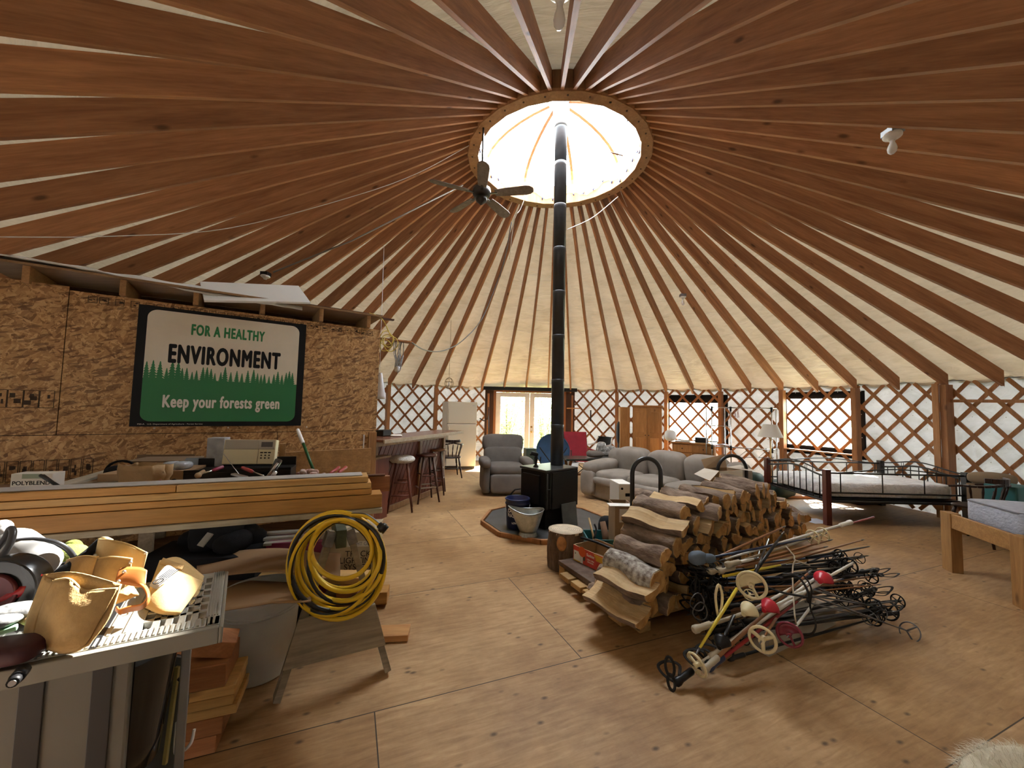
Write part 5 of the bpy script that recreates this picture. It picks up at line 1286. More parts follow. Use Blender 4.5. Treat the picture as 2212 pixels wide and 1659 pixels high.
mb = MB(); mb.box(bpt(BL / 2 - 0.2, 0.315, 1.068), (BL + 0.67, 0.02, 0.05), ang_b); mb.box(bpt(BL + 0.135, 0.03, 1.068), (0.02, 0.57, 0.05), ang_b); part('top_edging', mb, wood('edging_pale', (0.40, 0.31, 0.2), (0.55, 0.45, 0.32), 0, 1, 0.5, 0), bar, local=False)
mb = MB(); mb.box(bpt(BL / 2 - 0.2, -0.03, 0.53), (BL + 0.4, 0.04, 1.04), ang_b)
k = -0.6
while k < BL + 0.2:                                            # slanted board joints
    a = bpt(k, 0.0, 0.02); 
    s1, z1 = k + 0.55, 1.03
    if s1 > BL: z1 = 0.02 + (BL - k) / 0.55 * 1.01; s1 = BL
    s0, z0 = k, 0.02
    if s0 < -0.35: z0 = 0.02 + (-0.35 - k) / 0.55 * 1.01; s0 = -0.35
    if s1 > s0 + 0.03: mb.bar(bpt(s0, -0.008, z0), bpt(s1, -0.008, z1), 0.016, 0.085, up=tuple(bd))
    k += 0.105
part('slanted_boards', mb, M_BARRED, bar, 0.003, local=False)
for s in (-0.3, BL * 0.5, BL - 0.045):
    mb = MB(); mb.box(bpt(s, 0.02, 0.525), (0.07, 0.03, 1.04), ang_b); part('frame_post', mb, M_BARFR, bar, 0.002, local=False)
for z in (1.005, 0.05):
    mb = MB(); mb.box(bpt(BL / 2 - 0.2, 0.022, z), (BL + 0.4, 0.032, 0.08), ang_b); part('frame_rail', mb, M_BARFR, bar, 0.002, local=False)
mb = MB(); mb.box(bpt(BL, -0.25, 0.52), (0.03, 0.42, 1.03), ang_b); part('end_panel', mb, M_BARRED, bar, local=False)
p = at(822, 1000, 5.4); cab = thing('low_cabinet', 'low pale framed cabinet between the bar and the strand board corner', 'cabinet', (p.x - 0.02, p.y, 0))
zc = at(824, 990, 5.4).z
mb = MB(); mb.box((0, 0, zc / 2), (0.11, 0.3, zc), ang_b - PI / 2); part('body', mb, M_BARRED, cab, 0.003)
mb = MB(); mb.box((0, 0, zc + 0.015), (0.15, 0.34, 0.03), ang_b - PI / 2); part('top', mb, M_BARFR, cab, 0.003)
mb = MB()
for x in (-0.045, 0.045): mb.box(Matrix.Rotation(ang_b - PI / 2, 4, 'Z') @ V(x, -0.155, zc / 2), (0.03, 0.02, zc), ang_b - PI / 2)
part('frame', mb, M_BARFR, cab, 0.002)
mb = MB(); mb.pillow(bpt(0.05, 0.1, 1.105), (0.16, 0.14, 0.03), 0.4, 0.5); single('folded_paper', mb, M_WHITE, 'white folded paper lying on the near end of the bar top', 'paper')
mb = MB(); mb.box(bpt(0.05, -0.12, 1.135), (0.2, 0.13, 0.09), ang_b); single('black_basket', mb, M_BLACK, 'black basket standing on the near end of the bar', 'basket', bevel=0.01)

M_STOOLD = wood('stool_dark', (0.05, 0.018, 0.012), (0.12, 0.045, 0.028), 2, 1.5, 0.35, 0)
M_STOOLM = wood('stool_mid', (0.22, 0.12, 0.06), (0.36, 0.21, 0.11), 0, 1.5, 0.4, 0)
M_STOOLL = wood('stool_leg_red', (0.10, 0.028, 0.02), (0.18, 0.06, 0.04), 2, 1.5, 0.35, 0)
M_FLEECE = mat('fleece_white', (0.82, 0.80, 0.75), 0.95, var=0.1, vscale=40, bump=1.0, bscale=90, bdist=0.02)
def stool(c, h_, r, rf, label, seatm, legm, fluffy=False, rot=0.4, ring=False):
    t = thing('bar_stool', label, 'bar stool', (c.x, c.y, 0), rot, 'stools at the bar')
    mb = MB(); mb.lathe([(0.001, h_ - 0.04), (r * 0.9, h_ - 0.04), (r, h_ - 0.028), (r, h_ - 0.01), (r * 0.94, h_), (r * 0.5, h_ - 0.008), (0.001, h_ - 0.01)], 28); part('seat', mb, seatm, t)
    if fluffy:
        mb = MB(); n = 44
        def fz(u, v):
            a = 2 * PI * u; q = v * PI; rr = (r + 0.025) * math.sin(q) ** 0.6; k = 0.010 * noise.noise(V(math.cos(a) * 14, math.sin(a) * 14, q * 9))
            return V((rr + k) * math.cos(a), (rr + k) * math.sin(a), h_ - 0.012 + (0.055 + k) * -math.cos(q))
        mb.grid(fz, n, 14); part('fleece_cover', mb, M_FLEECE, t)
    for i in range(4):
        a = PI / 4 + i * PI / 2; ca, sa = math.cos(a), math.sin(a); mb = MB()
        p0 = V(r * 0.6 * ca, r * 0.6 * sa, h_ - 0.03); p1 = V(rf * ca, rf * sa, 0.0)
        mb.tube([p0, lerp(p0, p1, 0.3), lerp(p0, p1, 0.6), p1 + V(0, 0, 0.0)], [0.017, 0.019, 0.018, 0.013], 10); part('leg', mb, legm, t)
    for z in (0.24, 0.42):
        for i in range(4):
            a0 = PI / 4 + i * PI / 2; a1 = a0 + PI / 2; rr = lerp(rf, r * 0.6, (z + 0.02 * (i % 2)) / h_); mb = MB()
            if ring and z == 0.24: mb.box(((math.cos(a0) + math.cos(a1)) * rr / 2, (math.sin(a0) + math.sin(a1)) * rr / 2, z), (rr * 1.5, 0.012, 0.02), a0 + PI / 4 + PI / 2)
            else: mb.tube([V(rr * math.cos(a0), rr * math.sin(a0), z + 0.03 * (i % 2)), V(rr * math.cos(a1), rr * math.sin(a1), z + 0.03 * (i % 2))], 0.010, 8)
            part('stretcher', mb, M_STEEL if (ring and z == 0.24) else legm, t)
    return t
s1 = fl(864, 1102); stool(s1, 0.76, 0.165, 0.245, 'bar stool with a fluffy white seat cover, nearest of the three', M_STOOLL, M_STOOLL, True, 0.25)
s2 = fl(918, 1082); stool(s2, 0.76, 0.17, 0.25, 'dark bar stool with a metal footrest, between the other two', M_STOOLD, M_STOOLD, False, 0.55, True)
s3 = fl(941, 1066); stool(s3, 0.79, 0.16, 0.22, 'bar stool with a pale brown round seat, farthest of the three', M_STOOLM, M_STOOLD, False, 0.1)
# captain's chair
M_CHAIRB = wood('chair_dark', (0.018, 0.010, 0.008), (0.045, 0.02, 0.014), 2, 1.5, 0.3, 0)
def captain_chair(c, rz, label, m=None):
    m = m or M_CHAIRB
    t = thing('spindle_chair', label, 'chair', (c.x, c.y, 0), rz, None)
    mb = MB(); mb.pillow((0, 0, 0.44), (0.44, 0.42, 0.05), e=0.6, nu=24); part('seat', mb, m, t)
    for sx in (-1, 1):
        for sy in (-1, 1):
            mb = MB(); a = V(sx * 0.15, sy * 0.14, 0.43); b = V(sx * 0.215, sy * 0.22, 0.0)
            mb.tube([a, lerp(a, b, .2), lerp(a, b, .35), lerp(a, b, .4), lerp(a, b, .55), lerp(a, b, .7), b], [0.016, 0.021, 0.022, 0.015, 0.022, 0.016, 0.013], 10); part('leg', mb, m, t)
    for y in (-0.17, 0.17):
        mb = MB(); mb.tube([V(-0.18, y, 0.2), V(0, y, 0.2), V(0.18, y, 0.2)], [0.009, 0.013, 0.009], 8); part('stretcher', mb, m, t)
    mb = MB(); pts = [V(0.25 * math.cos(q), 0.24 * math.sin(q) + 0.0, 0.76 - 0.05 * abs(math.cos(q))) for q in [PI * i / 14 for i in range(15)]]
    pts = [V(0.25, -0.14, 0.68)] + pts + [V(-0.25, -0.14, 0.68)]
    for p, q in zip(pts, pts[1:]): mb.bar(p, q, 0.05, 0.028)
    part('arm_rail', mb, m, t, 0.006)
    mb = MB(); pts = [V(0.22 * math.cos(q), 0.25 * math.sin(q), 0.795) for q in [PI * (0.2 + 0.6 * i / 8) for i in range(9)]]
    for p, q in zip(pts, pts[1:]): mb.bar(p, q, 0.03, 0.06)
    part('crest_rail', mb, m, t, 0.006)
    for i in range(7):
        q = PI * (0.06 + 0.88 * i / 6); mb = MB(); a = V(0.18 * math.cos(q), 0.17 * math.sin(q), 0.45); b = V(0.25 * math.cos(q), 0.24 * math.sin(q), 0.73)
        mb.tube([a, lerp(a, b, .3), lerp(a, b, .5), lerp(a, b, .7), b], [0.008, 0.014, 0.009, 0.014, 0.008], 8); part('spindle', mb, m, t)
    return t
captain_chair(fl(972, 1030), 0.35 - PI, 'dark spindle back chair standing in front of the cream refrigerator')

M_FRIDGE = mat('fridge_cream', (0.72, 0.68, 0.55), 0.35, bump=0.1, bscale=400)
M_SEAL = mat('fridge_dark_grey', (0.08, 0.075, 0.065), 0.7)  # dark grey of the door gasket and toe grille
fa, fb = fl(963, 1015), fl(1027, 1013); fd_ = (fb - fa).normalized(); fx = math.atan2(fd_.y, fd_.x)
FW = (fb - fa).length
fr = thing('refrigerator', 'cream top-freezer refrigerator against the lattice left of the doors', 'refrigerator', tuple((fa + fb) / 2), fx)
H1 = 1.665; hz = 1.12
mb = MB(); mb.box((0, 0.42, H1 / 2 + 0.02), (FW, 0.68, H1 - 0.04)); part('cabinet', mb, M_FRIDGE, fr, 0.006)
mb = MB(); mb.box((0, 0.075, H1 / 2 + 0.02), (FW - 0.02, 0.02, H1 - 0.08)); part('door_seal', mb, M_SEAL, fr)
for nm, z0, z1 in (('freezer_door', hz + 0.006, H1), ('fridge_door', 0.07, hz - 0.006)):
    mb = MB(); mb.box((0, 0.033, (z0 + z1) / 2), (FW, 0.065, z1 - z0)); d_ = part(nm, mb, M_FRIDGE, fr, 0.012)
    mb = MB(); zc = z0 + 0.2 if nm == 'freezer_door' else z1 - 0.24
    mb.box((-FW / 2 + 0.035, -0.012, zc), (0.022, 0.03, 0.36)); part('handle', mb, M_FRIDGE, d_, 0.008)
mb = MB(); mb.box((FW / 2 - 0.09, -0.002, H1 - 0.09), (0.07, 0.004, 0.012)); part('badge', mb, M_STEEL, fr)
mb = MB(); mb.box((0, 0.05, 0.035), (FW - 0.04, 0.02, 0.07)); part('toe_grille', mb, M_SEAL, fr)
mb = MB(); p = onwall(1017, 838, R_WALL - 0.07); mb.box(p, (0.1, 0.05, 0.12), -azim(p)); single('thermostat', mb, M_WHITE, 'small white control box on the lattice above the refrigerator', 'thermostat', bevel=0.006)
# brooms and cords hanging by the left door post
mb = MB(); p = onwall(1048, 905, 6.2); mb.tube(spline([p + V(-0.15, -0.08, 0.02), p + V(-0.02, -0.1, -0.05), p + V(0.08, -0.12, 0.03), p + V(0.1, -0.1, 0.3)], 5), 0.016, 6); mb.tube([p + V(0.09, -0.1, 0.35), p + V(0.12, -0.1, -0.8)], 0.014, 6)
single('hanging_tool', mb, M_CHAIRB, 'dark tool hanging on the lattice beside the left door post', 'tool')
# lantern
p = at(970, 828, 8.8); lan = thing('hanging_lantern', 'round wire birdcage lantern hanging from a rafter left of the doors', 'lantern', tuple(p))
M_WIRE = mat('wire_brown', (0.16, 0.12, 0.07), 0.5, 0.3)
mb = MB()
for k in range(8):
    a = 2 * PI * k / 8; mb.tube([V(0.10 * math.cos(a) * math.sin(q), 0.10 * math.sin(a) * math.sin(q), 0.10 * -math.cos(q) * 1.25) for q in [PI * i / 8 for i in range(9)]], 0.004, 5)
for z, r in ((-0.06, 0.087), (0.03, 0.097)): mb.tube([V(r * math.cos(a), r * math.sin(a), z) for a in [2 * PI * i / 18 for i in range(18)]], 0.004, 5, closed=True)
part('wire_cage', mb, M_WIRE, lan)
mb = MB(); top = p.copy(); rr = math.hypot(p.x - CX, p.y - CY); ztop = roof_z(rr) - 0.05
mb.tube([V(0, 0, 0.12), V(0, 0, ztop - p.z)], 0.004, 5); part('chain', mb, M_WIRE, lan)
mb = MB(); mb.tube([V(0, 0, -0.10), V(0, 0, 0.02)], 0.02, 8); part('candle', mb, M_WHITE, lan)

# ================================================================== recliner
M_UPH = mat('upholstery_taupe', (0.135, 0.118, 0.105), 0.9, var=0.18, vscale=3.5, bump=0.25, bscale=300, bdist=0.002)
rc0 = fl(1096, 1072)
rec = thing('recliner', 'plush taupe recliner armchair facing the camera left of the stove', 'armchair', tuple(rc0), 0.16)
mb = MB(); mb.pillow((0, 0.42, 0.25), (0.60, 0.72, 0.42), e=0.25); part('base', mb, M_UPH, rec)
mb = MB(); mb.pillow((0, 0.03, 0.215), (0.62, 0.16, 0.34), e=0.35); part('footrest', mb, M_UPH, rec)
mb = MB(); mb.pillow((0, 0.29, 0.44), (0.66, 0.64, 0.20), e=0.45); part('seat_cushion', mb, M_UPH, rec)
mb = MB(); mb.pillow((0, 0.68, 0.62), (0.74, 0.24, 0.36), Matrix.Rotation(-0.16, 3, 'X'), 0.4); part('back_lower', mb, M_UPH, rec)
mb = MB(); mb.pillow((0, 0.76, 0.865), (0.80, 0.28, 0.33), Matrix.Rotation(-0.12, 3, 'X'), 0.42); part('headrest', mb, M_UPH, rec)
for s in (-1, 1):
    mb = MB(); mb.pillow((s * 0.37, 0.40, 0.30), (0.13, 0.80, 0.54), e=0.25); mb.pillow((s * 0.385, 0.30, 0.555), (0.20, 0.72, 0.17), e=0.6); part('arm', mb, M_UPH, rec)
# blue moon chair behind the stove
c = at(1194, 1040, 8.6); M_BLUE = mat('canvas_blue', (0.035, 0.085, 0.17), 0.85, var=0.1)
bl = thing('moon_chair', 'round backed blue camp chair behind the wood stove', 'chair', (c.x, c.y, 0), 0)
def dish(u, v):
    a = 2 * PI * u; r = 0.36 * v; x = r * math.cos(a); y = r * math.sin(a)
    q = V(x, 0.12 - 0.9 * (r * r), y * 1.05); return Matrix.Rotation(-0.25, 3, 'X') @ q + V(0, 0.05, 0.62)
mb = MB(); mb.grid(dish, 28, 8); part('seat_shell', mb, M_BLUE, bl)
mb = MB(); mb.tube([dish(i / 28, 1) for i in range(28)], 0.014, 6, closed=True); part('rim', mb, M_BLUE, bl)
mb = MB()
for s in (-1, 1): mb.tube([V(s * 0.3, 0.0, 0.7), V(-s * 0.25, -0.28, 0.0)], 0.012, 6); mb.tube([V(s * 0.28, -0.1, 0.5), V(s * 0.25, 0.35, 0.0)], 0.012, 6)
part('frame', mb, M_BLACK, bl)

# ================================================================== hearth, stove, pipe
HC = V(0.50, 5.42, 0); HRAD = 0.87
hearth = thing('hearth_pad', 'many-sided dark tiled hearth pad with a wooden rim under the stove', 'hearth', tuple(HC))
pl10 = [(HRAD * math.cos(a), HRAD * math.sin(a)) for a in [2 * PI * i / 10 + 0.16 for i in range(10)]]
mb = MB(); mb.prism([(x * 0.955, y * 0.955) for x, y in pl10], 0.001, 0.05); part('tile', mb, mat('hearth_slate', (0.06, 0.063, 0.066), 0.4, var=0.3, vscale=5), hearth, 0.002)
mb = MB()
for i in range(10):
    a, b = V(*pl10[i], 0.029), V(*pl10[(i + 1) % 10], 0.029); mb.bar(a, b, 0.035, 0.056)
part('wood_rim', mb, M_POST, hearth, 0.003)
ZH = 0.051
st0 = fl(1177, 1148, ZH); st1 = fl(1254, 1128, ZH)
sv = thing('wood_stove', 'black box wood stove at the foot of the tall pipe', 'stove', tuple(st0))
sxv = (st1 - st0).normalized(); syv = Vector((-sxv.y, sxv.x, 0)); SWX = 0.57; SWY = 0.46; ang_s = math.atan2(sxv.y, sxv.x)
M_STOVE = mat('stove_black', (0.008, 0.008, 0.009), 0.45, 0.0, spec=0.25, var=0.2, vscale=8); M_STOVEG = mat('stove_top_grey', (0.05, 0.052, 0.055), 0.35, 0.3, var=0.3, vscale=10)
def spt(a, b, z): return st0 + sxv * a + syv * b + V(0, 0, z)
mb = MB(); mb.box(spt(SWX / 2, SWY / 2, 0.13), (SWX - 0.08, SWY - 0.08, 0.26), ang_s); part('pedestal', mb, M_STOVE, sv, 0.004, local=False)
mb = MB(); mb.box(spt(SWX / 2, SWY / 2, 0.475), (SWX, SWY, 0.45), ang_s); part('firebox', mb, M_STOVE, sv, 0.006, local=False)
mb = MB(); mb.box(spt(SWX / 2, SWY / 2, 0.70), (SWX - 0.04, SWY - 0.02, 0.02), ang_s); mb.box(spt(SWX / 2, SWY / 2, 0.722), (SWX + 0.03, SWY + 0.03, 0.03), ang_s); part('top_plate', mb, M_STOVEG, sv, 0.008, local=False)
mb = MB(); mb.box(spt(-0.012, SWY / 2 + 0.02, 0.48), (0.025, SWY - 0.14, 0.36), ang_s); d_ = part('door', mb, M_STOVE, sv, 0.006, local=False)
mb = MB(); mb.tube([spt(-0.02, SWY - 0.02, 0.44), spt(-0.08, SWY + 0.02, 0.43), spt(-0.13, SWY + 0.06, 0.36)], [0.008, 0.010, 0.013], 8); part('handle', mb, M_BLACK, d_, local=False)
mb = MB(); mb.tube([spt(0.02, -0.005, 0.26), spt(0.02, -0.005, 0.69)], 0.010, 8); mb.tube([spt(0.085, -0.005, 0.26), spt(0.085, -0.005, 0.69)], 0.006, 8); mb.tube([spt(0.015, -0.02, 0.5), spt(0.06, -0.02, 0.5)], 0.005, 6); part('heat_shield_edge', mb, M_STOVEG, sv, local=False)
mb = MB(); mb.box(spt(SWX * 0.58, -0.02, 0.475), (SWX * 0.84, 0.012, 0.45), ang_s); mb.box(spt(SWX + 0.02, SWY / 2, 0.475), (0.012, SWY, 0.47), ang_s); part('side_shield', mb, M_STOVE, sv, 0.002, local=False)
mb = MB(); a, b = spt(0.20, -0.10, 0.002), spt(0.20, -0.04, 0.30); 
mb.box((0, 0, 0), (0.27, 0.014, 0.30)); mb.xf(Matrix.Translation(spt(0.37, -0.065, 0.153)) @ Matrix.Rotation(ang_s, 4, 'Z') @ Matrix.Rotation(-0.12, 4, 'X'))
single('slate_sheet', mb, mat('slate_grey', (0.085, 0.09, 0.085), 0.5, var=0.25, vscale=6), 'grey slate sheet leaning against the front of the stove', 'sheet', bevel=0.002)
# pipe
p_lo = at(1203, 1000, 5.36); p_lo.z = 0.738; p_hi = at(1212.5, 205, 5.29); p_hi.z = 6.4
pipe = thing('stove_pipe', 'tall black stovepipe rising from the stove through the skylight', 'stovepipe', tuple(p_lo))
M_PIPE = mat('pipe_black', (0.026, 0.029, 0.034), 0.33, 0.0, spec=0.5, var=0.3, vscale=5)
def pp(z): return lerp(p_lo, p_hi, (z - p_lo.z) / (p_hi.z - p_lo.z))
joints = [p_lo.z, 1.34, 1.95, 2.56, 3.17, 3.78, 4.39, 5.0, 5.52]
for i, (z0, z1) in enumerate(zip(joints, joints[1:])):
    mb = MB(); a, b = pp(z0), pp(z1); mb.tube([a, lerp(a, b, 0.9), lerp(a, b, 0.905), lerp(a, b, 0.985), b], [0.086, 0.086, 0.0885, 0.0885, 0.086], 28); part('pipe_section', mb, M_PIPE, pipe, local=False)
mb = MB(); a, b = pp(5.5), pp(6.4); mb.tube([a, a + V(0, 0, 0.03), b], [0.09, 0.115, 0.115], 28); part('insulated_section', mb, mat('pipe_steel', (0.30, 0.33, 0.36), 0.35, 0.8), pipe, local=False)
# gadget on the stove top
c = spt(0.10, SWY * 0.62, 0.738); gd = thing('stove_gadget', 'black stand with a wide angled head on the stove top beside the pipe', 'stove fan', tuple(c))
mb = MB(); mb.lathe([(0.035, 0), (0.035, 0.01), (0.016, 0.025), (0.02, 0.07), (0.026, 0.11), (0.018, 0.14), (0.001, 0.145)], 14); part('stand', mb, M_BLACK, gd)
mb = MB(); mb.pillow((-0.02, 0, 0.165), (0.10, 0.06, 0.055), Matrix.Rotation(0.3, 3, 'Y'), 0.6); mb.pillow((-0.065, 0.0, 0.155), (0.04, 0.03, 0.03), e=0.7); part('head', mb, M_BLACK, gd)
# bucket
M_BKT = mat('bucket_blue', (0.012, 0.018, 0.075), 0.35)
bk0 = fl(1117, 1147, ZH); bk = thing('bucket', 'dark blue plastic bucket with white lettering on the hearth', 'bucket', (bk0.x, bk0.y + 0.14, ZH), 0)
mb = MB(); mb.lathe([(0.001, 0.001), (0.125, 0.001), (0.13, 0.008), (0.146, 0.30), (0.156, 0.302), (0.156, 0.312), (0.148, 0.316), (0.149, 0.352), (0.158, 0.354), (0.158, 0.366), (0.150, 0.372), (0.144, 0.366), (0.125, 0.012), (0.001, 0.01)], 36); part('body', mb, M_BKT, bk)
mb = MB()
def wraptext(body, size, z, th0, r0, sxx=1.0):
    m2 = MB(); m2.text(body, size, Matrix.Identity(4), 0.001, sxx, 0.0004)
    for p in m2.v: pass
    vs = []
    for p in m2.v:
        rr = r0 + 0.016 * (z + p.y) / 0.3 + 0.0008 + p.z; a = th0 + p.x / r0
        vs.append(V(rr * math.sin(a), -rr * math.cos(a), z + p.y))
    mb.add(vs, m2.f)
wraptext('DO IT', 0.062, 0.23, -0.3, 0.1295); wraptext('RIGHT', 0.062, 0.175, -0.3, 0.1295); wraptext("LOWE'S", 0.03, 0.085, -0.12, 0.1295)
part('lettering', mb, M_WHITE, bk)
mb = MB(); mb.tube([V(0.157 * math.cos(a), 0.157 * math.sin(a) * 0.97, 0.31 - 0.17 * math.sin(a) ** 2 * 0 - 0.0) + V(0, 0, -0.16 * max(0, -math.sin(a))) for a in [PI + PI * i / 14 for i in range(15)]], 0.0022, 5); part('bail', mb, M_STEEL, bk)
# coal scuttle
M_GALV = mat('galvanised', (0.50, 0.53, 0.52), 0.32, 0.9, col2=(0.36, 0.39, 0.38), vscale=22)
sc0 = fl(1141, 1162, ZH); scu = thing('coal_scuttle', 'galvanised coal scuttle with a pouring lip in front of the blue bucket', 'scuttle', (sc0.x, sc0.y + 0.1, ZH), 0.1)
def scut(u, v):
    a = 2 * PI * u; ca, sa = math.cos(a), math.sin(a); t = v
    rx = lerp(0.095, 0.185, t ** 0.8); ry = lerp(0.095, 0.15, t ** 0.8)
    x = rx * ca; y = ry * sa; lip = max(0, -ca) ** 3 * t ** 2
    x -= lip * 0.055; z = 0.045 + 0.26 * t + 0.035 * lip - 0.03 * t * (abs(sa) ** 2) 
    return V(x, y, z)
mb = MB(); mb.sheet(scut, 40, 10, 0.004); part('body', mb, M_GALV, scu)
mb = MB(); mb.tube([scut(i / 40, 1) for i in range(40)], 0.006, 6, closed=True); part('rolled_rim', mb, M_GALV, scu)
mb = MB(); n = 40; prof = []
vs = []; 
for z, r in ((0.0, 0.108), (0.045, 0.094)):
    for i in range(80): a = 2 * PI * i / 80; rr = r + (0.004 if i % 2 else -0.002) * (1 if z == 0 else 0.4); vs.append((rr * math.cos(a), rr * math.sin(a), z))
mb.add(vs, [(i, (i + 1) % 80, 80 + (i + 1) % 80, 80 + i) for i in range(80)]); mb.lathe([(0.001, 0.04), (0.095, 0.046)], 30, cap=False); part('fluted_foot', mb, M_GALV, scu)
# chopping stump
M_BARKB = mat('pine_bark', (0.075, 0.045, 0.028), 0.95, col2=(0.19, 0.125, 0.085), vscale=14, bump=1.0, bscale=26, bdist=0.03, stretch=(1, 1, 0.4))
def ends_mat(name, ca, cb):
    m, nt, b = _nt(name); tc = N(nt, 'ShaderNodeTexCoord'); wv = N(nt, 'ShaderNodeTexWave'); wv.wave_type = 'RINGS'; wv.rings_direction = 'Z'
    wv.inputs['Scale'].default_value = 16; wv.inputs['Distortion'].default_value = 1.5; link(nt, tc.outputs['Object'], wv.inputs['Vector'])
    r = ramp(nt, [(0.2, ca), (0.8, cb)]); link(nt, wv.outputs['Fac'], r.inputs['Fac']); n = noise_tex(nt, tc.outputs['Object'], 18, 4)
    r2 = ramp(nt, [(0.35, (0.75,) * 3), (0.65, (1.1,) * 3)]); link(nt, n.outputs['Fac'], r2.inputs['Fac'])
    link(nt, mixc(nt, 1, r.outputs['Color'], r2.outputs['Color'], 'MULTIPLY'), b.inputs['Base Color']); b.inputs['Roughness'].default_value = 0.75; return m
sp0 = fl(1226, 1239); SR = 0.172
stp = thing('chopping_stump', 'upright bark-covered log stump with a pale sawn top', 'stump', (sp0.x, sp0.y + SR, 0))
mb = MB(); mb.grid(lambda u, v: V(*(Vector((math.cos(2 * PI * u), math.sin(2 * PI * u))) * (SR + 0.014 * noise.noise(V(math.cos(2 * PI * u) * 3, math.sin(2 * PI * u) * 3, v * 2)) + 0.006 * noise.noise(V(math.cos(2 * PI * u) * 11, math.sin(2 * PI * u) * 11, v * 6)))), v * 0.36), 48, 12); mb.lathe([(0.001, 0), (SR, 0.0)], 48, cap=False); part('bark', mb, M_BARKB, stp)
mb = MB(); mb.lathe([(0.001, 0.362), (SR - 0.004, 0.36), (SR - 0.003, 0.34)], 48, cap=False); part('sawn_top', mb, ends_mat('stump_rings', (0.50, 0.40, 0.28), (0.64, 0.54, 0.40)), stp)
mb = MB(); kx, ky = math.sin(-0.35) * (SR + 0.002), -math.cos(-0.35) * (SR + 0.002); mb.ball((kx, ky, 0.27), (0.05, 0.014, 0.07), 14, 10, T=Matrix.Rotation(-0.35, 4, 'Z')); part('bare_patch', mb, mat('bare_wood_orange', (0.42, 0.19, 0.06), 0.7, var=0.3, vscale=20), stp)

# ================================================================== fan, bulbs, strings under the roof
def onroof(x, y, drop=0.0):
    d = ray(x, y); t = 0.5
    for i in range(4000):
        t += 0.004; p = V(0, 0, CAMH) + d * t
        if p.z > roof_z(max(1.2, math.hypot(p.x - CX, p.y - CY))) - RD - drop: return p
    return p
hub = at(1040, 425, 4.62)
fan = thing('ceiling_fan', 'dusty five-blade ceiling fan hanging beside the skylight ring', 'ceiling fan', tuple(hub))
M_FAND = mat('fan_dark', (0.03, 0.028, 0.027), 0.4, 0.3); M_BLADE = mat('fan_blade_dusty', (0.16, 0.125, 0.105), 0.85, col2=(0.24, 0.205, 0.18), vscale=30)
mb = MB(); mb.lathe([(0.02, 0.14), (0.05, 0.13), (0.105, 0.10), (0.115, 0.05), (0.10, 0.01), (0.06, 0.0)], 24); part('motor', mb, M_FAND, fan)
mb = MB(); mb.lathe([(0.06, 0.0), (0.07, -0.03), (0.062, -0.06), (0.03, -0.085), (0.012, -0.10), (0.001, -0.105)], 20, cap=False); part('light_cap', mb, M_FAND, fan)
mb = MB(); mb.tube([V(0, 0, 0.13), V(0, 0, Z_RING - hub.z + 0.02)], 0.012, 8); part('down_rod', mb, M_FAND, fan)
for k in range(5):
    a = -0.2 + 2 * PI * k / 5; ca, sa = math.cos(a), math.sin(a); R_ = Matrix.Rotation(a, 4, 'Z') @ Matrix.Rotation(-0.24, 4, 'X')
    mb = MB(); mb.bar((0.09, 0, 0.03), (0.2, 0, 0.03), 0.03, 0.008); mb.xf(Matrix.Rotation(a, 4, 'Z')); part('blade_iron', mb, M_FAND, fan)
    mb = MB(); pts = [(0.17, -0.05), (0.3, -0.062), (0.55, -0.07), (0.6, -0.06), (0.635, -0.03), (0.64, 0.0), (0.635, 0.03), (0.6, 0.06), (0.55, 0.07), (0.3, 0.062), (0.17, 0.05)]
    mb.prism(pts, 0.0, 0.008); mb.xf(Matrix.Translation((0, 0, 0.03)) @ R_); part('blade', mb, M_BLADE, fan, 0.002)
M_BULB = mat('bulb_white', (0.80, 0.80, 0.78), 0.15); M_BOX = mat('junction_box', (0.22, 0.23, 0.24), 0.4, 0.5)
def bulb(x, y, label, tilt=(0, 0, -1), dark=False, scale=1.0):
    p = onroof(x, y, 0.0); t = thing('lamp_holder', label, 'light bulb', tuple(p), 0, 'bare bulbs under the roof')
    mb = MB(); mb.box((0, 0, 0.0), (0.10, 0.10, 0.05)); part('junction_box', mb, M_BLACK if dark else M_BOX, t, 0.004)
    T = Vector(tilt).to_track_quat('Z', 'Y').to_matrix().to_4x4()
    mb = MB(); mb.lathe([(0.058, 0.028), (0.06, 0.038), (0.045, 0.05), (0.026, 0.058), (0.022, 0.075), (0.001, 0.075)], 20, T); part('porcelain_holder', mb, M_WHITE, t)
    if not dark:
        mb = MB(); mb.lathe([(0.014, 0.07), (0.016, 0.095), (0.026, 0.125), (0.031, 0.15), (0.027, 0.175), (0.014, 0.192), (0.001, 0.196)], 20, T, cap=False); part('bulb', mb, M_BULB, t)
    return t
bulb(1928, 285, 'bare bulb in a porcelain holder at the upper right of the roof', (-0.15, -0.1, -1))
bulb(1475, 638, 'small bare bulb on the far rafters right of the stovepipe', (0.0, 0, -1))
bulb(1211, -30, 'bare bulb hanging above the skylight at the top edge of the photo', (0.0, 0.25, -1))
bulb(574, 592, 'unlit white lamp holder on the rafters above the white panel', (0, -0.1, -1), True)
mb = MB(); mb.tube([onroof(590, 588, 0.02), onroof(760, 520, 0.02), onroof(1000, 400, 0.02)], 0.012, 8)
single('conduit', mb, mat('conduit_grey', (0.25, 0.22, 0.19), 0.4, 0.5), 'thin grey conduit running up the rafters from the left lamp holder', 'conduit')
M_STR = mat('string_white', (0.62, 0.60, 0.56), 0.8)
def string(pts, r, label, name='string', m=None):
    mb = MB(); mb.tube(spline(pts, 5), r, 5); single(name, mb, m or M_STR, label, 'string')
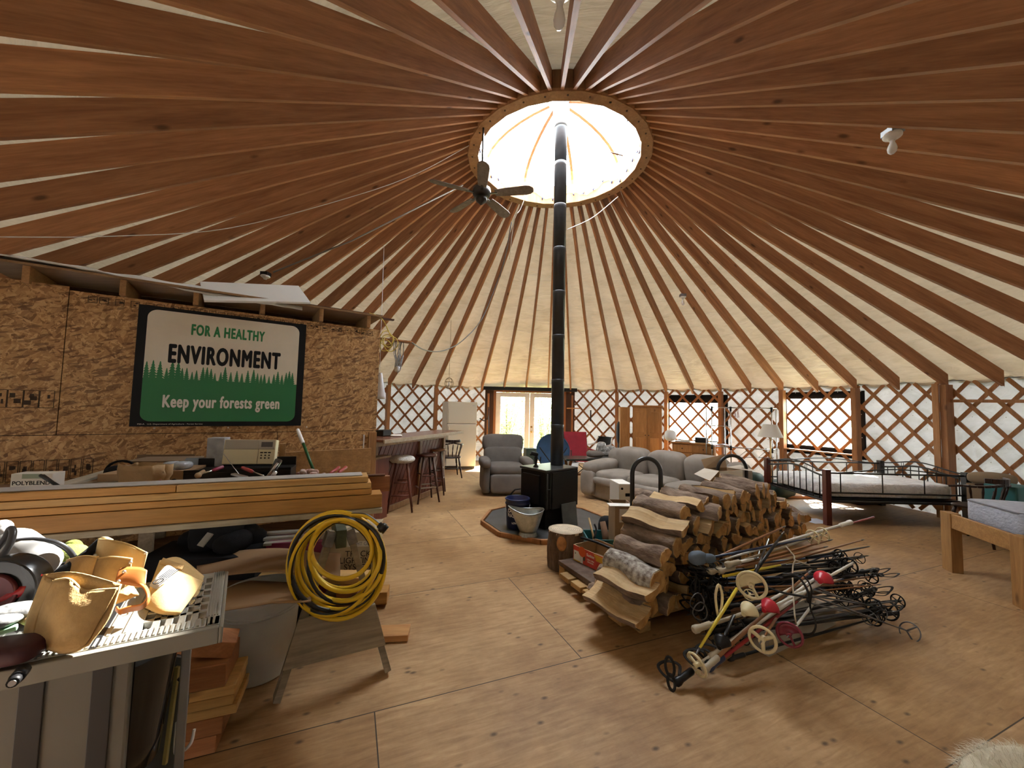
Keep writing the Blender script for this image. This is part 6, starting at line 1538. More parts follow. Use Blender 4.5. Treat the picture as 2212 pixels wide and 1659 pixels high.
string([onroof(-40, 512, 0.25), onroof(250, 510, 0.3), onroof(500, 492, 0.3), onroof(750, 428, 0.25), onroof(900, 375, 0.15), at(1035, 302, 5.0)], 0.004, 'long pale string sagging across the left rafters to the ring')
string([at(1335, 425, 5.9), at(1280, 470, 5.7), at(1225, 496, 5.38)], 0.006, 'white string from the skylight ring to the stovepipe')
string([at(1337, 400, 5.95), at(1345, 425, 6.0), at(1365, 470, 6.4), onroof(1385, 520, 0.1)], 0.004, 'pale string dropping from the skylight ring at the right')
string([at(1147, 395, 5.0), at(1125, 450, 5.0), at(1110, 480, 5.2), onroof(1100, 560, 0.05)], 0.006, 'cobwebbed cord below the fan beside the skylight ring')
# string of bulbs inside the ring
sl = thing('string_lights', 'string of small dark bulbs wound around the inside of the skylight ring', 'string lights', (CX, CY, Z_RING + 0.1))
mb = MB(); rnd = random.Random(2); P = []
for i in range(90): a = math.radians(-130 + i * 3); P.append(V((RI - 0.02) * math.sin(a), (RI - 0.02) * math.cos(a), 0.02 + 0.05 * math.sin(i * 0.55) + rnd.uniform(-0.02, 0.02)))
mb.tube(P, 0.004, 5); part('wire', mb, M_STR, sl)
M_SLB = mat('bulb_blue', (0.03, 0.04, 0.10), 0.2)
for i in range(2, 90, 3):
    p = P[i]; mb = MB(); q = p + V(rnd.uniform(-0.01, 0.01), rnd.uniform(-0.01, 0.01), rnd.choice((-0.05, 0.05)))
    mb.tube([p, lerp(p, q, 0.4), q], [0.009, 0.012, 0.006], 8); part('bulb', mb, M_SLB, sl)
# ================================================================== sofa
def loft(center, d, R=None, **k):
    mb = MB(); mb.pillow(center, d, R, **k); return mb
sa, sb = at(1350, 972, 7.45), at(1588, 1000, 5.85)
sd_ = Vector((sb.x - sa.x, sb.y - sa.y, 0)); SL = sd_.length; sd_.normalize(); sn_ = Vector((sd_.y, -sd_.x, 0))        # along the sofa, and its facing direction
if sn_.x > 0: sn_ = -sn_
M_SOFA = mat('sofa_microfibre', (0.275, 0.24, 0.208), 0.9, var=0.22, vscale=3, bump=0.25, bscale=260, bdist=0.002)
sofa = thing('sofa', 'long plush grey-brown sofa with a puffy rolled arm behind the firewood', 'sofa', ((sa.x + sb.x) / 2, (sa.y + sb.y) / 2, 0))
RS = Matrix((sd_, -sn_, Vector((0, 0, 1)))).transposed()          # local x along sofa, y = backwards
if RS.determinant() < 0: RS = Matrix((-sd_, -sn_, Vector((0, 0, 1)))).transposed()
s0v = V(sa.x, sa.y, 0)
def sp(a, b, z): return s0v + sd_ * a + sn_ * b + V(0, 0, z)
hb = 0.82
part('base', loft(sp(SL / 2, 0.48, 0.20), (SL + 0.24, 0.86, 0.36), RS, e=0.2), M_SOFA, sofa, local=False)
for k in range(3):
    w3 = SL / 3; c = w3 * (k + 0.5)
    part('seat_cushion', loft(sp(c, 0.56, 0.405), (w3 - 0.01, 0.72, 0.20), RS, e=0.45), M_SOFA, sofa, local=False)
    part('back_cushion', loft(sp(c, 0.16, 0.63), (w3 + 0.01, 0.30, 0.52), RS @ Matrix.Rotation(0.2 if True else 0, 3, 'X'), e=0.5), M_SOFA, sofa, local=False)
for c in (-0.06, SL + 0.1):
    mb = MB(); mb.pillow(sp(c, 0.50, 0.33), (0.26, 0.92, 0.52), RS, e=0.35); mb.pillow(sp(c, 0.60, 0.54), (0.34, 0.78, 0.22), RS @ Matrix.Rotation(0.08, 3, 'X'), e=0.6); mb.pillow(sp(c, 0.12, 0.64), (0.32, 0.34, 0.40), RS, e=0.7)
    mb.pillow(sp(c, 0.93, 0.28), (0.30, 0.14, 0.44), RS, e=0.5)
    part('arm', mb, M_SOFA, sofa, local=False)
part('front_roll', loft(sp(SL / 2, 0.92, 0.34), (SL + 0.1, 0.14, 0.14), RS, e=0.6), M_SOFA, sofa, local=False)

# ================================================================== camp chairs, side table beyond the sofa
M_REDC = mat('canvas_red', (0.33, 0.018, 0.035), 0.8, var=0.12, vscale=8)
rcx = at(1250, 1035, 9.2)
rcch = thing('camp_chair', 'folding red canvas camp chair right of the french doors', 'chair', (rcx.x, rcx.y, 0), 0.15)
def redseat(u, v):
    x = (u - 0.5) * lerp(0.5, 0.56, v)
    if v < 0.5: t = v / 0.5; y = lerp(-0.30, 0.12, t); z = 0.44 - 0.05 * t - 0.07 * math.sin(PI * u)
    else: t = (v - 0.5) / 0.5; y = lerp(0.12, 0.34, t); z = lerp(0.39, 1.0, t) - 0.05 * math.sin(PI * u) * (1 - t)
    return V(x, y, z)
mb = MB(); mb.sheet(redseat, 12, 16, 0.012); part('canvas_seat', mb, M_REDC, rcch)
mb = MB()
for s in (-1, 1):
    mb.tube([V(s * 0.28, 0.34, 1.0), V(s * 0.28, 0.22, 0.5), V(s * 0.27, -0.32, 0.0)], 0.011, 6); mb.tube([V(s * 0.27, -0.30, 0.46), V(s * 0.26, 0.34, 0.0)], 0.011, 6); mb.tube([V(s * 0.29, -0.32, 0.02), V(s * 0.29, -0.32, 0.62), V(s * 0.29, 0.18, 0.60)], 0.011, 6)
mb.tube([V(-0.27, -0.32, 0.0), V(0.27, -0.3, 0.44)], 0.010, 6); mb.tube([V(0.27, -0.32, 0.0), V(-0.27, -0.3, 0.44)], 0.010, 6)
part('frame', mb, M_BLACK, rcch)
for s in (-1, 1):
    mb = MB(); mb.box((s * 0.29, -0.06, 0.615), (0.06, 0.46, 0.02)); part('armrest', mb, M_REDC, rcch, 0.005)
M_PLW = mat('plastic_white', (0.70, 0.71, 0.70), 0.4)
wp = at(1290, 1030, 9.9); wch = thing('plastic_chair', 'white plastic garden chair right of the red camp chair', 'chair', (wp.x, wp.y, 0), -0.9)
mb = MB(); mb.pillow((0, 0, 0.43), (0.46, 0.44, 0.04), e=0.4); part('seat', mb, M_PLW, wch)
mb = MB(); mb.sheet(lambda u, v: V((u - 0.5) * 0.46, 0.21 + 0.10 * v + 0.05 * (1 - (2 * u - 1) ** 2), 0.44 + 0.42 * v), 8, 6, 0.02); part('backrest', mb, M_BLACKF, wch)
for s in (-1, 1):
    mb = MB(); mb.tube(spline([V(s * 0.22, 0.30, 0.84), V(s * 0.26, 0.18, 0.68), V(s * 0.27, -0.10, 0.65), V(s * 0.25, -0.22, 0.55), V(s * 0.23, -0.22, 0.42)], 5), 0.02, 8); part('armrest', mb, M_PLW, wch)
    for y in (-0.2, 0.24): mb = MB(); mb.tube([V(s * 0.2, y * 0.95, 0.42), V(s * 0.24, y * 1.15, 0.0)], [0.028, 0.02], 8); part('leg', mb, M_PLW, wch)
mb = MB(); p = fl(1240, 1016); mb.lathe([(0.001, 0), (0.12, 0), (0.15, 0.36), (0.14, 0.36), (0.12, 0.02)], 20, Matrix.Translation(at(1236, 985, 8.9) * 1 - V(0, 0, at(1236, 985, 8.9).z)), cap=False); single('white_bucket', mb, M_PLW, 'white bucket beside the red camp chair', 'bucket')
stb = at(1270, 1010, 7.7); tb2 = thing('side_table', 'dark topped side table with crossed wooden legs beyond the stove', 'table', (stb.x + 0.1, stb.y, 0), 0.1)
mb = MB(); mb.box((-0.1, 0, 0.60), (1.0, 0.55, 0.03)); part('table_top', mb, mat('dark_green_top', (0.012, 0.022, 0.018), 0.25), tb2, 0.004)
for x in (-0.5, 0.28):
    for s in (-1, 1): mb = MB(); mb.bar(V(x, -0.24 * s, 0.0), V(x, 0.24 * s, 0.585), 0.03, 0.05, up=(1, 0, 0)); part('leg', mb, M_POST, tb2, 0.002)
mb = MB(); mb.bar(V(-0.5, 0, 0.29), V(0.28, 0, 0.29), 0.03, 0.04); part('stretcher', mb, M_POST, tb2)
mb = MB(); q = V(stb.x + 0.12, stb.y - 0.05, 0.69); mb.pillow(q, (0.30, 0.26, 0.13), 0.3, 0.6); single('grey_cushion', mb, M_UPH, 'grey folded cushion on the dark side table', 'cushion')
mb = MB()
for k in range(7): mb.pillow(V(stb.x + 0.33 + 0.09 * (k % 3) - 0.05, stb.y + 0.1, 0.70 + 0.07 * (k // 3)), (0.18, 0.2, 0.15), k, 0.7)
single('plastic_bundle', mb, mat('bundle_print', (0.50, 0.50, 0.50), 0.3, col2=(0.10, 0.10, 0.09), vscale=26), 'bundle in patterned clear plastic left of the sofa back', 'bundle')
mb = MB(); p = at(1142, 990, 8.2); mb.box(V(p.x + 0.02, p.y, 0.36), (0.22, 0.2, 0.72), 0.3); single('green_bin', mb, mat('bin_darkgreen', (0.05, 0.07, 0.05), 0.5), 'narrow dark green bin between the recliner and the blue chair', 'bin', bevel=0.01)
mb = MB(); p = onwall(1276, 895, R_WALL - 0.1); mb.tube([p + V(0, 0, 0.12), p - V(0, 0, 0.2)], 0.02, 8); single('hanging_brush', mb, M_CHAIRB, 'dark brush hanging on the lattice right of the doors', 'brush')
mb = MB(); p, q = onwall(1225, 882, 6.15), onwall(1252, 882, 6.1); mb.bar(p, q, 0.12, 0.03); single('door_side_shelf', mb, M_POSTO, 'small wooden shelf at the right side of the doors', 'shelf', bevel=0.003)

# ================================================================== wardrobe, dresser, clothes rack, floor lamp
M_WARD = wood('wardrobe_pine', (0.40, 0.19, 0.06), (0.56, 0.29, 0.10), 2, 1.0, 0.4, 0.7)
wl, wr_ = at(1366, 980, 10.0), at(1430, 980, 9.75)
wdv = Vector((wr_.x - wl.x, wr_.y - wl.y, 0)); WW = wdv.length; ang_wd = math.atan2(wdv.y, wdv.x)
HW = at(1400, 877, 9.9).z
wrd = thing('wardrobe', 'knotty pine wardrobe with raised door panels against the lattice', 'wardrobe', ((wl.x + wr_.x) / 2, (wl.y + wr_.y) / 2, 0), ang_wd)
mb = MB(); mb.box((0, 0.28, HW / 2), (WW, 0.54, HW - 0.02)); part('body', mb, M_WARD, wrd, 0.004)
mb = MB(); mb.box((0, 0.27, HW), (WW + 0.06, 0.60, 0.03)); part('cornice', mb, M_WARD, wrd, 0.006)
for s in (-1, 1):
    mb = MB(); x = s * WW / 4; mb.box((x, 0.0, HW * 0.56), (WW / 2 - 0.012, 0.025, HW * 0.80)); d_ = part('door', mb, M_WARD, wrd, 0.003)
    for z0, z1 in ((0.58, 0.93), (0.20, 0.54)):
        m2 = MB(); m2.box((x, -0.016, HW * (z0 + z1) / 2), (WW / 2 - 0.14, 0.016, HW * (z1 - z0) - 0.06)); part('raised_panel', m2, M_WARD, d_, 0.008)
    m2 = MB(); m2.ball((s * 0.04, -0.03, HW * 0.56), 0.014); part('knob', m2, M_CHAIRB, d_)
    mb = MB(); mb.box((x, 0.0, 0.16 * HW * 0.55 + 0.04), (WW / 2 - 0.012, 0.025, 0.17)); part('drawer', mb, M_WARD, wrd, 0.003)
mb = MB(); c = V(wl.x - 0.33, wl.y + 0.16, 0); mb.box(c + V(0.16, 0, HW / 2 - 0.02), (0.24, 0.3, HW - 0.04), ang_wd + 0.25); single('pine_side_panel', mb, M_WARD, 'tall pine side cabinet at the left of the wardrobe', 'cabinet', bevel=0.004)
mb = MB(); p = at(1341, 935, 10.2); mb.pillow(p, (0.22, 0.2, 0.6), e=0.6); mb.pillow(p - V(0, 0, 0.5), (0.16, 0.16, 0.7), e=0.6); single('dark_jacket', mb, mat('jacket_navy', (0.02, 0.022, 0.03), 0.9), 'dark jacket hanging left of the pine wardrobe', 'jacket')
dl_, dr2 = at(1452, 985, 9.0), at(1543, 985, 8.55)
dv = Vector((dr2.x - dl_.x, dr2.y - dl_.y, 0)); DW = dv.length; ang_dr = math.atan2(dv.y, dv.x); HD = at(1497, 957, 8.8).z
drs = thing('dresser', 'pine dresser with drawers under the left lattice window', 'dresser', ((dl_.x + dr2.x) / 2, (dl_.y + dr2.y) / 2, 0), ang_dr)
mb = MB(); mb.box((0, 0.24, HD / 2), (DW, 0.46, HD - 0.02)); part('body', mb, M_WARD, drs, 0.004)
mb = MB(); mb.box((0, 0.23, HD - 0.005), (DW + 0.06, 0.52, 0.03)); part('top', mb, M_WARD, drs, 0.004)
for j in range(4):
    for s in (-1, 1):
        mb = MB(); z = HD - 0.13 - j * 0.185; mb.box((s * DW / 4, -0.002, z), (DW / 2 - 0.03, 0.02, 0.165)); d_ = part('drawer', mb, M_WARD, drs, 0.004)
        m2 = MB(); m2.ball((s * DW / 4, -0.025, z), 0.014); part('knob', m2, M_CHAIRB, d_)
def ontop(x, y, Y, zb): q = at(x, y, Y); return V(q.x, q.y, zb)
ZD2 = HD + 0.012
mb = MB(); q = ontop(1450, 955, 8.95, ZD2); mb.pillow(q + V(0.02, 0.1, 0.13), (0.26, 0.22, 0.26), 0.4, 0.8); single('white_bag', mb, M_PLW, 'white plastic bag at the left end of the dresser', 'bag')
mb = MB(); q = ontop(1523, 955, 8.75, ZD2); mb.box(q + V(0, 0.15, 0.055), (0.26, 0.2, 0.11), ang_dr); single('black_printer', mb, M_BLACK, 'small black box on the dresser below the left window', 'box', bevel=0.008)
mb = MB(); q = ontop(1480, 957, 8.85, ZD2); mb.box(q + V(0, 0.12, 0.012), (0.3, 0.2, 0.024), ang_dr); mb.box(q + V(0.05, 0.1, 0.034), (0.16, 0.12, 0.02), 0.2); single('papers', mb, M_CARTW, 'flat stack of papers on the middle of the dresser', 'papers')
M_CHROME = mat('chrome', (0.55, 0.57, 0.60), 0.2, 1.0)
rx = [at(x, 968, Y) for x, Y in ((1538, 8.2), (1579, 8.1), (1668, 7.7), (1678, 8.05))]
rack = thing('clothes_rack', 'chrome clothes rack with wire shelves in front of the left window', 'clothes rack', (rx[1].x, rx[1].y, 0))
ztop = at(1600, 881, 7.95).z
for i, q in enumerate(rx + [rx[0] + V(0.08, 0.4, 0), rx[1] + V(0.1, 0.4, 0)]):
    mb = MB(); mb.tube([V(q.x, q.y, 0), V(q.x, q.y, ztop)], 0.012, 8); part('upright', mb, M_CHROME, rack, local=False)
for a, b in ((0, 1), (1, 2), (2, 3)):
    for y in (881, 968):
        mb = MB(); z = at(1600, y, 7.95).z; mb.tube([V(rx[a].x, rx[a].y, z), V(rx[b].x, rx[b].y, z)], 0.011, 8); part('rail', mb, M_CHROME, rack, local=False)
for i in range(3):
    for y in (884, 970): z = at(1600, y, 7.95).z; mb = MB(); mb.tube([V(rx[i].x, rx[i].y, z - 0.04), V(rx[i].x, rx[i].y, z + 0.05)], 0.021, 8); part('connector', mb, M_BLACK, rack, local=False)
for y in (921, 962):
    mb = MB(); z = at(1560, y, 8.15).z; a, b = rx[0], rx[1]
    for t in range(7): o = V(0.09, 0.4, 0) * (t / 6); mb.tube([V(a.x, a.y, z) + o, V(b.x, b.y, z) + o], 0.005, 5)
    part('wire_shelf', mb, M_CHROME, rack, local=False)
def hanger(x, y, Y, col, label, s=1.0, rz=0.3):
    mb = MB(); p = at(x, y, Y); dx_ = V(math.cos(rz), math.sin(rz), 0)
    mb.tube([p + V(0, 0, 0.0), p + dx_ * 0.02 + V(0, 0, 0.02), p + dx_ * 0.0 + V(0, 0, 0.045), p - dx_ * 0.02 + V(0, 0, 0.03)], 0.005, 5)
    mb.tube([p, p + dx_ * 0.2 * s - V(0, 0, 0.13), p - dx_ * 0.2 * s - V(0, 0, 0.13)], 0.006, 5, closed=True); single('coat_hanger', mb, col, label, 'hanger', 'hangers on the clothes rack')
M_PINK = mat('hanger_pink', (0.45, 0.25, 0.28), 0.5)
hanger(1588, 888, 7.98, M_PINK, 'left pink hanger on the top rail of the clothes rack', 0.6, 1.0); hanger(1594, 888, 7.97, M_PINK, 'right pink hanger on the top rail of the clothes rack', 0.6, 0.9)
hanger(1612, 974, 7.9, M_BLACK, 'black hanger on the left of the lower rail of the rack', 1.0, 0.2); hanger(1655, 974, 7.75, M_BLACK, 'black hanger on the right of the lower rail of the rack', 0.8, 0.1)
lp = at(1664, 945, 7.3); flp = thing('floor_lamp', 'floor lamp with a pale cone shade beside the right window post', 'lamp', (lp.x, lp.y, 0))
M_SHADE = mat('lamp_shade_cloth', (0.66, 0.62, 0.55), 0.85)
zs0, zs1 = at(1664, 944, 7.3).z, at(1664, 917, 7.3).z
mb = MB(); mb.grid(lambda u, v: V(lerp(0.205, 0.11, v) * math.cos(2 * PI * u), lerp(0.205, 0.11, v) * math.sin(2 * PI * u), lerp(zs0, zs1, v)), 32, 3); part('lamp_shade', mb, M_SHADE, flp)
mb = MB(); mb.tube([V(0, 0, 0.02), V(0, 0, zs0 + 0.06)], 0.012, 8); mb.tube([V(-0.05, 0, zs0 - 0.05), V(0.05, 0, zs0 - 0.05)], 0.006, 6); part('pole', mb, M_BRASS, flp)
mb = MB(); mb.lathe([(0.001, 0), (0.14, 0), (0.14, 0.015), (0.02, 0.03), (0.001, 0.03)], 24); part('base', mb, M_BRASS, flp)

# ================================================================== black metal bed with mattress
M_BEDM = mat('bed_metal', (0.012, 0.012, 0.013), 0.35); M_BEDP = wood('bed_post_cherry', (0.07, 0.014, 0.010), (0.14, 0.03, 0.02), 2, 1.0, 0.3, 0)
bA = fl(1788, 1134); bB = V(4.50, 6.92, 0); bA = V(bA.x, bA.y, 0); be = (bA - bB).normalized()
bs = Vector((-be.y, be.x, 0)); 
if bs.x < 0: bs = -bs
BLn = 1.98; bW = (bA - bB).length
bed = thing('metal_bed', 'black metal bed with cherry posts and a bare white mattress by the right wall', 'bed', tuple((bA + bB) / 2 + bs * 1.0))
ZBP = at(1788, 1014, bA.y).z
bC, bDn = bB + bs * BLn, bA + bs * BLn
for q, pm in ((bA, M_BEDP), (bB, M_BEDP), (bC, M_BEDM), (bDn, M_BEDM)):
    mb = MB(); mb.box(q + V(0, 0, ZBP / 2), (0.075, 0.075, ZBP), math.atan2(be.y, be.x)); part('post', mb, pm, bed, 0.004, local=False)
def wave(u): return 0.085 * math.sin(PI * u) ** 2
for o, fw in ((V(0, 0, 0), 1), (bs * BLn, 1)):
    mb = MB(); pts = [lerp(bB, bA, u) + o + V(0, 0, ZBP - 0.10 + wave(u)) for u in [i / 20 for i in range(21)]]; mb.tube(pts, 0.014, 8)
    pts2 = [lerp(bB, bA, u) + o + V(0, 0, ZBP - 0.03 + wave(u)) for u in [i / 20 for i in range(21)]]; mb.tube(pts2, 0.010, 8)
    a, b = bB + o + V(0, 0, 0.33), bA + o + V(0, 0, 0.33); mb.tube([a, b], 0.014, 8); part('end_rail', mb, M_BEDM, bed, local=False)
    for i in range(1, 10):
        u = i / 10; mb = MB(); p = lerp(bB, bA, u) + o; mb.tube([p + V(0, 0, 0.33), p + V(0, 0, ZBP - 0.10 + wave(u))], 0.008, 6); part('spindle', mb, M_BEDM, bed, local=False)
    for u in (0.3, 0.7):
        mb = MB(); p = lerp(bB, bA, u) + o + V(0, 0, ZBP - 0.065 + wave(u)); mb.tube([p + be * 0.018 * math.cos(q) + V(0, 0, 0.04 * math.sin(q)) for q in [2 * PI * i / 12 for i in range(12)]], 0.004, 5, closed=True); part('ornament', mb, M_BEDM, bed, local=False)
for q in (bA, bB):
    mb = MB()
    for z, r in ((0.33, 0.02), (0.45, 0.012), (ZBP - 0.05, 0.012)): mb.tube([q + V(0, 0, z), q + bs * BLn + V(0, 0, z)], r, 8)
    for t in (0.1, 0.4, 0.7, 0.95): mb.tube([q + bs * BLn * t + V(0, 0, 0.45), q + bs * BLn * t + V(0, 0, ZBP - 0.05)], 0.008, 6)
    mb.tube([q + bs * (BLn * t) + V(0, 0, ZBP - 0.05 + 0.07 * math.sin(PI * t) ** 2) for t in [i / 12 for i in range(13)]], 0.009, 6)
    part('side_rail', mb, M_BEDM, bed, local=False)
RB = Matrix((bs, Vector((-bs.y, bs.x, 0)), Vector((0, 0, 1)))).transposed()
M_MATT = mat('mattress_white', (0.86, 0.88, 0.93), 0.8, var=0.1, vscale=6, bump=0.8, bscale=16, bdist=0.05)
mc = (bA + bB) / 2 + bs * BLn / 2
mb = MB(); mb.box(mc + V(0, 0, 0.34), (BLn - 0.08, bW - 0.09, 0.05), RB); part('slat_base', mb, M_BEDM, bed, local=False)
mb = MB(); mb.pillow(mc + V(0, 0, 0.475), (BLn - 0.12, bW - 0.13, 0.21), RB, 0.16, 40, 16)
single('mattress', mb, M_MATT, 'white quilted mattress lying on the black metal bed', 'mattress')
M_DKGREEN = mat('duffel_green', (0.008, 0.03, 0.022), 0.7, var=0.3)
mb = MB(); q = fl(1690, 1078); mb.pillow(V(q.x + 0.05, q.y + 0.15, 0.16), (0.55, 0.4, 0.32), 0.4, 0.6); mb.pillow(V(q.x - 0.25, q.y + 0.5, 0.2), (0.4, 0.4, 0.4), 0.7, 0.6); single('green_duffel', mb, M_DKGREEN, 'dark green bag on the floor at the near bed foot', 'bag')
mb = MB(); q = fl(1635, 1040); mb.box(V(4.0, 7.45, 0.3), (0.5, 0.4, 0.6), 0.3); single('green_tub', mb, M_DKGREEN, 'dark green tub below the lamp shade behind the bed foot', 'tub', bevel=0.02)
mb = MB(); q = fl(1745, 1083); mb.bar(V(q.x - 0.25, q.y + 0.2, 0.03), V(q.x + 0.3, q.y + 0.25, 0.03), 0.1, 0.05); single('underbed_board', mb, M_RED, 'reddish board on the floor under the metal bed', 'board', bevel=0.004)
mb = MB(); q = fl(1865, 1085); mb.box(V(q.x - 0.1, q.y - 0.05, 0.15), (0.5, 0.3, 0.3), 0.2); single('black_case', mb, M_BLACK, 'black case standing under the metal bed', 'case', bevel=0.02)
mb = MB(); q = fl(1768, 1128); mb.add([V(q.x - 0.12, q.y - 0.1, 0.004), V(q.x + 0.14, q.y - 0.06, 0.004), V(q.x + 0.1, q.y + 0.16, 0.012), V(q.x - 0.2, q.y + 0.13, 0.012)], [(0, 1, 2, 3)]); single('paper_sheet', mb, mat('paper_lilac', (0.55, 0.55, 0.62), 0.7), 'sheet of paper on the floor between the firewood and the bed post', 'paper')

# ================================================================== timber bed frame at the right edge
M_FRAME = wood('bed_frame_fir', (0.38, 0.19, 0.065), (0.56, 0.32, 0.12), 0, 1.0, 0.5, 0.6)
M_FRAMEZ = wood('bed_frame_post', (0.38, 0.19, 0.065), (0.56, 0.32, 0.12), 2, 1.0, 0.5, 0.6)
fA = fl(2046, 1232); fBn = fl(2203, 1314); fe = (fBn - fA).normalized(); FWd = (fBn - fA).length; fs_ = Vector((-fe.y, fe.x, 0))
if fs_.x < 0: fs_ = -fs_
HF = at(2046, 1106, fA.y).z; ang_f = math.atan2(fe.y, fe.x)
bf = thing('timber_bed_frame', 'chunky homemade pine bed frame at the right edge of the photo', 'bed frame', tuple((fA + fBn) / 2 + fs_ * 0.9))
for q in (fA, fBn):
    mb = MB(); mb.box(q + fs_ * 0.045 + V(0, 0, HF / 2), (0.14, 0.09, HF), ang_f); part('leg', mb, M_FRAMEZ, bf, 0.004, local=False)
    mb = MB(); mb.box(q + fs_ * 1.9 + V(0, 0, HF / 2), (0.14, 0.09, HF), ang_f); part('leg', mb, M_FRAMEZ, bf, 0.004, local=False)
for o, nm in ((0.03, 'end_board'), (1.92, 'end_board')):
    mb = MB(); a, b = fA + fs_ * o + fe * 0.0 + V(0, 0, HF - 0.075), fBn + fs_ * o + V(0, 0, HF - 0.075); mb.bar(a, b, 0.04, 0.14); part(nm, mb, M_FRAME, bf, 0.003, local=False)
for q in (fA + fe * 0.03, fBn - fe * 0.03):
    mb = MB(); mb.bar(q + fs_ * 0.09 + V(0, 0, HF - 0.13), q + fs_ * 1.86 + V(0, 0, HF - 0.13), 0.04, 0.14); part('side_board', mb, M_FRAME, bf, 0.003, local=False)
mb = MB(); mb.box(fA + fs_ * 0.97 + fe * FWd / 2 + V(0, 0, HF - 0.09), (FWd - 0.1, 1.7, 0.02), ang_f); part('slats', mb, M_FRAME, bf, local=False)
M_MATB = mat('mattress_blue_grey', (0.34, 0.37, 0.46), 0.7, col2=(0.46, 0.49, 0.57), vscale=26, bump=0.6, bscale=22, bdist=0.02, stretch=(1, 1, 2.2))
RF = Matrix((fs_, Vector((-fs_.y, fs_.x, 0)), Vector((0, 0, 1)))).transposed()
mm = thing('grey_mattress', 'blue grey quilted mattress on the homemade timber bed frame', 'mattress', tuple(fA + fs_ * 0.97 + fe * (FWd / 2) + V(0, 0, HF - 0.075)))
mb = MB(); mb.pillow(fA + fs_ * 0.99 + fe * (FWd / 2 + 0.02) + V(0, 0, HF + 0.055), (1.80, FWd - 0.16, 0.255), RF, 0.13, 40, 16); part('body', mb, M_MATB, mm, local=False)
mb = MB(); hw, hl = (FWd - 0.165) / 2, 0.90; cc = fA + fs_ * 0.99 + fe * (FWd / 2 + 0.02)
for z in (HF + 0.165, HF - 0.055): mb.tube([cc + fs_ * x + fe * y + V(0, 0, z) for x, y in ((-hl + 0.06, -hw), (hl - 0.06, -hw), (hl, -hw + 0.06), (hl, hw - 0.06), (hl - 0.06, hw), (-hl + 0.06, hw), (-hl, hw - 0.06), (-hl, -hw + 0.06))], 0.008, 6, closed=True)
part('piping', mb, mat('piping_grey', (0.20, 0.21, 0.25), 0.7), mm, local=False)
cq = at(2115, 1075, 4.95); captain_chair(V(cq.x + 0.05, cq.y + 0.05, 0), PI + 0.25, 'dark spindle back chair behind the blue grey mattress')
mb = MB(); q = at(2190, 1075, 4.9); mb.box(V(q.x + 0.1, q.y + 0.1, 0.36), (0.4, 0.3, 0.72), 0.2); single('teal_tote', mb, mat('tote_teal', (0.03, 0.16, 0.17), 0.5), 'teal storage tote behind the blue grey mattress at the right edge', 'tote', bevel=0.015)
mb = MB(); q = at(2185, 1055, 5.5); mb.pillow(V(q.x - 0.45, q.y - 0.15, 0.74), (0.5, 0.35, 0.16), 0.2, 0.6); mb.box(V(q.x - 0.45, q.y - 0.15, 0.33), (0.4, 0.3, 0.66), 0.2); single('tan_blanket', mb, mat('blanket_tan', (0.25, 0.18, 0.11), 0.9), 'folded tan blanket on a box along the right wall', 'blanket')
# fur rug at the bottom right corner
fq = fl(2130, 1662); rug = thing('fur_rug', 'shaggy cream fur rug at the bottom right corner', 'rug', (fq.x + 0.1, fq.y - 0.12, 0))
M_FUR = mat('fur_cream', (0.72, 0.66, 0.52), 0.8)
mb = MB(); mb.pillow((0, 0, 0.02), (0.62, 0.40, 0.045), 0.3, 0.8); part('hide', mb, M_FUR, rug)
mb = MB(); rnd = random.Random(21)
for k in range(5200):
    a = rnd.uniform(0, 2 * PI); r = math.sqrt(rnd.random()); x, y = 0.31 * r * math.cos(a), 0.20 * r * math.sin(a); x, y = x * math.cos(.3) - y * math.sin(.3), x * math.sin(.3) + y * math.cos(.3)
    d = V(x * 1.2 + rnd.gauss(0, .25) - 0.25, y * 1.5 + rnd.gauss(0, .25) + 0.15, rnd.uniform(0.1, 0.45)).normalized(); L = rnd.uniform(0.04, 0.085); p = V(x, y, 0.03 * (1 - r * r) + 0.008)
    sd2 = d.cross(V(0, 0, 1)).normalized() * 0.0012; q = p + d * L * 0.6; e = p + d * L - V(0, 0, 0.022); e.z = max(e.z, 0.004)
    mb.add([p - sd2, p + sd2, q + sd2 * 0.8, q - sd2 * 0.8, e], [(0, 1, 2, 3), (3, 2, 4)])
part('fur_strands', mb, M_FUR, rug, kind='stuff')
# ================================================================== firewood on its low platform
u_ = Vector((0.43, -0.90, 0)).normalized(); v_ = Vector((0.90, 0.43, 0)).normalized()
Q0 = fl(1209, 1249)
M_SLAB = wood('dirty_slab', (0.05, 0.03, 0.02), (0.12, 0.07, 0.045), 0, 1.0, 0.8, 0.2, dirt=(0.22, 0.17, 0.13))
M_FIRB = wood('platform_fir', (0.34, 0.20, 0.07), (0.50, 0.32, 0.13), 0, 1.0, 0.6, 0.4)
ZP = 0.155
plat = thing('log_platform', 'low rough timber platform carrying the firewood', 'platform', tuple(Q0 + v_ * 0.4 + u_ * 0.4))
def qp(a, b, z): return Q0 + u_ * a + v_ * b + V(0, 0, z)
def plank(a0, b0, a1, b1, wid, thk, z, m, nm='plank'):
    p, q = qp(a0, b0, z), qp(a1, b1, z); mb = MB(); mb.bar(p, q, wid, thk); part(nm, mb, m, plat, 0.004, local=False)
plank(-0.02, 0.13, 0.92, 0.13, 0.27, 0.04, ZP - 0.02, M_SLAB)
plank(0.0, 0.02, 0.0, 1.9, 0.09, 0.135 - 0.022, 0.058, M_FIRB, 'cross_beam')
F0 = fl(1337, 1350, 0.085)
fa0 = (F0 - Q0).dot(u_); fb0 = (F0 - Q0).dot(v_)
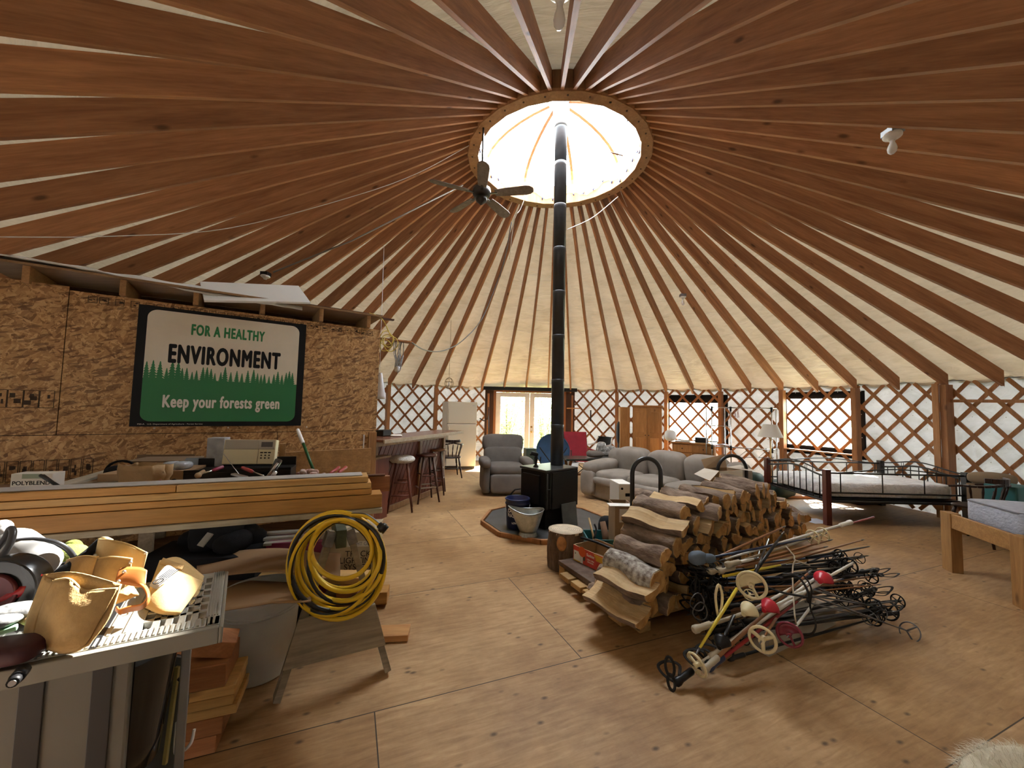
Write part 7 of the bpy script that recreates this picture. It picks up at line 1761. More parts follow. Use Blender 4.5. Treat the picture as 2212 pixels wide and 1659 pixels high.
plank(fa0 - 0.07, fb0 + 0.02, fa0 - 0.07, fb0 + 2.4, 0.14, 0.042, 0.088, M_FIRB, 'front_plank')
for k in range(4): plank(fa0 - 0.25 - k * 0.17, fb0 + 0.05, fa0 - 0.25 - k * 0.17, fb0 + 2.6, 0.14, 0.04, 0.088, M_FIRB)
for b in (fb0 + 0.22, fb0 + 1.2, fb0 + 2.1):
    mb = MB(); p, q = qp(fa0 + 0.02, b, 0.033), qp(fa0 - 0.9, b, 0.033); mb.bar(p, q, 0.10, 0.066); part('runner', mb, M_FIRB, plat, 0.004, local=False)

M_LOGW = wood('split_wood', (0.52, 0.33, 0.14), (0.76, 0.57, 0.32), 0, 1.6, 0.75, 0.15)
M_LOGE = mat('split_log_end', (0.30, 0.135, 0.035), 0.8, col2=(0.60, 0.34, 0.11), vscale=13, bump=0.5, bscale=40)
M_LOGB = mat('log_bark', (0.10, 0.062, 0.042), 0.95, col2=(0.30, 0.22, 0.165), vscale=13, bump=0.9, bscale=30, bdist=0.02, stretch=(0.5, 1, 1))
M_BIRCH = mat('log_lichen_bark', (0.13, 0.10, 0.08), 0.95, col2=(0.55, 0.52, 0.47), vscale=26, bump=0.9, bscale=36, bdist=0.02)
def section(kind, r, rnd, n=14):
    # outline around the log axis; returns points and which edges carry bark
    pts = []; bark = []
    if kind == 'round':
        for i in range(n): a = 2 * PI * i / n; q = r * (1 + rnd.uniform(-.07, .07)); pts.append((q * math.cos(a), q * math.sin(a))); bark.append(True)
    else:
        span = {'half': PI, 'quarter': PI * 0.55, 'slab': PI * 0.95, 'third': PI * 0.7}[kind]; R = {'half': r * 1.15, 'quarter': r * 1.55, 'slab': r * 1.12, 'third': r * 1.35}[kind]
        for i in range(n):
            a = -span / 2 + span * i / (n - 1); q = R * (1 + rnd.uniform(-.05, .05)); pts.append((q * math.cos(a), q * math.sin(a))); bark.append(i < n - 1)
        a0, a1 = pts[-1], pts[0]; k = 0.12 if kind == 'slab' else 0.0
        for j in (0.3, 0.55, 0.8):
            if kind in ('half', 'slab'): pts.append((lerp(a0[0], a1[0], j) + rnd.uniform(-.12, .06) * r + k * r, lerp(a0[1], a1[1], j)))
            elif j == 0.55: pts.append((rnd.uniform(-.1, .1) * r, rnd.uniform(-.1, .1) * r))
            bark.append(False) if not (kind not in ('half', 'slab') and j != 0.55) else None
        while len(bark) < len(pts): bark.append(False)
        cx = sum(p[0] for p in pts) / len(pts); cy = sum(p[1] for p in pts) / len(pts); pts = [(x - cx, y - cy) for x, y in pts]
    return pts, bark[:len(pts)]
LOGV = []
def make_variant(kind, r, L, seed, barkm):
    rnd = random.Random(seed); pts, bark = section(kind, r, rnd); n = len(pts); seg = 6
    W = MB(); B = MB(); vs = []
    tw = rnd.uniform(-0.15, 0.15)
    for s in range(seg + 1):
        x = -L / 2 + L * s / seg; a = tw * s / seg; bx = 0.012 * math.sin(s * 1.3 + seed); k = 1 + rnd.uniform(-.03, .03)
        for (y, z) in pts: vs.append(V(x + (rnd.uniform(-.006, .006) if s in (0, seg) else 0), (y * math.cos(a) - z * math.sin(a)) * k + bx, (y * math.sin(a) + z * math.cos(a)) * k))
    wf = []; bf_ = []
    for s in range(seg):
        for i in range(n):
            f = (s * n + i, s * n + (i + 1) % n, (s + 1) * n + (i + 1) % n, (s + 1) * n + i); (bf_ if bark[i] else wf).append(f)
    W.add(vs, wf, 0); W.f.append(list(reversed(range(n)))); W.m.append(1); W.s.append(False)
    W.f.append([seg * n + i for i in range(n)]); W.m.append(1); W.s.append(False)
    W.add(vs, bf_, 0)                                        # wood under the bark as well
    ctr = [sum((vs[s * n + i] for i in range(n)), V(0, 0, 0)) / n for s in range(seg + 1)]
    bv = []
    for s in range(seg + 1):
        for i in range(n): d = vs[s * n + i] - ctr[s]; bv.append(vs[s * n + i] + d.normalized() * 0.005 + (V(0.006, 0, 0) if s == 0 else V(-0.006, 0, 0) if s == seg else V(0, 0, 0)))
    B.add(bv, bf_, 0, True)
    return _mesh('split_log', W, [M_LOGW, M_LOGE]), _mesh('bark', B, barkm), kind
rr_ = 0.068; LL = 0.42; k = 0
for kind, bmat in (('half', M_LOGB), ('quarter', M_LOGB), ('third', M_LOGB), ('round', M_LOGB), ('quarter', M_BIRCH), ('half', M_LOGB), ('third', M_LOGB), ('slab', M_LOGB), ('round', M_LOGB), ('quarter', M_LOGB)):
    LOGV.append(make_variant(kind, rr_, LL, 40 + k, bmat)); k += 1
def log(var, end, axis, roll, label, scale=1.0, L=None, barkm=None, group='firewood stack'):
    # end = centre of the end facing the viewer, axis points from that end into the stack
    W, B, kind = LOGV[var] if isinstance(var, int) else var
    o = bpy.data.objects.new('split_log', W); C.objects.link(o)
    ax = Vector(axis).normalized(); l = (L or LL); ctr = Vector(end) + ax * l / 2
    M_ = frame(ctr, -ax) @ Matrix.Rotation(roll, 4, 'X') @ Matrix.Diagonal((l / LL, scale, scale, 1))
    place(o, M_)
    b = bpy.data.objects.new('bark', B); C.objects.link(b); b.parent = o
    tag(o, label, 'log', group); return o
fn = Vector((0.63, -0.777, 0)).normalized(); ft = Vector((0.777, 0.63, 0)); FP = fl(1384, 1352, 0.112)
def facep(x, y): return onplane(x, y, FP, fn)
prof = [(1360, 1295), (1368, 1255), (1395, 1205), (1425, 1165), (1450, 1128), (1480, 1100), (1545, 1072), (1600, 1062), (1650, 1055), (1688, 1082), (1716, 1108), (1740, 1130)]
PT = [((facep(x, y) - FP).dot(ft), facep(x, y).z) for x, y in prof]
def topz(t):
    for (t0, z0), (t1, z1) in zip(PT, PT[1:]):
        if t0 <= t <= t1: return lerp(z0, z1, (t - t0) / (t1 - t0))
    return -1
HB = PI / 2
NAMED = [(1556, 1036, 1652, 1060, 3, 0.4, 'bark-covered round log lying on top at the far right of the firewood', 1.15, 0.03, 0.30),
    (1520, 1050, 1600, 1072, 8, 2.2, 'greyish bark log just left of the topmost round log', 1.0, 0.03, 0.33),
    (1425, 1084, 1535, 1104, 5, HB, 'wide half log with smooth pinkish bark on top of the firewood', 1.25, 0.08, 0.28),
    (1424, 1112, 1522, 1136, 5, -0.9, 'broad pale split log under the wide pinkish bark log', 1.1, 0.06, 0.30),
    (1352, 1114, 1452, 1144, 7, -1.3, 'bright raggedly split log at the left shoulder of the firewood', 1.2, 0.10, 0.28),
    (1352, 1147, 1440, 1172, 8, 0.9, 'reddish bark round log under the ragged split log', 1.05, 0.09, 0.30),
    (1336, 1168, 1410, 1192, 5, 1.9, 'pale bark log below the reddish bark round log', 0.95, 0.10, 0.30),
    (1340, 1186, 1420, 1214, 6, 1.4, 'grey weathered split log above the lichen covered log', 0.9, 0.06, 0.32),
    (1318, 1205, 1392, 1248, make_variant('round', 0.088, LL, 99, M_BIRCH), 0.7, 'thick log covered in white lichen bark on the left slope', 0.95, 0.10, 0.32),
    (1298, 1236, 1372, 1274, 7, -1.3, 'pale split log just below the white lichen log', 1.1, 0.13, 0.32),
    (1294, 1258, 1382, 1302, 0, 2.4, 'brown log second from the bottom on the left slope', 0.95, 0.05, 0.34),
    (1276, 1279, 1362, 1332, 7, -1.2, 'bright split log at the very bottom left of the firewood', 1.15, 0.10, 0.33),
    (1692, 1090, 1738, 1116, 9, 1.2, 'pale split log at the far right end of the stack top', 1.0, 0.04, 0.30)]
rnd = random.Random(77); row = 0; z = 0.175; NL = 0
kd = {'half': 'half-round split log', 'quarter': 'quarter-split log', 'third': 'wedge-split log', 'round': 'unsplit round log', 'slab': 'thin slab-split log'}
rows = ['bottom layer', 'second layer', 'third layer', 'fourth layer', 'fifth layer', 'sixth layer', 'seventh layer', 'eighth layer']
while row < 8:
    t = 0.03 + (0.065 if row % 2 else 0); i = 0
    while t < PT[-1][0] + 0.1:
        if z <= topz(t) + 0.01 and all(((facep(q[2], q[3]) - FP).dot(ft) - t) ** 2 + (facep(q[2], q[3]).z - z) ** 2 > 0.0066 for q in NAMED):
            v = rnd.choice((0, 1, 2, 3, 5, 6, 7, 8, 9)); kind = LOGV[v][2]
            e = FP + ft * t + V(0, 0, z - FP.z) + fn * rnd.uniform(-0.03, 0.05)
            ax = -fn + ft * rnd.uniform(-0.10, 0.10) + V(0, 0, rnd.uniform(-0.04, 0.05))
            nm = ORD[i] if i < 16 else ('seventeenth', 'eighteenth', 'nineteenth', 'twentieth', 'twenty-first', 'twenty-second', 'twenty-third', 'twenty-fourth', 'twenty-fifth', 'twenty-sixth')[i - 16]
            log(v, e, ax, rnd.uniform(0, 2 * PI), '%s, %s from the left in the %s of the stack' % (kd[kind], nm, rows[row]), rnd.uniform(0.92, 1.08)); i += 1; NL += 1
        t += 0.142 + rnd.uniform(-0.006, 0.012)
    z += 0.118; row += 1
# named logs with their sides in view
def nlog(x0, y0, x1, y1, var, roll, label, sc=1.0, out=0.05, dep=0.33):
    b = facep(x1, y1) + fn * out; a = at(x0, y0, b.y + dep); return log(var, b, a - b, roll, label, sc, (a - b).length)
for q in NAMED: nlog(*q)

def plog(x0, y0, Y0, x1, y1, Y1, var, roll, label, sc): a, b = at(x0, y0, Y0), at(x1, y1, Y1); log(var, b, a - b, roll, label, sc, (a - b).length)
plog(1374, 1069, 4.15, 1425, 1082, 3.85, 3, 0.2, 'dark bark log seen through the near steel hoop', 1.05)
plog(1374, 1093, 4.1, 1428, 1104, 3.8, 2, 0.9, 'split log under the dark bark log inside the near hoop', 1.05)
# steel hoops of the log rack
def hoop(x0, x1, ytop, Y, label):
    a, b = at(x0, ytop, Y), at(x1, ytop, Y); c = (a + b) / 2; r = (b - a).length / 2; ztop = c.z; d = (fn * 0.5 + (b - a).normalized() * 0.9).normalized(); d.z = 0
    d = (b - a).normalized(); pts = [c - d * r + V(0, 0, -ztop + 0.0), c - d * r + V(0, 0, -r * 1.6)]
    pts = [V((c - d * r).x, (c - d * r).y, 0.0), V((c - d * r).x, (c - d * r).y, ztop - r * 1.05)] + [c + d * r * -math.cos(q) + V(0, 0, -r * 1.05 + r * 1.05 * math.sin(q)) for q in [PI * i / 14 for i in range(1, 14)]] + [V((c + d * r).x, (c + d * r).y, ztop - r * 1.05), V((c + d * r).x, (c + d * r).y, 0.0)]
    t = thing('log_hoop', label, 'log rack hoop', (c.x, c.y, 0), 0, 'steel log rack hoops')
    mb = MB(); mb.tube(pts, 0.021, 12); part('hoop_tube', mb, mat('hoop_black', (0.012, 0.012, 0.014), 0.3), t, local=False)
    mb = MB(); p = V((c + d * r).x - 0.02, (c + d * r).y - 0.03, 0); mb.box(p + V(0, 0, (ztop - r * 2.4) / 2), (0.06, 0.03, ztop - r * 2.4)); part('upright_sleeve', mb, M_BLACK, t, local=False)
hoop(1366, 1427, 990, 3.75, 'near black steel hoop arching over the left end of the firewood')
hoop(1550, 1612, 984, 4.95, 'far black steel hoop behind the open carton')

# ================================================================== cartons and oddments around the firewood
def carton(name, x0, x1, y0, y1, Y, depth, yaw, m, label, zb=0.0, open_=False):
    a, b, tpt = at(x0, y1, Y), at(x1, y1, Y), at((x0 + x1) / 2, y0, Y); wv = (b - a).length; zt = tpt.z
    c = (a + b) / 2 + V(-math.sin(yaw), math.cos(yaw), 0) * depth / 2
    t = thing(name, label, 'box', (c.x, c.y, zb), yaw); h_ = zt - zb; mb = MB(); th = 0.006
    mb.box((0, -depth / 2, h_ / 2), (wv, th, h_)); mb.box((0, depth / 2, h_ / 2), (wv, th, h_)); mb.box((-wv / 2, 0, h_ / 2), (th, depth, h_)); mb.box((wv / 2, 0, h_ / 2), (th, depth, h_)); mb.box((0, 0, 0.004), (wv, depth, th))
    if not open_: mb.box((0, 0, h_), (wv, depth, th))
    part('box', mb, m, t, local=True); return t, wv, depth, h_
M_CW = mat('carton_white_face', (0.72, 0.70, 0.66), 0.6)
t, wv, dp, h_ = carton('open_carton', 1546, 1612, 1016, 1042, 4.8, 0.22, 0.35, M_CARD, 'open white and brown cardboard carton with spread flaps behind the firewood', 0.0, True)
mb = MB(); mb.box((0, -dp / 2 - 0.005, h_ - 0.15), (wv - 0.004, 0.004, 0.29)); part('white_face', mb, M_CW, t)
for s in (-1, 1):
    mb = MB(); mb.add([(s * wv / 2, -dp / 2, h_), (s * wv / 2, dp / 2, h_), (s * (wv / 2 + 0.2), dp / 2 - 0.03, h_ + (0.03 if s > 0 else -0.06)), (s * (wv / 2 + 0.2), -dp / 2 - 0.05, h_ + (-0.02 if s > 0 else -0.1))], [(0, 1, 2, 3)]); part('flap', mb, mat('flap_tan', (0.50, 0.44, 0.36), 0.7), t)
mb = MB(); mb.add([(-wv / 2, dp / 2, h_), (wv / 2, dp / 2, h_), (wv / 2 + 0.02, dp / 2 + 0.05, h_ + 0.16), (-wv / 2, dp / 2 + 0.05, h_ + 0.10)], [(0, 1, 2, 3)]); part('flap', mb, M_CARD, t)
t, wv, dp, h_ = carton('white_carton', 1337, 1366, 1046, 1085, 4.55, 0.3, 0.1, M_CW, 'white carton with a dark hand hole left of the near hoop', 0.0)
mb = MB(); mb.box((0.03, -dp / 2 - 0.004, h_ - 0.12), (0.07, 0.004, 0.035)); mb.lathe([(0.014, 0), (0.014, 0.004)], 14, Matrix.Translation((-0.045, -dp / 2 - 0.003, h_ - 0.05)) @ Matrix.Rotation(PI / 2, 4, 'X')); mb.box((0.0, -dp / 2 - 0.004, h_ - 0.19), (0.13, 0.003, 0.004)); part('markings', mb, M_SB, t)
t, wv, dp, h_ = carton('brown_carton', 1329, 1368, 1092, 1135, 4.0, 0.26, 0.0, M_CARD, 'brown carton with a white label at the foot of the near hoop', 0.0, True)
mb = MB(); mb.box((0.0, -dp / 2 - 0.005, h_ - 0.1), (0.10, 0.004, 0.13)); part('label', mb, M_CW, t)
mb = MB(); mb.box((-0.02, -dp / 2, h_ + 0.006), (wv + 0.1, 0.12, 0.005)); part('flap', mb, M_CW, t)
mb = MB(); q = at(1312, 1095, 4.55); mb.pillow(V(q.x, q.y, 0.17), (0.2, 0.2, 0.34), 0, 0.7); single('black_trash_bag', mb, M_BLACKF, 'black plastic bag beside the cartons near the stove', 'bag')
mb = MB(); q = fl(1310, 1165); z0 = 0.10; c = at(1318, 1148, 4.2)
for s, (dx_, dy_, w_, d_) in enumerate(((0, -0.16, 0.52, 0.012), (0, 0.16, 0.52, 0.012), (-0.26, 0, 0.012, 0.32), (0.26, 0, 0.012, 0.32))): mb.box(V(c.x + dx_, c.y + dy_, 0.12), (w_, d_, 0.24))
mb.box(V(c.x, c.y, 0.01), (0.52, 0.32, 0.015)); single('teal_tray', mb, mat('tub_teal', (0.03, 0.15, 0.17), 0.45), 'teal plastic tub full of kindling between the stump and firewood', 'tub', bevel=0.004)
rnd = random.Random(31)
for k, lab in enumerate(('longest kindling stick leaning at the left of the teal tub', 'curl of brown bark lying in the teal tub', 'kindling piece at the back of the teal tub')):
    mb = MB(); p = V(c.x - 0.15 + k * 0.13, c.y - 0.02 + 0.05 * k, 0.03); q = p + V(-0.06 + 0.03 * k, 0.10, 0.36 - 0.05 * k); mb.tube([p, lerp(p, q, 0.5) + V(0.01, 0, 0), q], [0.03, 0.04, 0.03] if k else [0.012, 0.012, 0.009], 8); single('kindling', mb, (M_LOGW, mat('bark_curl', (0.16, 0.085, 0.045), 0.85, var=0.3), M_LOGB)[k], lab, 'kindling', 'kindling in the tub')
mb = MB(); p, q = fl(1300, 1172, 0.0), fl(1293, 1135, 0.0); a = V(p.x, p.y, 0.26); mb.tube(spline([at(1244, 1158, 3.9), at(1290, 1172, 3.7), at(1345, 1196, 3.5)], 5), 0.012, 8); mb.tube(spline([at(1283, 1163, 3.9), at(1288, 1145, 3.95), at(1284, 1132, 3.98)], 4), 0.010, 8)
single('fire_poker', mb, M_BLACK, 'black fire poker lying across the printed fruit carton', 'poker')
# printed fruit carton
sA, sB = fl(1239, 1208, ZP + 0.002), fl(1306, 1240, ZP + 0.002); se = (sB - sA).normalized(); SLn = 0.40; sAng = math.atan2(se.y, se.x); snb = Vector((-se.y, se.x, 0))
fc = sA + se * SLn / 2 + snb * 0.15
fb = thing('fruit_carton', 'open fruit carton with red and orange printing beside the stump', 'box', tuple(fc), sAng)
mb = MB(); hh = 0.135
for (x, y, w_, d_) in ((0, -0.15, SLn, 0.007), (0, 0.15, SLn, 0.007), (-SLn / 2, 0, 0.007, 0.30), (SLn / 2, 0, 0.007, 0.30)): mb.box((x, y, hh / 2), (w_, d_, hh))
mb.box((0, 0, 0.004), (SLn, 0.3, 0.006)); part('box', mb, M_CARD, fb)
M_FO = mat('print_orange', (0.62, 0.10, 0.02), 0.5); M_FR = mat('print_red', (0.50, 0.05, 0.03), 0.5); M_FY = mat('print_yellow', (0.62, 0.36, 0.03), 0.5); M_FD = mat('print_dark', (0.05, 0.05, 0.03), 0.5)
TF = Matrix.Translation((0, -0.1545, hh / 2)) @ Matrix.Rotation(PI / 2, 4, 'X')
def fpart(nm, mb, m): mb.xf(TF); part(nm, mb, m, fb)
mb = MB(); mb.box((0, 0, 0), (SLn, hh, 0.001)); fpart('print_ground', mb, M_FR)
mb = MB(); mb.box((-0.15, -0.018, 0.001), (0.085, 0.085, 0.001)); mb.box((-0.09, -0.03, 0.001), (0.03, 0.07, 0.001)); fpart('print_white', mb, M_CW)
mb = MB(); mb.box((-0.15, -0.062, 0.0012), (0.09, 0.008, 0.001)); mb.box((0.11, 0.035, 0.001), (0.14, 0.05, 0.001)); fpart('print_yellow', mb, M_FY)
mb = MB(); mb.lathe([(0.001, 0.001), (0.045, 0.001)], 24, Matrix.Translation((-0.085, 0.035, 0.0008)), cap=False); fpart('print_fruit', mb, M_FO)
mb = MB(); mb.box((-0.06, -0.01, 0.0012), (0.025, 0.05, 0.001)); mb.box((-0.17, 0.0, 0.0018), (0.01, 0.012, 0.001)); fpart('print_leaf', mb, M_FD)
mb = MB(); mb.lathe([(0.001, 0.001), (0.066, 0.001)], 32, Matrix.Translation((0.02, 0.0, 0.0018)) @ Matrix.Diagonal((1.0, 1.02, 1, 1)), cap=False); fpart('print_disc', mb, mat('print_coral', (0.58, 0.06, 0.045), 0.5))
mb = MB(); mb.text('Sunkist', 0.034, Matrix.Translation((0.02, 0.03, 0.0036)), 0.0008, 0.95, 0.0004); mb.text('CARA CARA', 0.018, Matrix.Translation((0.02, -0.008, 0.0036)), 0.0004, 0.9, 0.0004); mb.text('ORANGES', 0.018, Matrix.Translation((0.02, -0.028, 0.0036)), 0.0004, 0.9, 0.0004); fpart('lettering', mb, M_CW)

# ================================================================== heap of ski poles
M_PBLK = mat('pole_black', (0.007, 0.007, 0.008), 0.35, spec=0.3); M_PWHT = mat('pole_white', (0.74, 0.72, 0.66), 0.3); M_PBRN = wood('pole_bamboo', (0.22, 0.09, 0.035), (0.40, 0.19, 0.08), 0, 1, 0.4, 0)
M_PBLU = mat('pole_blue', (0.02, 0.035, 0.09), 0.3); M_PYEL = mat('pole_yellow', (0.66, 0.52, 0.04), 0.35); M_PRED = mat('pole_red', (0.30, 0.02, 0.025), 0.35); M_PGRY = mat('pole_grey', (0.17, 0.17, 0.18), 0.3, 0.7)
M_PTAN = mat('pole_tan', (0.42, 0.36, 0.26), 0.45); M_CRM = mat('basket_cream', (0.70, 0.60, 0.36), 0.4); M_BRED = mat('basket_red', (0.55, 0.02, 0.04), 0.35); M_BMAR = mat('basket_maroon', (0.20, 0.015, 0.035), 0.35); M_STRAP = mat('strap_leather', (0.02, 0.017, 0.015), 0.8, spec=0.2)
def basket(mb, kind, x, r):
    if kind == 'wheel':
        mb.tube([V(x, r * math.cos(a), r * math.sin(a)) for a in [2 * PI * i / 22 for i in range(22)]], r * 0.11, 6, closed=True)
        for k in range(4): a = PI / 2 * k + 0.4; mb.tube([V(x, 0, 0), V(x, r * math.cos(a), r * math.sin(a))], r * 0.085, 6)
        mb.tube([V(x - 0.02, 0, 0), V(x + 0.02, 0, 0)], r * 0.24, 8)
    elif kind == 'tri':
        mb.tube([V(x, r * math.cos(a), r * math.sin(a)) for a in [2 * PI * i / 22 for i in range(22)]], r * 0.13, 6, closed=True)
        for k in range(3): a = 2 * PI / 3 * k + 0.6; mb.tube([V(x, 0, 0), V(x, r * math.cos(a), r * math.sin(a))], r * 0.16, 6)
        mb.tube([V(x - 0.025, 0, 0), V(x + 0.025, 0, 0)], r * 0.26, 8)
    elif kind == 'ring':
        mb.tube([V(x, r * math.cos(a), r * math.sin(a)) for a in [2 * PI * i / 22 for i in range(22)]], r * 0.07, 6, closed=True)
        for k in range(3): a = 2 * PI / 3 * k; mb.tube([V(x - 0.03, 0, 0), V(x, r * math.cos(a), r * math.sin(a))], r * 0.09, 6)
    elif kind == 'cup':
        vs = lambda u, v: V(x + 0.035 - 0.06 * v, r * (0.25 + 0.75 * v) * math.cos(PI * 1.15 * u - 0.2), r * (0.25 + 0.75 * v) * math.sin(PI * 1.15 * u - 0.2)); mb.sheet(vs, 12, 4, 0.004); mb.tube([V(x - 0.02, 0, 0), V(x + 0.04, 0, 0)], r * 0.25, 8)
    elif kind == 'half':
        mb.tube([V(x, r * math.cos(a), r * math.sin(a)) for a in [2 * PI * i / 22 for i in range(22)]], r * 0.12, 6, closed=True)
        mb.sheet(lambda u, v: V(x - 0.012 * math.sin(PI * v), r * v * math.cos(PI * u + 0.5), r * v * math.sin(PI * u + 0.5)), 12, 3, 0.006); mb.tube([V(x, 0, 0), V(x, r * math.cos(-1.1), r * math.sin(-1.1))], r * 0.1, 6); mb.tube([V(x - 0.02, 0, 0), V(x + 0.02, 0, 0)], r * 0.2, 8)
npole = 0
def pole(a, b, m, label, bk=None, bm=None, grip=True, strap=False, r=0.008, br=0.055, gm=None, group='ski poles in the heap', roll=0.0, boff=0.07):
    # a = handle end, b = spike end
    global npole; npole += 1
    a = Vector(a); b = Vector(b); L = (b - a).length; t = bpy.data.objects.new('ski_pole', None); C.objects.link(t); t.empty_display_size = 0.1
    place(t, frame(a, b - a) @ Matrix.Rotation(roll, 4, 'X')); tag(t, label, 'ski pole', group)
    mb = MB(); mb.tube([V(0, 0, 0), V(L * 0.6, 0, 0), V(L - 0.06, 0, 0)], [r, r, r * 0.65], 8); part('shaft', mb, m, t)
    mb = MB(); mb.tube([V(L - 0.06, 0, 0), V(L - 0.02, 0, 0), V(L, 0, 0)], [r * 0.65, r * 0.5, 0.001], 6); part('spike', mb, M_PGRY, t)
    if grip: mb = MB(); mb.tube([V(-0.01, 0, 0), V(0.0, 0, 0), V(0.02, 0, 0), V(0.04, 0, 0), V(0.12, 0, 0), V(0.13, 0, 0)], [r * 1.2, r * 2.0, r * 2.1, r * 1.6, r * 1.7, r * 1.2], 10); part('grip', mb, gm or M_PBLK, t)
    if strap: mb = MB(); mb.tube(spline([V(0.0, 0, 0.0), V(-0.03, 0.05, 0.03), V(-0.02, 0.10, 0.05), V(0.05, 0.11, 0.03), V(0.09, 0.06, 0.015), V(0.04, 0.01, 0.01)], 5), 0.009, 6, flat=0.25); part('wrist_strap', mb, M_STRAP, t)
    if bk: mb = MB(); basket(mb, bk, L - boff, br); part('basket', mb, bm or M_PBLK, t)
    return t
P = pole
# carton under the front bundle
lcA, lcB = fl(1722, 1394), fl(1822, 1345); le = (lcB - lcA).normalized(); mb = MB(); ln = Vector((-le.y, le.x, 0)); cc = lcA + le * 0.12 + ln * 0.09
mb.box(cc + V(0, 0, 0.065), (0.86, 0.16, 0.13), math.atan2(le.y, le.x)); single('long_carton', mb, mat('carton_beige', (0.40, 0.35, 0.27), 0.7, var=0.06), 'long beige carton lying under the front bundle of ski poles', 'box', bevel=0.003)
# dark core of each bundle so that the poles rest on something: shorter poles laid crosswise
rb_ = random.Random(55)
def bundle(n, a0, a1, spread, cols, gname, lab, zlo, zhi, bks):
    for k in range(n):
        m_, nm = rb_.choice(cols); o = V(rb_.gauss(0, spread), rb_.gauss(0, spread), 0); o2 = V(rb_.gauss(0, spread), rb_.gauss(0, spread), 0); s = rb_.uniform(-0.10, 0.10)
        d = (a1 - a0).normalized(); p = a0 + o + d * s; q = a1 + o2 + d * (s + rb_.uniform(-0.1, 0.1)); p.z = max(0.03, zlo + rb_.random() * (zhi - zlo)); q.z = max(0.06, zlo + rb_.random() * (zhi - zlo))
        bk = rb_.choice(bks)
        if rb_.random() < 0.3: p, q = q, p
        P(p, q, m_, '%s ski pole lying in the %s' % (nm, lab), bk, M_PBLK, True, rb_.random() < 0.6, rb_.uniform(0.007, 0.009), rb_.uniform(0.042, 0.052), None, gname + ', ' + nm)
A0, A1 = at(1530, 1222, 2.9), at(1835, 1190, 3.38)
bundle(38, A0 + V(0, 0, 0), A1, 0.085, ((M_PBLK, 'black'), (M_PBLU, 'dark blue'), (M_PBLK, 'black'), (M_PBRN, 'brown')), 'rear bundle', 'rear bundle beside the firewood', 0.05, 0.44, ('wheel', None, 'ring', 'wheel'))
B0_, B1_ = at(1560, 1330, 2.6), at(1905, 1300, 2.95)
bundle(14, B0_, B1_, 0.07, ((M_PBLK, 'black'), (M_PGRY, 'dark metal')), 'front bundle', 'middle of the pole heap', 0.05, 0.26, ('wheel', 'ring', 'ring'))
# single poles that show
P(at(1838, 1128, 3.25), at(1552, 1212, 2.85), M_PWHT, 'long white ski pole lying on top of the rear bundle', None, None, True, False, 0.010, 0.05, M_PWHT)
P(at(1888, 1117, 3.5), at(1745, 1156, 3.2), M_PRED, 'thin dark red rod sticking out to the right behind the white pole', None, None, False, False, 0.007)
P(at(1523, 1216, 2.80), at(1698, 1136, 3.35), M_PBRN, 'brown wooden pole slanting up over the rear bundle toward the bed', None, None, False, False, 0.010)
P(at(1498, 1212, 2.78), at(1770, 1158, 3.1), M_PBLU, 'dark blue ski pole with a cream wheel basket and a blue cloth on its grip', 'wheel', M_CRM, True, False, 0.0085, 0.052)
P(at(1530, 1235, 2.78), at(1790, 1150, 3.15), M_PTAN, 'tan pole with a second cream wheel basket in the rear bundle', 'wheel', M_CRM, True, True, 0.009, 0.05, M_PTAN)
P(at(1535, 1236, 2.74), at(1800, 1165, 3.1), M_PBRN, 'upper brown bamboo pole across the front of the rear bundle', None, None, True, True, 0.009, 0.05, M_PTAN)
P(at(1555, 1234, 2.72), at(1790, 1180, 3.05), M_PBRN, 'lower brown bamboo pole across the front of the rear bundle', None, None, True, True, 0.009, 0.05, M_PTAN)
P(at(1570, 1220, 2.72), at(1640, 1205, 2.85), M_PWHT, 'short pale pole piece between the brown bamboo poles', None, None, True, False, 0.011, 0.05, M_PTAN)
P(at(1562, 1245, 2.70), at(1700, 1218, 2.86), M_PYEL, 'yellow ski pole half buried in the rear bundle', None, None, False, False, 0.009)
P(at(1628, 1240, 2.62), at(1694, 1148, 3.0), M_PBLK, 'black pole standing slanted across the rear bundle', None, None, False, False, 0.010)
P(at(1742, 1205, 3.0), at(1880, 1180, 3.5), M_PBLK, 'uppermost black pole end poking out at the right of the rear bundle', None, None, False, False, 0.008)
P(at(1745, 1215, 2.95), at(1878, 1200, 3.4), M_PBLK, 'lower black pole end poking out at the right of the rear bundle', None, None, False, False, 0.008)
P(at(1600, 1240, 2.75), at(1868, 1165, 3.4), M_PBRN, 'brown pole with a bent end poking out right of the rear bundle', None, None, False, False, 0.008)
P(at(1460, 1475, 2.28), at(1778, 1236, 2.72), M_PWHT, 'long white ski pole in front with a black grip on the floor', None, None, True, True, 0.0115, 0.05, M_PBLK)
P(at(1790, 1243, 2.72), at(1500, 1440, 2.30), M_PWHT, 'second white ski pole in front with a cream wheel basket at its low end', 'tri', M_CRM, True, False, 0.0105, 0.062, M_PWHT, boff=0.02)
P(at(1612, 1240, 2.62), at(1500, 1418, 2.32), M_PYEL, 'bright yellow ski pole at the left of the front bundle', None, None, True, False, 0.0105, 0.05, M_PBLK)
P(at(1520, 1448, 2.28), at(1755, 1230, 2.75), M_PBRN, 'long brown bamboo pole beneath the white pole in front', None, None, True, True, 0.0105, 0.05, M_PTAN)
P(at(1530, 1445, 2.30), at(1735, 1290, 2.62), M_PRED, 'dark red ski pole between the white and brown poles in front', None, None, True, True, 0.010, 0.05, M_PBLU)
P(at(1535, 1420, 2.34), at(1700, 1290, 2.62), M_PTAN, 'tan pole with a thick handle under the red front pole', None, None, True, False, 0.010, 0.05, M_PTAN)
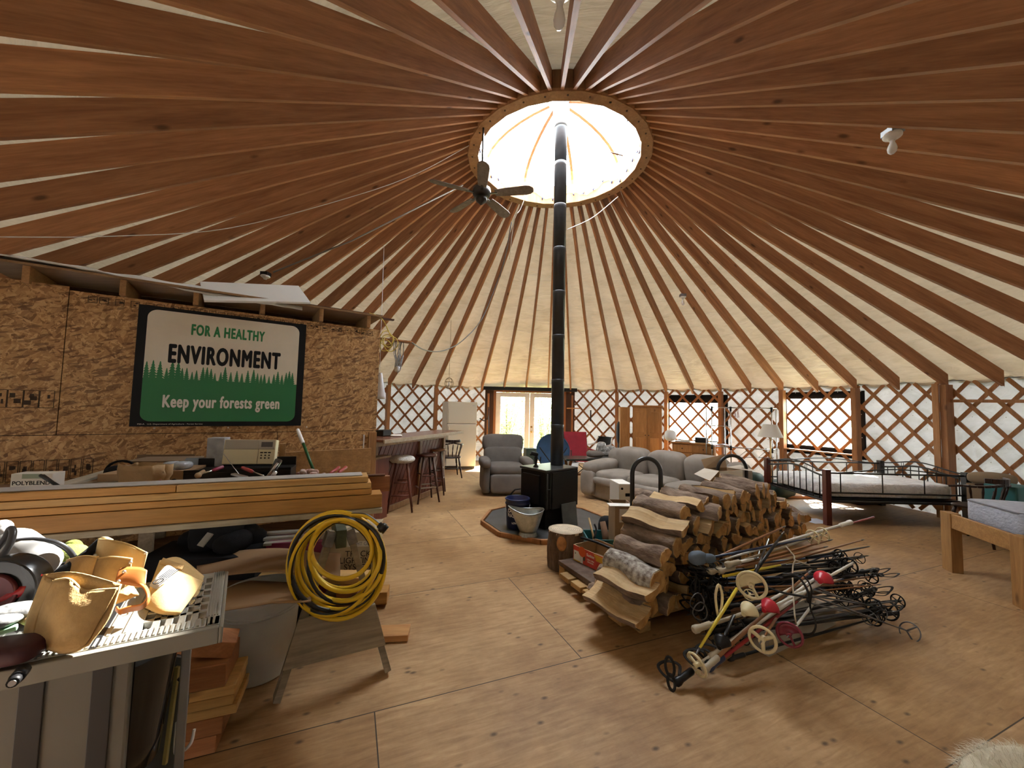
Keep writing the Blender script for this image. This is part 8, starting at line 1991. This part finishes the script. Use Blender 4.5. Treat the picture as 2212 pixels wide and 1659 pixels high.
P(at(1545, 1435, 2.33), at(1765, 1262, 2.7), M_PBRN, 'lowest brown pole of the front bundle', None, None, True, True, 0.010, 0.05, M_PBRN)
P(at(1500, 1360, 2.4), at(1655, 1310, 2.6), M_PTAN, 'stout tan handle pointing left under the yellow pole', None, None, True, False, 0.012, 0.05, M_PTAN)
P(at(1740, 1255, 2.75), at(1610, 1325, 2.42), M_PWHT, 'white pole ending in a cream cup basket beside the red one', 'cup', M_CRM, False, False, 0.009, 0.055, None, boff=0.02)
P(at(1770, 1262, 2.72), at(1652, 1318, 2.45), M_PWHT, 'pole ending in a bright red half basket in the front bundle', 'cup', M_BRED, False, False, 0.009, 0.055, None, boff=0.03)
P(at(1845, 1215, 3.0), at(1772, 1256, 2.62), M_PWHT, 'pole ending in the upper red basket of the heap', 'cup', M_BRED, False, False, 0.009, 0.055, None, boff=0.03)
P(at(1660, 1165, 3.2), at(1622, 1268, 2.38), M_PBLK, 'pole with a large cream basket facing the camera', 'half', M_CRM, False, False, 0.008, 0.075, None, boff=0.03)
P(at(1640, 1190, 3.1), at(1618, 1290, 2.45), M_PBLK, 'pole with a small cream basket below the large cream one', 'wheel', M_CRM, False, False, 0.007, 0.032, None, boff=0.03)
P(at(1700, 1300, 2.75), at(1640, 1392, 2.22), M_PBRN, 'pole with a cream three-spoke basket resting low in front', 'tri', M_CRM, False, False, 0.008, 0.065, None, boff=0.07)
P(at(1760, 1300, 2.85), at(1700, 1378, 2.28), M_PWHT, 'pole with a maroon basket in front of the beige carton', 'half', M_BMAR, False, False, 0.008, 0.062, None, boff=0.06)
P(at(1585, 1330, 2.5), at(1555, 1398, 2.25), M_PBLK, 'short black pole end with a black cup in the front bundle', 'cup', M_PBLK, False, False, 0.01, 0.045, None, boff=0.03)
for k, (x0, y0, Y0, x1, y1, Y1, bk, bm, br, lab) in enumerate((
    (1735, 1280, 2.66, 1968, 1366, 2.86, 'ring', M_PGRY, 0.062, 'thin metal pole reaching farthest right with a silver ring basket'),
    (1740, 1270, 2.72, 1922, 1320, 2.92, 'wheel', M_PBLK, 0.06, 'thin pole with a black wheel basket, second from the right'),
    (1745, 1262, 2.78, 1900, 1325, 2.9, 'ring', M_PGRY, 0.055, 'thin pole with a bent silver ring left of the black wheel'),
    (1745, 1285, 2.66, 1890, 1310, 2.9, 'wheel', M_PBLK, 0.05, 'thin dark pole under the fan of metal poles'),
    (1700, 1240, 2.85, 1838, 1222, 3.02, 'wheel', M_PBLK, 0.055, 'pole with a black wheel basket at the upper right of the heap'),
    (1690, 1240, 2.85, 1808, 1228, 3.0, 'wheel', M_PBLK, 0.05, 'pole with a black wheel basket just left of the upper right one'),
    (1760, 1278, 2.8, 1905, 1262, 3.05, None, None, 0.05, 'thin pole with a brown grip pointing right'),
    (1740, 1300, 2.62, 1880, 1335, 2.84, 'ring', M_PGRY, 0.045, 'lowest thin metal pole of the right fan'))):
    P(at(x0, y0, Y0), at(x1, y1, Y1), M_PGRY if k not in (6,) else M_PBRN, lab, bk, bm, False, False, 0.0055, br, None, boff=0.012)
# loose straps, cloth and cords in the heap
mb = MB()
for x, y, Y, s in ((1447, 1440, 2.27, 0.8), (1450, 1474, 2.25, 0.6)):
    c = at(x, y, Y); mb.tube([c + V(0.03 * s * math.cos(a), 0.02 * math.sin(a), 0.05 * s * math.sin(a)) for a in [2 * PI * i / 16 for i in range(16)]], 0.008, 6, closed=True, flat=0.25)
single('wrist_strap', mb, M_STRAP, 'black wrist strap loops at the front tip of the white pole', 'strap')
mb = MB(); mb.pillow(at(1507, 1205, 2.74), (0.13, 0.08, 0.09), 0.3, 0.75); mb.pillow(at(1530, 1206, 2.74), (0.10, 0.06, 0.06), 0.1, 0.8)
single('blue_glove', mb, mat('cloth_slate', (0.10, 0.13, 0.17), 0.85, bump=0.4, bscale=80), 'slate blue cloth wrapped around a pole grip at the left of the heap', 'cloth')
mb = MB()
for k in range(12):
    c = at(1508 + rb_.uniform(-12, 55), 1238 + rb_.uniform(0, 60), 2.66 + rb_.uniform(0, 0.12)); mb.tube(spline([c, c + V(rb_.uniform(-.04, .04), -0.02, -0.06), c + V(rb_.uniform(-.05, .05), -0.02, -0.14), c + V(rb_.uniform(-.04, .04), 0, -0.06)], 4, True), 0.008, 6, closed=True, flat=0.3)
single('strap_tangle', mb, M_STRAP, 'tangle of hanging dark straps at the left end of the pole heap', 'straps')
mb = MB(); c = at(1553, 1295, 2.5); mb.tube(spline([c + V(0, 0, .09), c + V(-.02, 0, .03), c + V(-.015, 0, -.05), c + V(0.0, 0, -.11), c + V(.015, 0, -.05), c + V(.02, 0, .03)], 4, True), 0.008, 6, closed=True); single('cream_strap', mb, M_CRM, 'cream loop strap hanging at the left of the front bundle', 'strap')
mb = MB()
for x, y, Y in ((1506, 1300, 2.62), (1512, 1320, 2.6)):
    c = at(x, y, Y); mb.tube([c + V(0.045 * math.cos(a), 0.01 * math.sin(a * 2), 0.055 * math.sin(a)) for a in [2 * PI * i / 18 for i in range(18)]], 0.004, 5, closed=True)
single('steel_rings', mb, M_PGRY, 'thin steel basket rings hanging at the left of the heap', 'rings')
mb = MB(); mb.tube(spline([at(1690, 1245, 2.6), at(1730, 1240, 2.58), at(1752, 1270, 2.52), at(1750, 1310, 2.46), at(1762, 1345, 2.40), at(1755, 1368, 2.38), at(1730, 1372, 2.38)], 6), 0.012, 6, flat=0.3)
mb.tube(spline([at(1685, 1250, 2.6), at(1722, 1246, 2.58), at(1744, 1275, 2.52), at(1745, 1300, 2.46)], 6), 0.014, 6, flat=0.4)
mb.tube(spline([at(1650, 1265, 2.56), at(1690, 1280, 2.5), at(1745, 1290, 2.46)], 6), 0.012, 6, flat=0.4)
single('black_webbing', mb, M_STRAP, 'black webbing strap binding the front bundle of poles', 'strap')
mb = MB(); mb.tube(spline([at(1698, 1180, 2.98), at(1715, 1200, 2.9), at(1718, 1210, 2.85), at(1750, 1222, 2.8)], 5), 0.005, 5); mb.tube(spline([at(1718, 1210, 2.85), at(1712, 1232, 2.8), at(1716, 1320, 2.42), at(1720, 1350, 2.38)], 5), 0.005, 5)
single('binding_twine', mb, M_PTAN, 'tan twine tied around the rear bundle of poles', 'twine')
